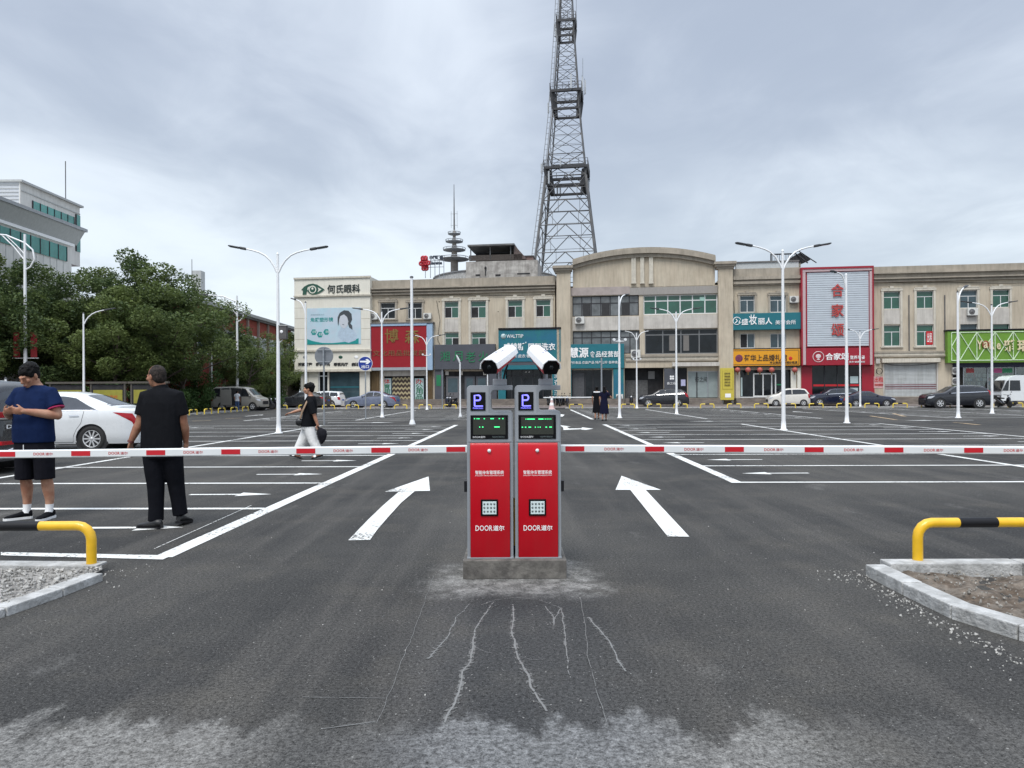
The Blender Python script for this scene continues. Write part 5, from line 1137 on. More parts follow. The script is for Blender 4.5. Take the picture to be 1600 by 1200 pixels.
ft('合家颂', LETW, t, 1290, 551.5, 1326.5, 562.5, .625, .02); ft('营养早餐', LETW, t, 1328.5, 555.5, 1351.5, 561.5, .625, .01); ft('400-1234-8888'[:0]+'营养·健康·美味', LETW, t, 1327, 564, 1351.5, 566.8, .625)
a, c, b, e = rect(1270.5, 549, 1287.5, 566, .625); mb = MB(); rr = (b-a)/2; cx, cz = (a+b)/2, (c+e)/2; mb.tube([(cx+rr*math.cos(R(v)), -.63, cz+rr*math.sin(R(v))) for v in range(0, 361, 15)], .035, 5); mb.ell((cx, -.63, cz+.05), rr*.5, .015, rr*.42, 12, 6); mb.ell((cx, -.63, cz-rr*.5), rr*.3, .015, rr*.14, 10, 6); fp(mb, 'emblem', mat('pinkish_white_letter', (.66, .55, .55), .5), t)
dz = fthing('storefront', 'dark shop window between crimson pillars', 'shop front', 1308, 0)
fbx('glazing', GLD, dz, 1269, 571, 1347, 622, -.2, -.15); fbx('red_stripe', REDF, dz, 1271, 600.5, 1345, 603.5, -.148, -.14)
for a in (1288, 1308, 1327): fbx('mullion', FRD, dz, a, 571, a+1.2, 622, -.15, -.08)
for r in ((1328.5, 588, 1341, 599), (1328.5, 606, 1340.5, 611)): fbx('poster', PALE, dz, *r, -.14, -.13)
fbx('plinth', STEP, rb, 1252, 622, 1366.5, 640, 0, .15)
# ---- right wing
rw = fthing('shop_building', 'stained beige three storey block right of the louvred billboard', 'building', 1510)
U = [(1381.5, 455.5, 1407.5, 483), (1433, 454.5, 1459.5, 482), (1501, 453.5, 1528, 481.5), (1552, 452.5, 1578.5, 480.5), (1620, 452, 1646, 480), (1381.5, 508, 1407.5, 541), (1433, 507.5, 1459.5, 540.5), (1501, 505.5, 1528, 536), (1552, 505, 1578.5, 536), (1620, 505, 1646, 536)]
holes = [rect(*r) for r in U]+[rect(1382, 567, 1464, 620), rect(1489, 569, 1690, 617)]
htop = fh(1510, 412.5); fp(wall_holes(fu(1366.5), fu(1700), 0, htop-.3, holes), 'wall', BEIGE, rw); body_box(rw, 1366.5, 1700, htop, 13)
for r in U: window(rw, rect(*r), GLG if r[0] != 1501 else GLB, FRW, 2, .32)
for r in U[:5]: trim(rw, r[0], r[1], r[2], 541 if r[0] < 1500 else 536, w=3.5, sill=r[0] < 1500); fbx('spandrel', SPAND, rw, r[0], r[3]+1, r[2], 506.5, -.02, .035)
cornice(rw, 1366.5, 1700, [412.5, 422, 423.8, 430.5, 432.2, 435.4, 437], [(0, .10), (0, .5), (0, .24), (0, .44), (0, .16), (0, .26)])
fbx('ledge', BEIGE2, rw, 1366.5, 548.5, 1479, 551.5, 0, .16); fbx('ledge', BEIGEL, rw, 1366.5, 551.5, 1479, 555, 0, .10); fbx('ledge', BEIGE2, rw, 1366.5, 555, 1479, 557.5, 0, .2)
for px in (1421, 1477):
    mb = MB(); a = fu(px, .08); mb.tube([(a, -.08, fh(px, 549, .08)), (a, -.08, fh(px, 461, .08))], .05, 8)
    tag(fp(mb, 'drain_pipe', DSTEEL, None), 'thin dark drain pipe on the stained wall '+('between the two windows' if px < 1450 else 'beside the lime green sign'), 'pipe')
fbx('rent_poster', REDF, rw, 1447.5, 517.5, 1458, 538.5, -.13, -.12); ft('出租', LETW, rw, 1449, 520, 1456.5, 535, -.119)
sh = fthing('roller_shutter', 'closed pale roller shutter with dark stripes below the stained windows', 'shutter', 1423, 0)
mb = MB(); a, c, b, e = rect(1382, 567, 1464, 620, -.12); n = 26
for k in range(n): z = c+(e-c)*k/n; hq = (e-c)/n; mb.prism([(a, .14, z), (a, .10, z+hq*.3), (a, .10, z+hq*.7), (a, .14, z+hq)], (b-a, 0, 0))
fp(mb, 'curtain', mat('pale_shutter', (.48, .50, .50), .6, var=.1, vs=.7, dirt=.35), sh)
for y in (600.5, 603.7, 606.8): fbx('stripe', mat('maroon_stripe', (.16, .03, .05), .6), sh, 1383, y, 1463.5, y+1.1, -.10, -.09)
fbx('housing', BEIGEL, sh, 1379, 560, 1470, 566.5, 0, .42, .03)
for a in (1380, 1464): fbx('guide_rail', SPAND, sh, a, 567, a+2, 620, -.1, .06)
t = fthing('meter_box', 'small electricity meter box with coiled cable beside the roller shutter', 'meter', 1373, .05, None, fh(1373, 567, .05)); fbx('box', SPAND, t, 1369, 560.5, 1375.5, 568, .05, .2, .01); a = fu(1373.5, .1); mb = MB(); zc = fh(1373, 580, .1); mb.tube([(a+.26*math.cos(R(v)), -.1-.0002*v, zc+.28*math.sin(R(v))) for v in range(90, 800, 24)], .022, 5); fp(mb, 'cable_coil', BLACK, t)
t = fthing('rent_notice', 'red and white letting notice pasted on the wall by the crimson pillar', 'notice', 1373, .0, None, fh(1373, 606)); fbx('sheet', mat('pinkish_notice', (.55, .33, .33), .7, var=.2, vs=5), t, 1365.5, 588, 1381, 606.5, .0, .03); ft('出租', LETR, t, 1366.5, 589.5, 1380, 597, .031); ft('电话出租联系', LETR, t, 1366.5, 599.5, 1380, 603, .031)
ac(1513, 481.5, 1529, 492.5, 'air conditioner under the third window of the right wing'); ac(1489, 574, 1499, 584.5, 'upper of two air conditioners under the left end of the lime green sign', .0); ac(1489, 590, 1499, 601, 'lower of two air conditioners under the left end of the lime green sign', .0)
fbx('plinth', STEP, rw, 1366.5, 620, 1700, 640, 0, .15)
GW = mat('green_edge_strip', (.27, .42, .12), .5); t = sign('shop_sign', 'lime green shop sign with white crossed bars and cream lettering', 1481, 516, 1690, 566, .05, .60, GREEN)
fbx('rain_cover', BLACK, t, 1480, 513.5, 1691, 515.8, 0, .66)
mb = MB(); zb_, zt_ = fh(1540, 563, .66), fh(1540, 519, .66)
def bar(x0, z0, x1, z1, y=-.63, w=.045): mb.tube([(x0, y, z0), (x1, y, z1)], w, 4)
us = [fu(p, .66) for p in (1487.5, 1500, 1527, 1555.5, 1584, 1612, 1640)]
bar(us[0], zt_, us[-1], zt_); bar(us[0], zb_, us[-1], zb_); bar(us[0], zb_, us[0], zt_); zc = (zb_+zt_)/2
for i in range(1, 6):
    bar(us[i], zb_, us[i], zt_)
    bar(us[i], zb_, us[i+1], zt_, -.635); bar(us[i], zt_, us[i+1], zb_, -.64)
bar(us[0], zc, us[1], zt_, -.635); bar(us[0], zc, us[1], zb_, -.635)
fp(mb, 'crossed_bars', mat('pale_green_bar', (.58, .72, .50), .5), t)
CRM = mat('cream_letter', (.66, .56, .36), .5)
ft('Y', CRM, t, 1526.5, 532, 1535, 546, .68, .02, .06); ft('R e', CRM, t, 1546, 532, 1563.5, 546, .68, .02, .06); a, c, b, e = rect(1534.5, 532, 1546.5, 545, .66); mb = MB(); mb.ell(((a+b)/2, -.66, (c+e)/2), (b-a)/2, .04, (e-c)/2, 14, 8); fp(mb, 'letter_disc', mat('russet_disc', (.22, .06, .02), .5), t); ft('a', CRM, t, 1537, 534, 1544, 544, .71, .02, .03)
ft('雅瑞', CRM, t, 1568, 531, 1610, 549, .68, .02, .06)
dz = fthing('storefront', 'shop window full of shelved goods under the lime green sign', 'shop front', 1570, 0)
PANE = see_through('shop_glass', (.75, .82, .80), .06); fbx('glazing', PANE, dz, 1506, 572, 1690, 616, -.16, -.13)
fbx('header', mat('navy_header', (.02, .022, .05), .6), dz, 1489, 567, 1690, 573.5, -.12, .05)
for a in (1505, 1543, 1586.5, 1620): fbx('mullion', STEEL, dz, a, 573, a+1.3, 617, -.13, -.05)
fbx('back_wall', mat('dim_shop_wall', (.10, .095, .09), .9), dz, 1500, 568, 1690, 617, -.78, -.74)
for y in (588, 594, 600, 606, 612): fbx('shelf', mat('dark_shelf', (.07, .065, .06), .7), dz, 1507, y+1.4, 1690, y+2.2, -.72, -.35)
rg = random.Random(3); cols_ = [mat('carton_white', (.60, .60, .58), .7), mat('carton_red', (.30, .05, .05), .7), mat('carton_blue', (.12, .20, .30), .7), mat('carton_tan', (.34, .26, .18), .7)]
for y in (588, 594, 600, 606, 612):
    for m_ in cols_:
        mb = MB()
        for k in range(26):
            if rg.random() < (.55 if m_ is cols_[0] else .2): a = 1508+k*4+rg.random(); mb.fb(a, y-2.8-rg.random()*1.2, a+2.8, y+1.3, -.65+.02*cols_.index(m_), -.45+.03*cols_.index(m_))
        if mb.f: kind(fp(mb, 'shelved_goods', m_, dz), 'stuff')
for (a, b), m_ in (((1510, 1522), cols_[1]), ((1553, 1566), mat('magenta_banner', (.36, .06, .18), .6)), ((1566, 1582), LETG)): fbx('window_banner', m_, dz, a, 575.5, b, 582.5, -.125, -.12)
# ---- cream eye clinic, standing forward
D = .7; ec = fthing('eye_clinic', 'cream panelled eye clinic with a big poster at the left end of the shop row', 'building', 519, D)
def eb(name, m, px0, py0, px1, py1, d0, d1, bevel=0): return fbx(name, m, ec, px0, py0, px1, py1, d0, d1, bevel)
ht = fh(519, 433.5, D); mb = MB(); ua_, ub_ = fu(460.5, D), fu(579, D); zb_ = fh(519, 578, D); mb.box(ua_, -D, zb_, ub_, 12, ht); fp(mb, 'upper_storeys', CREAM, ec)
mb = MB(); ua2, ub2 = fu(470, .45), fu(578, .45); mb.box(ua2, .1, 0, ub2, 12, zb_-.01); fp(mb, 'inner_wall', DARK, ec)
fp(wall_holes(ua2, ub2, 0, zb_-.01, [rect(497, 579, 512.5, 622, .45), rect(514, 581, 562, 623, .45)], .3, .45), 'ground_storey', CREAM, ec)
for y0, y1, dd in ((432.2, 435, .12), (460.5, 463, .16), (546, 549, .16), (577, 580.5, .22)): eb('ledge', BEIGEL, 459.3, y0, 580, y1, D, D+dd)
LINE = mat('joint_line', (.36, .32, .24), .8)
for y in (481, 497.5, 513, 530): eb('panel_joint', LINE, 461, y, 480, y+.5, D-.02, D+.006); eb('panel_joint', LINE, 565, y, 578.5, y+.5, D-.02, D+.006)
for x_ in (470, 478): eb('pilaster_joint', LINE, x_+4, 581, x_+4.6, 628, .44, .456)
window(ec, rect(497, 579, 512.5, 622, .45), GLD, FRW, 1, .2, .2, .12, .45); window(ec, rect(514, 581, 562, 623, .45), GLB, FRD, 1, 0, .2, .08, .45); eb('window_rail', TEAL, 514.5, 604, 561.5, 605.5, .26, .29)
# eye emblem and name
ec_s = fthing('clinic_sign', 'dark green eye emblem and four dark characters high on the cream clinic', 'shop sign', 515, D, None, fh(515, 462, D))
k_ = fY(490, D)/F; cxu, czh = fu(490, D), fh(490, 452.5, D)
EYEG = mat('dark_green_emblem', (.015, .075, .05), .5)
def ep(pts, y, m, name, th=.04): mb = MB(); mb.prism([(cxu+x*k_, -D-y, czh-z*k_) for x, z in pts], (0, th, 0)); return fp(mb, name, m, ec_s)
outer = [(-19, 0), (-14, -5), (-7, -8.5), (0, -9.2), (7, -7.5), (13, -3.5), (19, 0.3), (14, 4), (9, 6.5), (3, 8), (-2, 7.8), (-6, 6), (-9.5, 2), (-10, 1), (-11, 7.8), (-17, 7.8), (-16, 1)]
ep(outer, .06, EYEG, 'eye_outline'); ep([(8, -3.2), (14.2, .3), (7.5, 4.5), (9.5, .5)], .065, CREAM, 'eye_white'); ep([(-8.5, -3), (-5, -5.5), (-7.5, 0), (-9, 1)], .066, CREAM, 'eye_white')
for r_, y_, m_, nm in ((6.1, .075, CREAM, 'eye_white'), (4.5, .085, EYEG, 'iris')):
    ep([(-.5+r_*math.cos(R(v)), r_*math.sin(R(v))) for v in range(0, 360, 20)], y_, m_, nm)
ep([(-.5+1.7*math.cos(R(v)), -1.5+1.7*math.sin(R(v))) for v in range(0, 360, 30)], .095, CREAM, 'glint')
ft('何氏眼科', mat('near_black_green_letter', (.02, .03, .028), .5), ec_s, 512.5, 444.5, 563.5, 458, D+.01, .012, .06)
po = fthing('clinic_poster', 'pale blue clinic poster with a dark haired woman and three teal hexagons', 'poster', 522, D, None, fh(522, 538, D))
def pf(name, m, px0, py0, px1, py1, l): return fbx(name, m, po, px0, py0, px1, py1, D+.03+.004*l, D+.034+.004*l)
PBG_ = mat('pale_poster_blue', (.50, .58, .66), .5, var=.05, vs=.6, col2=(.44, .60, .68)); fbx('sheet', PBG_, po, 480.2, 481, 564.3, 538, D, D+.034)
pcx, pcz, pk = fu(480.2, D+.04), fh(522, 538, D+.04), fY(522, D)/F
def pp(pts, l, m, name): mb = MB(); mb.prism([(pcx+(x-480.2)*pk, -D-.034-.005*l, pcz+(538-y)*pk) for x, y in pts], (0, .004, 0)); return fp(mb, name, m, po)
TE = mat('poster_teal', (.01, .26, .25), .5, var=.05); SK = mat('poster_grey_white', (.52, .55, .60), .5, var=.06, vs=3); HR = mat('poster_dark_hair', (.05, .06, .07), .5); DR = mat('poster_dress', (.42, .52, .62), .5, var=.1, vs=3)
pp([(480.2, 538), (480.2, 529), (490, 532.5), (505, 535.5), (522, 536), (540, 534.5), (552, 533), (564.3, 529), (564.3, 538)], 1, TE, 'wave')
pp([(531, 519), (536, 512), (545, 512), (556, 516), (562, 524), (560, 532), (548, 536), (538, 533), (530, 525)], 2, DR, 'dress')
pp([(530.5, 505), (530.5, 496), (534, 489), (541, 485), (548, 486), (553, 491), (554, 500), (551, 506), (554, 509), (554.5, 516), (549, 512), (547, 505), (546, 497), (541, 492), (536, 494), (533, 500), (531.5, 510)], 3, HR, 'hair')
pp([(533, 500), (535, 494), (541, 491.5), (546, 496), (548, 503), (546, 510), (541, 514), (536, 511), (533, 506)], 4, SK, 'face'); pp([(538, 507.5), (541, 508.2), (541, 507.2), (538, 506.8)], 5, HR, 'lips')
for hx, hy in ((491.5, 518.5), (501.5, 522.5), (512, 518.5)):
    h_ = pp([(hx+5*math.cos(R(v)), hy+5*math.sin(R(v))) for v in range(0, 360, 60)], 2, TE, 'hexagon')
    a, c, b, e = rect(hx-3, hy-2.2, hx+3, hy+1.8, D+.05); text('近视', LETW, h_, a, c, b, e, -D-.046, FM, depth=.002)
a, c, b, e = rect(485.5, 496, 521, 503, D+.05); text('角膜塑形镜', TE, po, a, c, b, e, -D-.038, FM, bold=.02, depth=.004); a, c, b, e = rect(486, 490.5, 507, 493, D+.05); text('近视防控新方式', mat('poster_grey_text', (.30, .40, .45), .5), po, a, c, b, e, -D-.038, FM, depth=.004)
for (x_, s) in ((466, '近视防控'), (494, '医学验光'), (522, '眼视光厅'), (549.5, '斜弱视')): ft(s, LETB, ec_s, x_, 566.5, x_+22, 572, D+.0, .04, .04)
for x_, m_ in ((477, STEEL), (505, STEEL), (532.5, EYEG), (557, LETW)):
    mb = MB(); mb.ell((fu(x_, D), -D-.02, fh(x_, 558, D)), .22, .02, .16, 10, 6); fp(mb, 'emblem', m_, ec_s)
ac_l = None
for i_, pts in enumerate((((1378, 567), (1395, 570.5), (1420, 571.5), (1445, 569.5), (1470, 566)), ((578, 460), (640, 461.5), (720, 460.5), (800, 462), (868, 460)), ((692, 547), (684, 530), (688, 500), (683, 470)), ((1366, 440), (1420, 442), (1480, 440.5), (1560, 443), (1690, 441)), ((1151, 575), (1148, 540), (1149, 500), (1147, 470)))):
    mb = MB(); mb.tube([(fu(a, .1), -.12, fh(a, b, .1)) for a, b in pts], .022, 5); tag(fp(mb, 'cable', BLACK, None), ('thin black cable drooping over the roller shutter', 'thin black cable along the cornice of the left wing', 'thin black cable running down beside the slate grey sign', 'thin black cable along the cornice of the right wing', 'thin black cable running down beside the arched block pillar')[i_], 'cable')
for a, b in ((687, 471.5), (765.5, 470), (624, 506), (779, 487), (1124, 472)): mb = MB(); q_ = rect(a-.8, b-.8, a+.8, b+.8, .01); mb.lathe([((q_[2]-q_[0])/2, 0), (.01, .012)], 10, Matrix.Translation(((q_[0]+q_[2])/2, -.01, (q_[1]+q_[3])/2)) @ Matrix.Rotation(R(90), 4, 'X')); fp(mb, 'vent_hole', BLACK, lw if a < 860 else ab)
# ---- pavement and steps before the shops
mb = MB(); uL, uR = fu(455), fu(1720)
mb.box(uL, -3.4, 0, uR, .9, .14); 
kind(fp(mb, 'pavement', mat('grey_brown_pavement', (.23, .20, .18), .9, var=.25, vs=2, st=(1, 2, 1)), None), 'structure')
mb = MB()
for a, b in ((884, 975), (976, 1125), (1147, 1366), (1366, 1480), (1480, 1700), (578, 878)):
    for k in range(3): mb.box(fu(a)+.02*k, -1.7+.38*k, .14, fu(b)-.02*k, 0 if not (580 < a < 600) else 0, .14+.2*(k+1))
kind(fp(mb, 'entrance_steps', STEP, None), 'structure')
# ================================================================== roofs
RZ = fh(735, 420.5, -5.5); rd = thing('roof_rotunda', 'low round grey rotunda on the roof left of the concrete block', 'rotunda', FM @ Matrix.Translation((-3.6+.0, 12.8, RZ-3)))
Mr = WM[rd.name]
mb = MB(); mb.lathe([(7.2, 0), (7.2, 2.85)], 72); mb.build('drum', CONC, rd, Mr); mb = MB(); mb.lathe([(7.3, 2.85), (7.3, 3.0), (.1, 3.05)], 72); mb.build('coping', DSTEEL, rd, Mr)
cb = thing('roof_block', 'weathered pale concrete block on the roof under the dark shed', 'roof structure', FM @ Matrix.Translation((fu(786, -4), 4, fh(786, 433, -4)-.4))); Mc = WM[cb.name]
WC = mat('weathered_pale_render', (.42, .40, .37), .9, var=.25, vs=1.2, col2=(.30, .28, .26), dirt=.5)
fbx('wall', WC, cb, 729, 407.5, 841, 436, -9, -4)
for r in ((744, 428.5, 751, 431.5), (775, 428.5, 783, 431.5), (809, 426.5, 829, 428.5)): fbx('slot', DARK, cb, *r, -4.02, -3.98)
mb = MB(); a = fu(759.5, -3.9); mb.tube([(a, 3.9, fh(759, 431, -4)), (a, 3.9, fh(759, 419, -4))], .05, 6); mb.ell((a, 3.9, fh(759, 419, -4)), .12, .1, .18, 8, 6); fp(mb, 'vent_pipe', DARK, cb)
sd = thing('roof_shed', 'dark open fronted shed on top of the pale roof block', 'shed', FM @ Matrix.Translation((fu(774, -5), 5, fh(774, 407, -5))))
z1_, z0_ = fh(774, 383, -5), fh(774, 406, -5); a, b, b2 = fu(735.5, -5), fu(804, -5), fu(816, -5)
mb = MB(); mb.prism([(a-.2, 4.7, z1_), (b+.1, 4.7, z1_+.05), (b2+.3, 7, z0_+.6), (b2+.3, 7, z0_+.45), (b, 4.7, z1_-.14), (a-.2, 4.7, z1_-.14)], (0, 3.5, 0)) if False else mb.box(a-.2, 4.6, z1_-.12, b+.1, 9, z1_+.05); fp(mb, 'roof', DSTEEL, sd)
mb = MB(); mb.prism([(b, 5, z1_), (b2+.4, 5, z0_+.2), (b2+.4, 5, z0_), (b, 5, z0_)], (0, 3.5, 0)); fp(mb, 'lean_to', mat('rust_brown_sheet', (.10, .075, .07), .8, var=.3), sd)
mb = MB(); mb.box(a, 8.3, z0_, b, 8.4, z1_-.15); fp(mb, 'back_wall', DARK, sd); mb = MB(); mb.box(a-.1, 5.0, z0_-.05, b+.9, 5.1, z0_+.55); fp(mb, 'low_wall', mat('dark_brown_wall', (.06, .05, .045), .9, var=.3), sd)
for px in (736.5, 767, 799): mb = MB(); mb.box(fu(px, -5)-.05, 5.0, z0_, fu(px, -5)+.05, 5.12, z1_); fp(mb, 'post', DSTEEL, sd)
sb_ = thing('roof_hut', 'low rust brown hut on the roof right of the dark shed', 'shed', FM @ Matrix.Translation((fu(825, -6), 6, fh(825, 407, -6)))); fbx('wall', mat('rust_hut', (.15, .10, .09), .8, var=.2), sb_, 816, 400, 834, 408.5, -8, -6); fbx('roof', DSTEEL, sb_, 815, 399, 835, 400.2, -8.1, -5.9)
# ringed mast
px = 711; dM = -9; Yk = fY(px, dM); kM = Yk/F; pm_ = thing('ringed_mast', 'grey mast with five stacked ring platforms and a thin spire on the roof', 'mast', FM @ Matrix.Translation((fu(px, dM), -dM, fh(px, 424, dM)-.6))); Mm = WM[pm_.name]; zB = Mm.translation.z
zf = lambda py: CZ+(hor(px)-py)*kM-zB
mb = MB(); mb.lathe([(6*kM, 0), (6*kM, zf(404)), (4.6*kM, zf(398)), (4.2*kM, zf(385)), (2.6*kM, zf(379)), (2.4*kM, zf(362)), (.8*kM, zf(358))], 12); mb.build('column', mat('mast_column', (.26, .235, .21), .8, var=.35, vs=1.5), pm_, Mm)
for py, r_ in ((406, 23), (391.5, 17.5), (378.5, 13.5), (366.5, 9.7)):
    mb = MB(); r = r_*kM; mb.lathe([(r*.25, zf(py+1.2)), (r*.8, zf(py+.3)), (r, zf(py-.4)), (r*.97, zf(py-1.3)), (r*.7, zf(py-.6)), (r*.25, zf(py-1.6))], 28); mb.build('ring_platform', mat('ring_grey', (.24, .25, .26), .7, var=.2), pm_, Mm)
    mb = MB(); mb.tube([(r*math.cos(R(v)), r*math.sin(R(v)), zf(py-3.5)) for v in range(0, 361, 15)], .04, 4)
    for v in range(0, 360, 30): mb.tube([(r*math.cos(R(v)), r*math.sin(R(v)), zf(py-1)), (r*math.cos(R(v)), r*math.sin(R(v)), zf(py-3.5))], .03, 4)
    mb.build('railing', STEEL, pm_, Mm)
mb = MB(); mb.tube([(0, 0, zf(362)), (0, 0, zf(328)), (0, 0, zf(288))], [.10, .07, .03], 6); mb.build('spire', DSTEEL, pm_, Mm)
mb = MB(); mb.tube([(0, 0, zf(357)), (0, 0, zf(329))], .05, 4)
for py in (334, 352): mb.tube([(-.4, 0, zf(py)), (.4, 0, zf(py))], .025, 4)
for sx in (-.34, .34): mb.tube([(sx, 0, zf(356)), (sx, 0, zf(330))], .018, 4)
mb.build('aerial_lattice', STEEL, pm_, Mm)
# red knot emblem and name on the roof
RD = -1.9
rs = thing('roof_sign', 'red knot emblem with dark lettering on a frame on the roof', 'roof sign', FM @ Matrix.Translation((fu(676, RD), -RD, fh(676, 432, RD)-.2))); kd = fY(676, RD)/F
def q_(px, py): return fu(px, RD), fh(676, py, RD)
mb = MB()
for ox, oz in ((0, 0), (0, 4), (0, -4), (4, 0), (-4, 0), (0, 7.6), (0, -7.6)):
    a, c = q_(664.5+ox*.95, 411-oz); rr = 2.6*kd
    for sx, sz in ((-1, 0), (1, 0)): mb.tube([(a+sx*rr*.75+rr*math.cos(R(v)), -RD-.02*(ox+oz), c+rr*math.sin(R(v))) for v in range(0, 361, 30)], .11, 5)
fp(mb, 'knot_pattern', mat('knot_red', (.45, .015, .03), .5), rs)
def rt(s, px0, py0, px1, py1):
    a, c = q_(px0, py1); b, e = q_(px1, py0); Mt = Matrix.Shear('XZ', 4, (0, 0)); return text(s, mat('roof_letter_navy', (.03, .04, .06), .5), rs, a, c, b, e, -RD-.05, FM, 'lettering', .06, .08)
rt('中国联通', 672.5, 399.5, 694, 406.5); rt('China unicom', 672.5, 408.5, 692, 414)
mb = MB()
for px in (665, 673, 680, 687, 694): a, c = q_(px, 434); b, e = q_(px, 405); mb.tube([(a, -RD+.15, c), (a, -RD+.15, e)], .035, 4)
for py in (407, 417): a, c = q_(665, py); b, e = q_(694, py); mb.tube([(a, -RD+.15, c), (b, -RD+.15, c)], .03, 4)
fp(mb, 'support_frame', STEEL, rs)
# small roof cage at the right
rc = thing('roof_cage', 'small dark steel cage and ladder on the roof left of the louvred billboard', 'roof structure', FM @ Matrix.Translation((fu(1232, -3), 3, fh(1232, 410, -3))))
mb = MB(); a, c, b, e = rect(1205, 396, 1243, 410, -3); mb.box(a, 3, e-.12, b, 3.08, e); mb.box(a, 3, c, a+.12, 3.1, e)
for k in range(12): x = a+(b-a)*k/11; mb.tube([(x, 3, c), (x, 3, e)], .025, 4)
mb.tube([(b, 3, e), (b+1.1, 2.6, c-.2)], .06, 4); mb.tube([(b+.2, 3, e+.3), (b+1.9, 2.6, c-.2)], .05, 4); fp(mb, 'cage', DARK, rc)
mb = MB(); a2 = fu(1251, -3); mb.prism([(a2-1.2, 3, c+.25), (a2, 3, c+.9), (a2+1.0, 3, c+.2), (a2, 3, c-.2)], (0, 1, 0)); fp(mb, 'tilted_box', DARK, rc)
TOW = mat('weathered_tower_steel', (.115, .12, .13), .6, .2, var=.2, vs=.3, col2=(.16, .155, .15))
TOWD = mat('dark_platform_steel', (.045, .046, .05), .7, .2, var=.15)
# ================================================================== lattice tower
YT = 130.0; XT = X_(888, YT); TM = T(XT, YT, 0, R(-9)); tw = thing('lattice_tower', 'tall dark steel lattice telecom tower with ring platforms behind the shops', 'tower', TM)
prof = [(0, 16.8), (26.2, 10.3), (38, 7.5), (52, 4.75), (66, 2.9), (74, 2.05), (92, 1.5)]
wz = lambda z: interp(prof, z)/2
def tb(m_, a, b, w): m_.tube([a, b], w, 4, smooth=False)
cs = ((-1, -1), (1, -1), (1, 1), (-1, 1)); zs_ = [0, 8, 14.5, 20.5, 26, 31, 35.5, 40, 44, 47.5, 51, 54, 56.8, 59.5, 62, 64.4, 66.6, 68.6, 70.6, 72.4, 74.2, 76, 78, 80, 82, 84, 86, 88, 90, 92]
for sx, sy in cs:
    mb = MB()
    for z0, z1 in zip(zs_, zs_[1:]): tb(mb, (sx*wz(z0), sy*wz(z0), z0), (sx*wz(z1), sy*wz(z1), z1), .21 if z0 < 40 else .12)
    mb.build('leg', TOW, tw, TM)
for f_ in range(4):
    A, B = cs[f_], cs[(f_+1) % 4]; mb = MB()
    P = lambda c, z: Vector((c[0]*wz(z), c[1]*wz(z), z))
    for i, (z0, z1) in enumerate(zip(zs_, zs_[1:])):
        w = .085 if z0 < 44 else .05; ml = lambda z: (P(A, z)+P(B, z))/2
        tb(mb, P(A, z1), P(B, z1), w)
        if z0 < 36:
            tb(mb, P(A, z0), ml(z1), w); tb(mb, P(B, z0), ml(z1), w); zm = (z0+z1)/2
            qa, qb = P(A, z0).lerp(ml(z1), .5), P(B, z0).lerp(ml(z1), .5)
            tb(mb, P(A, zm), qa, w*.55); tb(mb, P(B, zm), qb, w*.55); tb(mb, qa, qb, w*.5); tb(mb, qa, P(A, z1), w*.55); tb(mb, qb, P(B, z1), w*.55); tb(mb, qa, (P(A, z0)*.75+P(B, z0)*.25), w*.45); tb(mb, qb, (P(B, z0)*.75+P(A, z0)*.25), w*.45)
        else:
            tb(mb, P(A, z0), P(B, z1), w); tb(mb, P(B, z0), P(A, z1), w)
            if z0 < 60: tb(mb, P(A, (z0+z1)/2), P(B, (z0+z1)/2), w*.5)
    mb.build('bracing', TOW, tw, TM)
for z0, z1, hw in ((38.2, 41.2, 4.35), (52.2, 55.3, 3.15), (65.8, 68.4, 1.95)):
    mb = MB(); n = 4; oc = lambda h, z: [Vector((sx*h*.9, sy*h*.9, z)) for sx, sy in cs]
    for za, zb2, h in ((z0, z0+.38, hw*.86), (z1, z1+.45, hw)):
        o, i_ = oc(h, za), oc(h*.86, za); o2, i2 = oc(h, zb2), oc(h*.86, zb2); mb.loft([o, o2, i2, i_, o], False, False)
    pf_ = mb.build('platform', TOWD, tw, TM)
    for k in range(n):
        A, B, C, D = oc(hw*.86, z0)[k], oc(hw, z1)[k], oc(hw*.72, z1)[k], oc(hw*.62, z0)[k]; mb = MB(); sd_ = (oc(hw, z1)[(k+1) % n]-B).normalized()*.32
        mb.prism([A-sd_*.2, B-sd_*.2, C-sd_*.2, D-sd_*.2], tuple(sd_)); mb.build('bracket', TOWD, pf_, TM)
    mb = MB()
    for k in range(n):
        a0, b0 = oc(hw, z1+.4)[k], oc(hw, z1+.4)[(k+1) % n]
        for q in range(5): p = a0.lerp(b0, q/5); tb(mb, p, p+Vector((0, 0, 1.2)), .05)
        for dz in (.6, 1.2): tb(mb, a0+Vector((0, 0, dz)), b0+Vector((0, 0, dz)), .045)
    mb.build('railing', TOW, pf_, TM)
    mb = MB(); rg2 = random.Random(int(z0))
    for k in range(9 if z0 < 50 else 5):
        an = rg2.random()*6.28; h = hw*1.08; zz0 = rg2.choice((z1+.2, z0+.4)); x, y = h*math.cos(an), h*math.sin(an); L_ = rg2.uniform(1.2, 2.6); mb.box(x-.14, y-.1, zz0, x+.14, y+.1, zz0+L_); tb(mb, (x*.97, y*.97, zz0-.2), (x*.97, y*.97, zz0+L_*1.15), .05)
    if z0 > 45: tb(mb, (hw*.95, -hw*.3, z1), (hw*.95, -hw*.3, z1+6.5), .045)
    mb.build('aerial', STEEL, pf_, TM)
mb = MB(); lx = lambda z: -wz(z)-.55
for s in (-.25, .25):
    for z0, z1 in zip(zs_, zs_[1:]): tb(mb, (lx(z0)+s, -wz(z0)*.9, z0), (lx(z1)+s, -wz(z1)*.9, z1), .06)
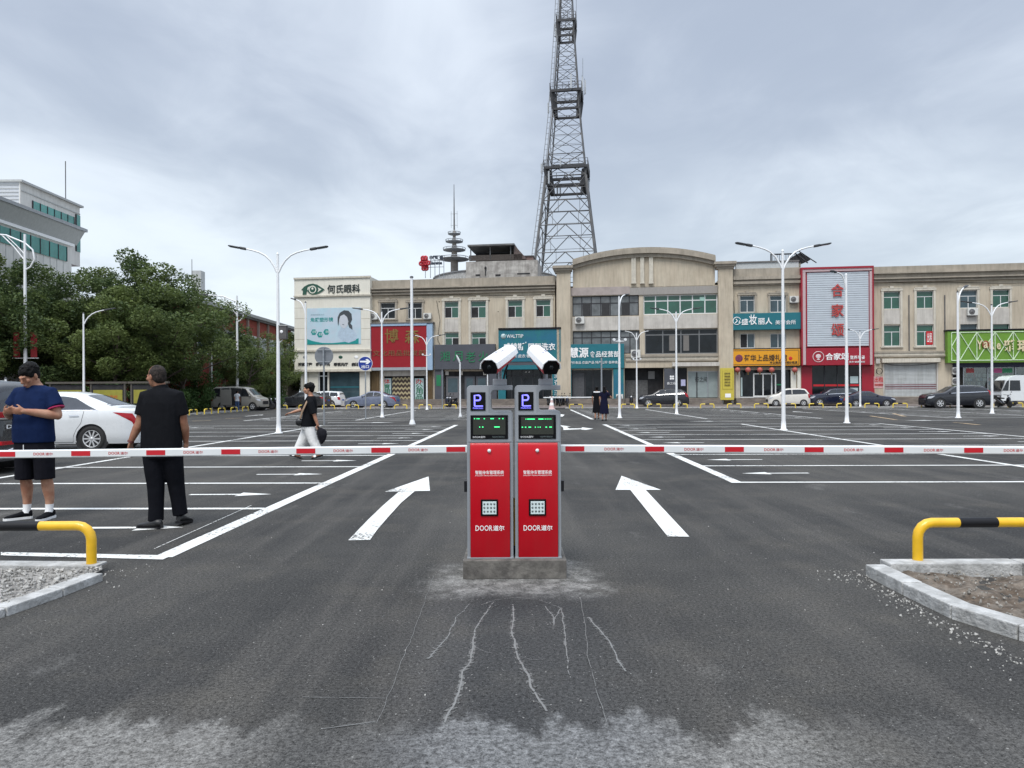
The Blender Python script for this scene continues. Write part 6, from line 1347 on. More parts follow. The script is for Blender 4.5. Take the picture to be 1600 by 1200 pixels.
for z in [k*1.0 for k in range(1, 92)]: tb(mb, (lx(z)-.25, -wz(z)*.9, z), (lx(z)+.25, -wz(z)*.9, z), .04)
mb.build('cable_ladder', mat('pale_steel', (.30, .31, .32), .6, .2), tw, TM)
# ================================================================== buildings on the left
VM = Matrix.Rotation(-math.asin(LS), 4, 'Z')
gb_ = thing('office_building', 'big grey white office block with teal glass bands behind the trees', 'building', T(-45, 62, 0)); I4 = Matrix.Identity(4)
PALEW = mat('pale_grey_panel', (.62, .61, .58), .7, var=.06, vs=.5, st=(1, 1, .4), dirt=.2); PANG = mat('grey_soffit_panel', (.42, .43, .425), .7, var=.12, vs=2, st=(1, 4, 1))
def ob(name, m, x0, y0, z0, x1, y1, z1, par, fr=I4, bevel=0): mb = MB(); mb.box(x0, y0, z0, x1, y1, z1); return mb.build(name, m, par, fr, bevel)
xw = -40.0; ya, ye = 40.0, 64.6
ob('lower_wall', PALEW, xw-14, ya, 0, xw, ye, 15.1, gb_)
mb = MB(); mb.prism([(xw, ya, 15.1), (xw+.75, ya, 16.3), (xw+.75, ya, 16.6), (xw-6, ya, 16.6), (xw-6, ya, 15.1)], (0, ye-ya+.8, 0)); mb.build('sloping_cornice', PANG, gb_)
ob('cornice_edge', mat('edge_strip_grey', (.33, .34, .35), .6), xw+.6, ya, 16.35, xw+.9, ye+1, 16.62, gb_); ob('cornice_foot', LETW, xw, ya, 14.85, xw+.18, ye+.2, 15.1, gb_)
for zA_, zB_, m_ in ((13.35, 14.65, GLT), (7.4, 9.4, GLT), (3.4, 5.4, GLT)):
    wn = ob('window_band', m_, xw, ya+.5, zA_, xw+.08, ye-.8, zB_, gb_); 
    for k in range(20): y = ya+1.0+k*1.2; ob('mullion', FRD, xw+.02, y-.04, zA_, xw+.12, y+.04, zB_, wn)
mb = MB()
for k in range(27): y = ya+k*.9; mb.box(xw, y-.02, 9.6, xw+.03, y+.02, 13.3)
mb.build('panel_joint', PANG, gb_)
xb = -46.0; y0b, y1b = 68.7-2.2, 75.6
ob('roof_block', mat('ribbed_grey_cladding', (.52, .54, .57), .6, var=.05), xb-16, y0b, 15, xb, y1b, 21.3, gb_)
mb = MB()
for k in range(14): z = 16.6+k*.34; mb.box(xb-16, y0b-.05, z, xb-.1, y0b, z+.05)
mb.build('cladding_ribs', PANG, gb_)
ob('roof_block_side', PALEW, xb, y0b-.06, 15, xb+.1, y1b, 21.3, gb_); ob('roof_edge', PANG, xb-16, y0b-.2, 21.3, xb+.35, y1b+.3, 21.5, gb_); ob('eaves_line', PANG, xb+.1, y0b, 20.5, xb+.16, y1b, 20.6, gb_)
wn = ob('window_band', GLT, xb+.1, y0b+1.6, 18.85, xb+.16, y1b-1.1, 20.0, gb_); mb = MB()
for k in range(7): y = y0b+1.6+k*1.07; mb.box(xb+.12, y-.05, 18.85, xb+.2, y+.05, 20.0)
mb.build('mullion', FRD, wn); ob('corner_glazing', GLT, xb-1, y1b-.7, 16.5, xb+.14, y1b+.04, 20.4, gb_); ob('corner_frame', FRD, xb+.1, y1b-.8, 16.5, xb+.22, y1b-.7, 20.4, gb_)
for yy in (62.4, 64.2):
    pass
lt = thing('roof_ladder', 'rusty roof ladder with hooped rails on the office block', 'ladder', T(-52.5, 66.2, 16.6)); mb = MB()
for s in (-.5, .5): mb.tube([(s-.15, 0, 0), (s-.15, 0, 5.2), (s, 0, 5.7), (s+.15, 0, 5.2), (s+.15, 0, 3.6)], .06, 5)
for k in range(8): mb.tube([(-.6, 0, .4+k*.5), (.6, 0, .4+k*.5)], .05, 4)
mb.build('ladder', mat('rusty_steel', (.20, .11, .07), .8, var=.4, vs=1), lt, WM[lt.name])
t = thing('roof_aerial', 'thin lightning rod on the office block', 'aerial', T(-46.2, 73.7, 21.4)); mb = MB(); mb.tube([(0, 0, 0), (0, 0, 4.2)], .05, 5); mb.build('rod', DSTEEL, t, WM[t.name])
# red brick building
xr_ = -27.0; rbk = thing('brick_building', 'long red brick building with white windows behind the trees', 'building', T(xr_-4, 76, 0))
BR = mat('red_brick_wall', (.33, .072, .052), .9, var=.15, vs=3, col2=(.28, .062, .045)); ob('wall', BR, xr_-12, 60, 0, xr_, 87, 9.2, rbk); ob('roof', mat('pale_grey_roof_edge', (.36, .37, .36), .7), xr_-12.5, 59.5, 9.2, xr_+.5, 88, 9.5, rbk); ob('eaves', DSTEEL, xr_, 59.6, 9.0, xr_+.35, 87.8, 9.2, rbk)
for k in range(9):
    y = 60.5+k*3.0; wn = ob('window', FRW, xr_, y+.25, 4.8, xr_+.06, y+2.55, 7.4, rbk); ob('pane', GLB, xr_+.05, y+.45, 5.0, xr_+.075, y+1.35, 7.2, wn); ob('pane', GLB, xr_+.05, y+1.45, 5.0, xr_+.075, y+2.35, 7.2, wn); ob('pilaster', mat('pale_pier', (.33, .27, .24), .8) if k == 0 else bpy.data.materials['pale_pier'], xr_, y-.2, 0, xr_+.2, y+.05, 9.0, rbk)
ob('tower_block_stub', PANG, xr_-3, 60, 9.5, xr_, 63, 9.6, rbk) if False else None
t = thing('roof_box', 'grey box with a rod seen above the treetops', 'roof structure', T(-33.5, 76, 9.5)); mb = MB(); mb.box(-.5, -.5, 0, .5, .5, 5.0); mb.build('box', PANG, t, WM[t.name]); mb = MB(); mb.tube([(-.45, -.5, 4), (-.45, -.5, 6.2)], .035, 4); mb.build('rod', DSTEEL, t, WM[t.name])
# notice boards
nb0 = None; YN = 43.0; NBY = mat('yellow_notice_sheet', (.26, .24, .03), .6, var=.15, vs=2)
def board(M, label):
    t = thing('notice_board', label, 'notice board', M, 'yellow notice boards under the trees'); mb = MB()
    for x in (-1.02, 1.02): mb.box(x-.05, -.05, 0, x+.05, .05, 2.0)
    mb.box(-1.25, -.12, 2.0, 1.25, .12, 2.12); mb.build('frame', mat('board_frame_bronze', (.10, .09, .075), .5, .4), t, M)
    mb = MB(); mb.box(-.95, -.03, .75, .95, .03, 1.95); mb.build('case', DARK, t, M); mb = MB(); mb.box(-.88, -.04, .8, .88, -.03, 1.62); mb.build('sheet', NBY, t, M); text('公示公告栏', LETR, t, -.6, 1.05, .6, 1.3, -.042, M, depth=.003); return t
for i, px in enumerate((105, 169, 232)):
    M = T(X_(px, YN), YN, .05)
    if nb0 is None: nb0 = board(M, 'bronze framed notice board with a yellow sheet under the trees behind the cars')
    else: dup(nb0, M)
# boom barrier and cone at the far exit
t = thing('boom_barrier', 'white boom across the far exit in front of the food shop', 'barrier', T(X_(935, 59.5), 59.5, 0)); Mb = WM[t.name]
mb = MB(); mb.box(-.2, -.2, 0, .2, .2, 1.05); mb.build('cabinet', GREYM, t, Mb, .02); mb = MB(); mb.box(-4.6, -.03, .9, .1, .03, .99); mb.build('boom_arm', WHITE, t, Mb)
t = thing('traffic_cone', 'faded pink and white traffic cone in the far exit right of the gate machines', 'cone', T(X_(862, 56.5), 56.5, 0)); Mb = WM[t.name]
mb = MB(); mb.lathe([(.24, .05), (.17, .35), (.12, .6), (.10, .75), (.06, .95), (.045, 1.02), (.04, 1.05)], 16); mb.build('cone', PINK, t, Mb); mb = MB(); mb.box(-.28, -.28, 0, .28, .28, .06); mb.build('base', mat('cone_base_white', (.6, .55, .55), .6), t, Mb, .01); mb = MB(); mb.lathe([(.185, .34), (.133, .56)], 16); mb.lathe([(.105, .76), (.072, .93)], 16); mb.build('reflective_band', LETW, t, Mb)
# ================================================================== trees and shrubs
def leafmat(name, c1, c2):
    m = bpy.data.materials.new(name); m.use_nodes = True; t = m.node_tree; t.nodes.clear(); g = NT(t); out = g.n('ShaderNodeOutputMaterial')
    P = g.n('ShaderNodeTexCoord').outputs['Object']; rnd = g.n('ShaderNodeObjectInfo').outputs['Random']; k = g.mr(g.m('ADD', g.noise(P, .55, 4, .6), g.m('MULTIPLY', g.m('SUBTRACT', rnd, .5), .22)), .36, .64); col = g.mix(k, c1, c2); col = g.mix(g.mr(g.noise(P, 7, 2), .4, .75, 0, .55), col, tuple(v*1.9 for v in c2))
    d_ = g.n('ShaderNodeBsdfPrincipled', Base_Color=col, Roughness=.6); d_.inputs['Specular IOR Level'].default_value = .25; tr = g.n('ShaderNodeBsdfTranslucent', Color=col); mx = g.n('ShaderNodeMixShader', _0=.3); g.put(mx.inputs[1], d_.outputs[0]); g.put(mx.inputs[2], tr.outputs[0]); g.put(out.inputs[0], mx.outputs[0]); return m
LEAF = leafmat('tree_leaves', (.027, .052, .021), (.115, .150, .045)); LEAF2 = leafmat('hedge_leaves', (.028, .062, .018), (.065, .115, .032)); BARK = mat('tree_bark', (.075, .06, .048), .95, var=.3, vs=3, bump=.5, bs=18)
def crown(rng, clumps, n, sz, droop=.35):
    mb = MB(); vs, fs = [], []
    wts = [c[3]**2 for c in clumps]
    for c in rng.choices(clumps, wts, k=n):
        cx, cy, cz, r = c
        while True:
            v = Vector((rng.uniform(-1, 1), rng.uniform(-1, 1), rng.uniform(-1, 1)))
            if v.length < 1: break
        v = v.normalized()*(v.length**.45)*r*rng.uniform(.8, 1.12); v.z *= .8
        p = Vector((cx, cy, cz))+v
        d_ = Vector((rng.gauss(0, 1), rng.gauss(0, 1), rng.gauss(-droop, .6))).normalized(); s_ = d_.cross(Vector((rng.gauss(0, 1), rng.gauss(0, 1), rng.gauss(0, 1)))).normalized()
        l, w = sz*rng.uniform(.7, 1.5), sz*rng.uniform(.25, .42); o = len(vs)
        vs += [p-d_*l*.5, p+s_*w, p+d_*l*.6, p-s_*w]; fs.append((o, o+1, o+2, o+3))
    return mb.add(vs, fs)
def make_tree(seed, h, cr, n, label, M, name='leafy_tree', sz=.2, low=.22):
    rng = random.Random(seed); t = thing(name, label, 'tree', M); 
    tm = MB(); tips = []
    tm.tube([(0, 0, 0), (.05, .02, h*.15), (rng.uniform(-.15, .15), rng.uniform(-.15, .15), h*.33), (rng.uniform(-.3, .3), rng.uniform(-.3, .3), h*.62)], [.19, .15, .12, .06], 8)
    for k in range(13):
        a = k*2.4+rng.random(); z0 = h*rng.uniform(.16, .5); L_ = cr*rng.uniform(.55, 1.05); up = rng.uniform(.15, 1.0)
        p0 = Vector((0, 0, z0)); p1 = p0+Vector((math.cos(a)*L_*.5, math.sin(a)*L_*.5, L_*.35*up+.3)); p2 = p0+Vector((math.cos(a)*L_, math.sin(a)*L_, L_*.75*up+.4))
        tm.tube([p0, p1, p2], [.07, .045, .015], 5); tips += [p1.lerp(p2, .5), p2]
    tm.build('trunk', BARK, t, M)
    cl = [(p.x, p.y, min(p.z, h*.9), cr*rng.uniform(.15, .27)) for p in tips]
    for k in range(38):
        a = rng.uniform(0, 6.28); zz = rng.uniform(low, .97)**.9; rr = cr*math.sin(math.pi*min(.97, max(.14, (zz-low*.6)/(1.02-low*.6)))**.8)*rng.uniform(.35, .98); cl.append((math.cos(a)*rr, math.sin(a)*rr, h*zz, cr*rng.uniform(.12, .25)))
    c = crown(rng, cl, n, sz).build('crown', LEAF, t, M); return t
protos = [make_tree(s_, 10.0, 3.9, n_, '', T(0, -500-20*s_, 0), sz=.15) for s_, n_ in ((1, 24000), (2, 22000), (3, 11000))]
TR = [(-18, 47, 11.2, 'leafy tree cut by the left edge of the picture'), (45, 48, 10.6, 'leafy tree round the ornate street lamp with banners'), (74, 54, 11.0, 'tall leafy tree in front of the teal glass band of the office block'), (110, 50, 10.0, 'leafy tree rising over the roof of the white saloon'), (150, 55, 11.4, 'tall leafy tree whose top meets the corner of the office block'), (205, 53, 12.2, 'tallest leafy tree, its crown against the sky right of the office block'), (182, 49, 9.0, 'leafy tree behind the yellow notice boards between the two men'), (250, 51, 10.8, 'leafy tree rising above the man in black'), (286, 57, 11.2, 'leafy tree with thin sparse branches right of the man in black'), (322, 66, 11.0, 'last tall leafy tree before the red brick building'), (352, 70, 7.5, 'lower leafy tree in front of the red brick building'), (390, 64, 6.7, 'small leafy tree behind the silver van'), (420, 70, 7.4, 'leafy tree left of the tall lamp post, under the brick eaves'), (372, 74, 7.9, 'leafy tree under the middle of the brick eaves'), (452, 76, 8.0, 'leafy tree touching the cream eye clinic'), (225, 62, 11.0, 'leafy tree in the second row behind the tallest one'), (100, 62, 10.8, 'leafy tree in the second row by the office block'), (18, 58, 12.6, 'leafy tree in the second row at the left edge'), (292, 68, 9.4, 'leafy tree in the second row before the brick building'), (440, 84, 7.5, 'far dark leafy tree deep in the lane beside the eye clinic')]
rt_ = random.Random(11)
for i, (px, Y, h, lb_) in enumerate(TR):
    M = T(X_(px, Y), Y, 0, rt_.uniform(0, 6.28)); k = h/10.2; pr_ = protos[2 if i in (2, 8, 12) else i % 2]
    if i < 3: pr_.location = M.to_translation(); pr_.rotation_euler = M.to_euler(); pr_['label'] = lb_; pr_['group'] = 'trees along the left side'; o = pr_; o.scale = (k*1.05, k*1.05, k)
    else: o = dup(pr_, M, lb_, 'trees along the left side', scale=(k*rt_.uniform(.95, 1.2), k*rt_.uniform(.95, 1.2), k))
def shrub(seed, M, w, h, label, n=2500, sz=.11, name='shrub', L=LEAF2):
    rng = random.Random(seed); t = thing(name, label, 'shrub', M); cl = [(rng.uniform(-w/2, w/2), rng.uniform(-.4, .4), rng.uniform(.2, h*.85), rng.uniform(.25, .45)*(1 if h < 3 else 1.7)) for _ in range(int(8+w*5*max(1, h/2.5)))]
    mb = MB()
    for k in range(5): a = rng.uniform(-w/3, w/3); mb.tube([(a*.4, 0, 0), (a, rng.uniform(-.2, .2), h*.7)], [.03, .01], 4)
    mb.build('stem', BARK, t, M); crown(rng, cl, n, sz, 0).build('foliage', L, t, M)
for i, (px, Y, w, h, lb_) in enumerate(((306, 52, 2.4, 1.9, 'round shrub behind the yellow hoops right of the man in black'), (275, 50, 2.6, 1.5, 'dark shrub hidden behind the man in black'), (255, 46, 2.2, 1.3, 'low shrub left of the man in black'), (456, 67, 5.0, 1.25, 'clipped hedge left of the dark grey saloon'), (425, 64, 2.2, 1.1, 'low shrub right of the silver van'), (20, 46, 4, 2.4, 'dense shrub behind the dark crossover'), (130, 47, 5, 2.4, 'dense shrub behind the yellow notice boards'), (200, 47, 4, 2.2, 'dense shrub under the tallest tree'), (342, 68, 5.5, 4.6, 'tall dark shrubbery in front of the red brick wall'), (303, 60, 4.5, 3.4, 'tall shrub under the sparse tree right of the man in black'), (398, 70, 5.5, 3.6, 'tall shrub behind the bonnet of the silver van'), (1378, 66.8, 1.6, .8, 'small low plant by the letting notice'))): shrub(20+i, T(X_(px, Y), Y, 0), w, h, lb_, n=int(900+1300*h*w**.5), sz=.11 if h < 3 else .14)
# low pale building behind the van
t = thing('low_building', 'low pale building in shade behind the silver van', 'building', T(X_(375, 72), 74, 0)); Ml = WM[t.name]; mb = MB(); mb.box(-5, 0, 0, 4.2, 4, 3.0); mb.build('wall', BEIGE2, t, Ml); ob('roof', DSTEEL, -5.3, -.4, 3.0, 4.5, 4.3, 3.2, t, Ml)
for x in (-4.2, -2.0, .2, 2.4): wn = ob('window', FRW, x, -.05, 1.0, x+1.3, 0, 2.5, t, Ml); ob('pane', GLD, x+.08, -.07, 1.08, x+1.22, -.05, 2.42, wn, Ml)
# ================================================================== people
def skinmat(name, c):
    return mat(name, c, .5, var=.08, vs=9, col2=(c[0]*.85, c[1]*.72, c[2]*.68), spec=.35)
SKIN = skinmat('skin', (.43, .235, .155)); SKIN2 = skinmat('tanned_skin', (.31, .155, .095)); HAIR = mat('black_hair', (.006, .0055, .0055), .55, var=.3, vs=30, bump=.6, bs=90, spec=.12); HAIRG = mat('cropped_grey_hair', (.045, .036, .032), .7, var=.3, vs=40, col2=(.016, .014, .013), spec=.1)
def cloth(name, c, rough=.85, amt=.35): 
    m = mat(name, c, rough, var=.12, vs=5, spec=.06); t = m.node_tree; g = NT(t); P = t.nodes.new('ShaderNodeTexCoord').outputs['Object']; b = [n for n in t.nodes if n.type == 'BSDF_PRINCIPLED'][0]
    h = g.m('ADD', g.noise(g.map(P, (1, 1, .55)), 9, 3, .5, 1.2), g.m('MULTIPLY', g.noise(P, 260, 2), .04)); bp = g.n('ShaderNodeBump', Strength=amt, Distance=.03, Height=h); g.put(b.inputs['Normal'], bp.outputs[0]); return m
def fuse(mb, vox, it=3):
    me = bpy.data.meshes.new('fuse'); me.from_pydata(mb.v, [], mb.f); o = bpy.data.objects.new('fuse', me); COL.objects.link(o)
    r = o.modifiers.new('r', 'REMESH'); r.mode = 'VOXEL'; r.voxel_size = vox; s = o.modifiers.new('s', 'SMOOTH'); s.iterations = it; s.factor = .5
    dg = bpy.context.evaluated_depsgraph_get(); dg.update(); m2 = bpy.data.meshes.new_from_object(o.evaluated_get(dg))
    out = MB(); out.add([v.co.copy() for v in m2.vertices], [list(p.vertices) for p in m2.polygons], True)
    bpy.data.objects.remove(o); bpy.data.meshes.remove(me); bpy.data.meshes.remove(m2); return out
V = Vector
def limb(mb, pts, rs, n=12):
    mb.tube(pts, rs, n)
    for p, r in ((pts[0], rs[0]), (pts[-1], rs[-1])):
        r = max(r) if isinstance(r, tuple) else r; mb.ell(p, r*.98, r*.98, r*.98, n, 8)
def rings(mb, rr, n=20, k=2.4, sh=0.0):
    out = []
    for cx, cy, z, rx, ry in rr:
        ring = []
        for i in range(n):
            a = 2*math.pi*i/n; c, s = math.cos(a), math.sin(a); f = (abs(c)**k+abs(s)**k)**(-1/k); ring.append(V((cx+(rx-sh)*c*f, cy+(ry-sh)*s*f, z)))
        out.append(ring)
    mb.loft(out)
def frame(fwd, up=(0, 0, 1)):
    f = V(fwd).normalized(); r = f.cross(V(up)).normalized(); u = r.cross(f).normalized(); return Matrix((r, f, u)).transposed()
def head(mb, c, F_, s=1.0):
    c = V(c); q = lambda x, y, z: c+F_ @ V((x*s, y*s, z*s)); e = lambda x, y, z, a, b, d, n=14, m=10: mb.ell(q(x, y, z), a*s, b*s, d*s, n, m, F_)
    e(0, -.012, .03, .075, .096, .088); e(0, .022, -.03, .062, .072, .085); e(0, .055, -.085, .034, .032, .026); e(0, .03, -.07, .052, .055, .042)
    e(0, .088, .018, .052, .018, .014)                       # brow
    mb.tube([q(0, .092, .012), q(0, .112, -.030)], [.010*s, .017*s], 8); e(0, .108, -.032, .018, .015, .012)
    for sx in (-1, 1): e(sx*.042, .068, -.022, .026, .024, .022); e(sx*.076, -.008, -.012, .010, .020, .032); e(sx*.034, .085, -.002, .016, .010, .009)
    e(0, .092, -.063, .026, .014, .010); e(0, .088, -.071, .022, .013, .009)
def facebits(t, fr, c, F_, s, lips=(.30, .10, .085)):
    c = V(c); q = lambda x, y, z: c+F_ @ V((x*s, y*s, z*s))
    for sx in (-1, 1):
        mb = MB(); mb.ell(q(sx*.034, .0895, .000),   .0115*s, .0045*s, .0042*s, 10, 6, F_); mb.build('eye', BLACK, t, fr)
        mb = MB(); mb.tube([q(sx*.016, .100, .020), q(sx*.036, .099, .024), q(sx*.054, .086, .018)], [.003*s, .0038*s, .002*s], 6); mb.build('eyebrow', HAIR, t, fr)
    mb = MB(); mb.tube([q(-.024, .094, -.067), q(0, .1045, -.066), q(.024, .094, -.067)], [.003*s, .0055*s, .003*s], 6); mb.build('mouth', mat('lip', lips, .5), t, fr)
def hand(mb, w, d, nrm, side, curl=20, s=1.0, spread=3):
    """w wrist, d along the hand, nrm where the palm faces, side towards the thumb"""
    w, d = V(w), V(d).normalized(); sd = V(side); sd = (sd-d*sd.dot(d)).normalized(); nr = sd.cross(d); nr = nr if nr.dot(V(nrm)) > 0 else -nr
    Fm = Matrix((sd, d, nr)).transposed(); mb.ell(w+d*.045*s, .043*s, .055*s, .017*s, 12, 8, Fm); mb.ell(w+d*.075*s, .043*s, .028*s, .014*s, 12, 8, Fm); mb.ell(w+d*.028*s+sd*.024*s+nr*.008*s, .018*s, .034*s, .015*s, 10, 6, Fm)
    for i, ln in enumerate((.92, 1.0, .94, .74)):
        o = (.031-.021*i)*s; p = w+d*(.088-.004*abs(i-1.2))*s+sd*o; a = R(curl*(.7+.12*i)); dr = (d+sd*R(spread)*(1.2-i)).normalized(); pts = [p-dr*.012*s, p]
        tot = a*.6
        for L_ in (.043, .027, .021): dd = dr*math.cos(tot)+nr*math.sin(tot); p = p+dd*L_*ln*s; pts.append(p); tot += a
        mb.tube(pts, [.0092*s, .0095*s, .0085*s, .0078*s, .0062*s], 8); mb.ell(pts[-1], .0064*s, .0064*s, .0064*s, 8, 6)
    p = w+d*.022*s+sd*.034*s; t1 = (d*.75+sd*.62+nr*.30).normalized(); t2 = (d*.95+sd*.15+nr*.45).normalized(); mb.tube([p-t1*.02*s, p, p+t1*.036*s, p+t1*.036*s+t2*.032*s], [.012*s, .0125*s, .0105*s, .008*s], 8); mb.ell(p+t1*.036*s+t2*.032*s, .008*s, .008*s, .008*s, 8, 6)
def shoe(t, fr, heel, d, m, sole, L_=.285, w=.052, pitch=0, top=.10, toe=0):
    d = V((d[0], d[1], 0)).normalized(); s = V((-d.y, d.x, 0)); heel = V(heel); up = V((0, 0, 1)); dd = (d*math.cos(R(pitch))+up*math.sin(R(pitch))); uu = (up*math.cos(R(pitch))-d*math.sin(R(pitch)))
    def ring(k, hw, z0, z1): return [heel+dd*(k*L_)+s*(hw*math.cos(R(a)))*(1 if abs(math.cos(R(a))) > .01 else 1)+uu*(z0+(z1-z0)*(.5+.5*math.sin(R(a)))) for a in range(0, 360, 24)]
    mb = MB(); mb.loft([ring(-.02, w*.45, .02, top*.8), ring(.04, w*.72, .016, top), ring(.18, w*.78, .016, top*1.02), ring(.34, w*.82, .016, top*.92), ring(.5, w*.92, .016, top*.74), ring(.7, w, .016, top*.60), ring(.88, w*.88, .016, top*.5), ring(.97, w*.6, .018, top*.40), ring(1.0, w*.25, .022, top*.3)]); a = mb.build('shoe', m, t, fr)
    mb = MB(); prof = [(-.03, .5), (.03, .80), (.18, .86), (.34, .86), (.5, .96), (.7, 1.05), (.88, .95), (.98, .62), (1.02, .25)]
    pts = [heel+dd*(k*L_)+s*(w*q) for k, q in prof]+[heel+dd*(k*L_)-s*(w*q) for k, q in prof[::-1]]; mb.prism([p[:] for p in pts], tuple(uu*.026)); mb.build('sole', sole, a, fr)
def person(label, px, by, Y=None, group=None):
    b = G(px, by) if Y is None else V((X_(px, Y), Y, 0)); M = T(b); return thing('person', label, 'person', M, group), M
# ---- man in the blue shirt
t, M = person('man in a navy blue T-shirt and black shorts looking down at his hands', 55, 810.5)
F_ = frame((-.20, -.86, -.47), (-.08, -.4, .9)); HC = (-.022, -.065, 1.635); HS = 1.14
TOR = [(.015, .0, 1.555, .075, .07), (.015, .0, 1.525, .10, .085), (.01, .0, 1.49, .165, .10), (.005, .0, 1.455, .215, .118), (0, -.005, 1.38, .235, .138), (0, -.015, 1.28, .23, .150), (0, -.03, 1.16, .228, .165), (0, -.035, 1.04, .236, .172), (0, -.025, .93, .243, .168), (0, -.02, .875, .243, .165)]
mb = MB(); rings(mb, TOR[:3]+TOR[4:], sh=.022); head(mb, HC, F_, HS); mb.tube([(.012, .01, 1.46), (.0, -.02, 1.56), (-.01, -.03, 1.62)], [.075, .068, .065], 14)
for s, el, wr in ((-1, (-.305, -.03, 1.185), (-.195, -.235, 1.225)), (1, (.315, -.03, 1.18), (.055, -.265, 1.235))):
    limb(mb, [(s*.205, 0, 1.43), (s*.27, -.01, 1.29), el], [.058, .056, .052]); limb(mb, [el, tuple(V(el).lerp(V(wr), .3)), tuple(V(el).lerp(V(wr), .7)), wr], [.050, .053, .042, .030])
hand(mb, (-.195, -.235, 1.225), (.85, -.45, .12), (.2, -.2, 1), (0, -.6, .8), 42, 1.05); hand(mb, (.055, -.265, 1.235), (-.95, -.22, .05), (-.1, .2, 1), (0, -.3, .95), 38, 1.05)
for x, kx, ax in ((-.12, -.128, -.132), (.12, .145, .160)):
    limb(mb, [(x, 0, .80), (kx, -.01, .48), (kx, .02, .36), (ax, .03, .22), (ax, .02, .12)], [.10, .064, .069, .052, .040])
fuse(mb, .0085, 2).build('body', SKIN, t, M); facebits(t, M, HC, F_, HS)
mb = MB(); c = V(HC)
mb.ell(c+F_ @ V((0, -.026, .046)), .094, .115, .104, 20, 16, F_); mb.ell(c+F_ @ V((.0, .046, .074)), .076, .052, .038, 14, 10, F_); mb.ell(c+F_ @ V((0, -.050, -.006)), .089, .070, .085, 14, 10, F_)
for sx in (-1, 1): mb.ell(c+F_ @ V((sx*.076, .03, .030)), .018, .042, .040, 10, 8, F_)
rg = random.Random(9)
for k in range(34):
    a = rg.uniform(-1.1, 1.1); fx, fy = math.sin(a), math.cos(a); z = .016+.044*max(0, fy)+rg.uniform(-.012, .012); p = c+F_ @ V((fx*.094, -.014+fy*.106, z)); mb.ell(p, .009, .009, .022, 6, 5, F_)
for k in range(50): v = V((rg.gauss(0, 1), rg.gauss(0, 1), abs(rg.gauss(.6, .6)))).normalized(); mb.ell(c+F_ @ V((v.x*.094, -.02+v.y*.114, .040+v.z*.105)), .017, .017, .012, 7, 5, F_)
fuse(mb, .007, 1).build('hair', HAIR, t, M)
NAVY = cloth('navy_cotton', (.009, .019, .062)); BSH = cloth('black_shorts_cloth', (.010, .010, .014)); BLK = cloth('black_cotton', (.0085, .009, .011)); CUFF = mat('magenta_cuff', (.40, .02, .10), .8)
mb = MB(); rings(mb, TOR[1:])
for s, e in ((-1, (-.282, -.025, 1.285)), (1, (.292, -.025, 1.27))): mb.tube([(s*.13, 0, 1.43), (s*.205, 0, 1.425), (s*.245, -.008, 1.36), e], [.085, .088, .086, .090], 14)
fuse(mb, .010, 3).build('shirt', NAVY, t, M)
mb = MB(); mb.tube([(.289, -.024, 1.270), (.293, -.025, 1.258)], [.0935, .092], 18); mb.build('sleeve_cuff', CUFF, t, M)
mb = MB(); rings(mb, [(0, -.02, .90, .225, .150), (0, -.02, .80, .235, .155), (0, -.01, .72, .235, .145)])
for s in (-1, 1): mb.tube([(s*.11, -.01, .80), (s*.122, -.01, .62), (s*.128, -.01, .455)], [(.125, .135), (.113, .12), (.112, .115)], 16, hint=(1, 0, 0))
fuse(mb, .010, 2).build('shorts', BSH, t, M)
mb = MB(); mb.tube([(0, -.20, .86), (.004, -.205, .80)], .005, 5); mb.build('drawstring', LETW, t, M)
for ax in (-.132, .160): mb = MB(); mb.tube([(ax, .025, .165), (ax, .022, .11), (ax, .01, .06)], [.047, .044, .046], 14); mb.build('sock', LETW, t, M)
shoe(t, M, (-.085, .045, 0), (-.80, -.60), BLK, LETW, .29, .052); shoe(t, M, (.165, .09, 0), (.02, -1), BLK, LETW, .29, .052)
t.scale = (.875, 1, 1)
# ---- man in black seen from behind
t, M = person('man in black seen from behind, his head turned to the left', 252, 824)
F_ = frame((-.88, .45, -.08)); HC = (-.055, .01, 1.605); HS = 1.02
TOR = [(-.015, .02, 1.50, .068, .068), (-.01, .02, 1.475, .10, .085), (0, .015, 1.445, .165, .10), (.005, .01, 1.41, .188, .112), (.005, 0, 1.32, .198, .125), (.003, 0, 1.2, .205, .13), (0, 0, 1.06, .203, .135), (0, 0, .93, .208, .138), (0, 0, .845, .210, .138)]
mb = MB(); rings(mb, TOR[:3]+TOR[4:], sh=.022); head(mb, HC, F_, HS); mb.tube([(-.01, .02, 1.42), (-.025, .02, 1.50), (-.045, .012, 1.57)], [.07, .062, .060], 14)
A1 = [(-.165, .01, 1.40), (-.200, 0, 1.24), (-.222, -.01, 1.115)]; A2 = [(-.222, -.01, 1.115), (-.245, -.02, 1.06), (-.275, -.03, .99), (-.305, -.04, .915)]
B1 = [(.168, .01, 1.40), (.200, .02, 1.24), (.215, .035, 1.11)]; B2 = [(.215, .035, 1.11), (.218, .06, 1.05), (.212, .09, .98), (.205, .115, .90)]
for a, b in ((A1, A2), (B1, B2)): limb(mb, a, [.056, .052, .047]); limb(mb, b, [.046, .048, .040, .028])
hand(mb, A2[-1], (-.25, -.05, -1), (1, .2, 0), (-.2, .9, 0), 30, 1.0); hand(mb, B2[-1], (-.05, .15, -1), (-1, .1, 0), (.1, .9, 0), 30, 1.0)
fuse(mb, .0085, 2).build('body', SKIN2, t, M); facebits(t, M, HC, F_, HS)
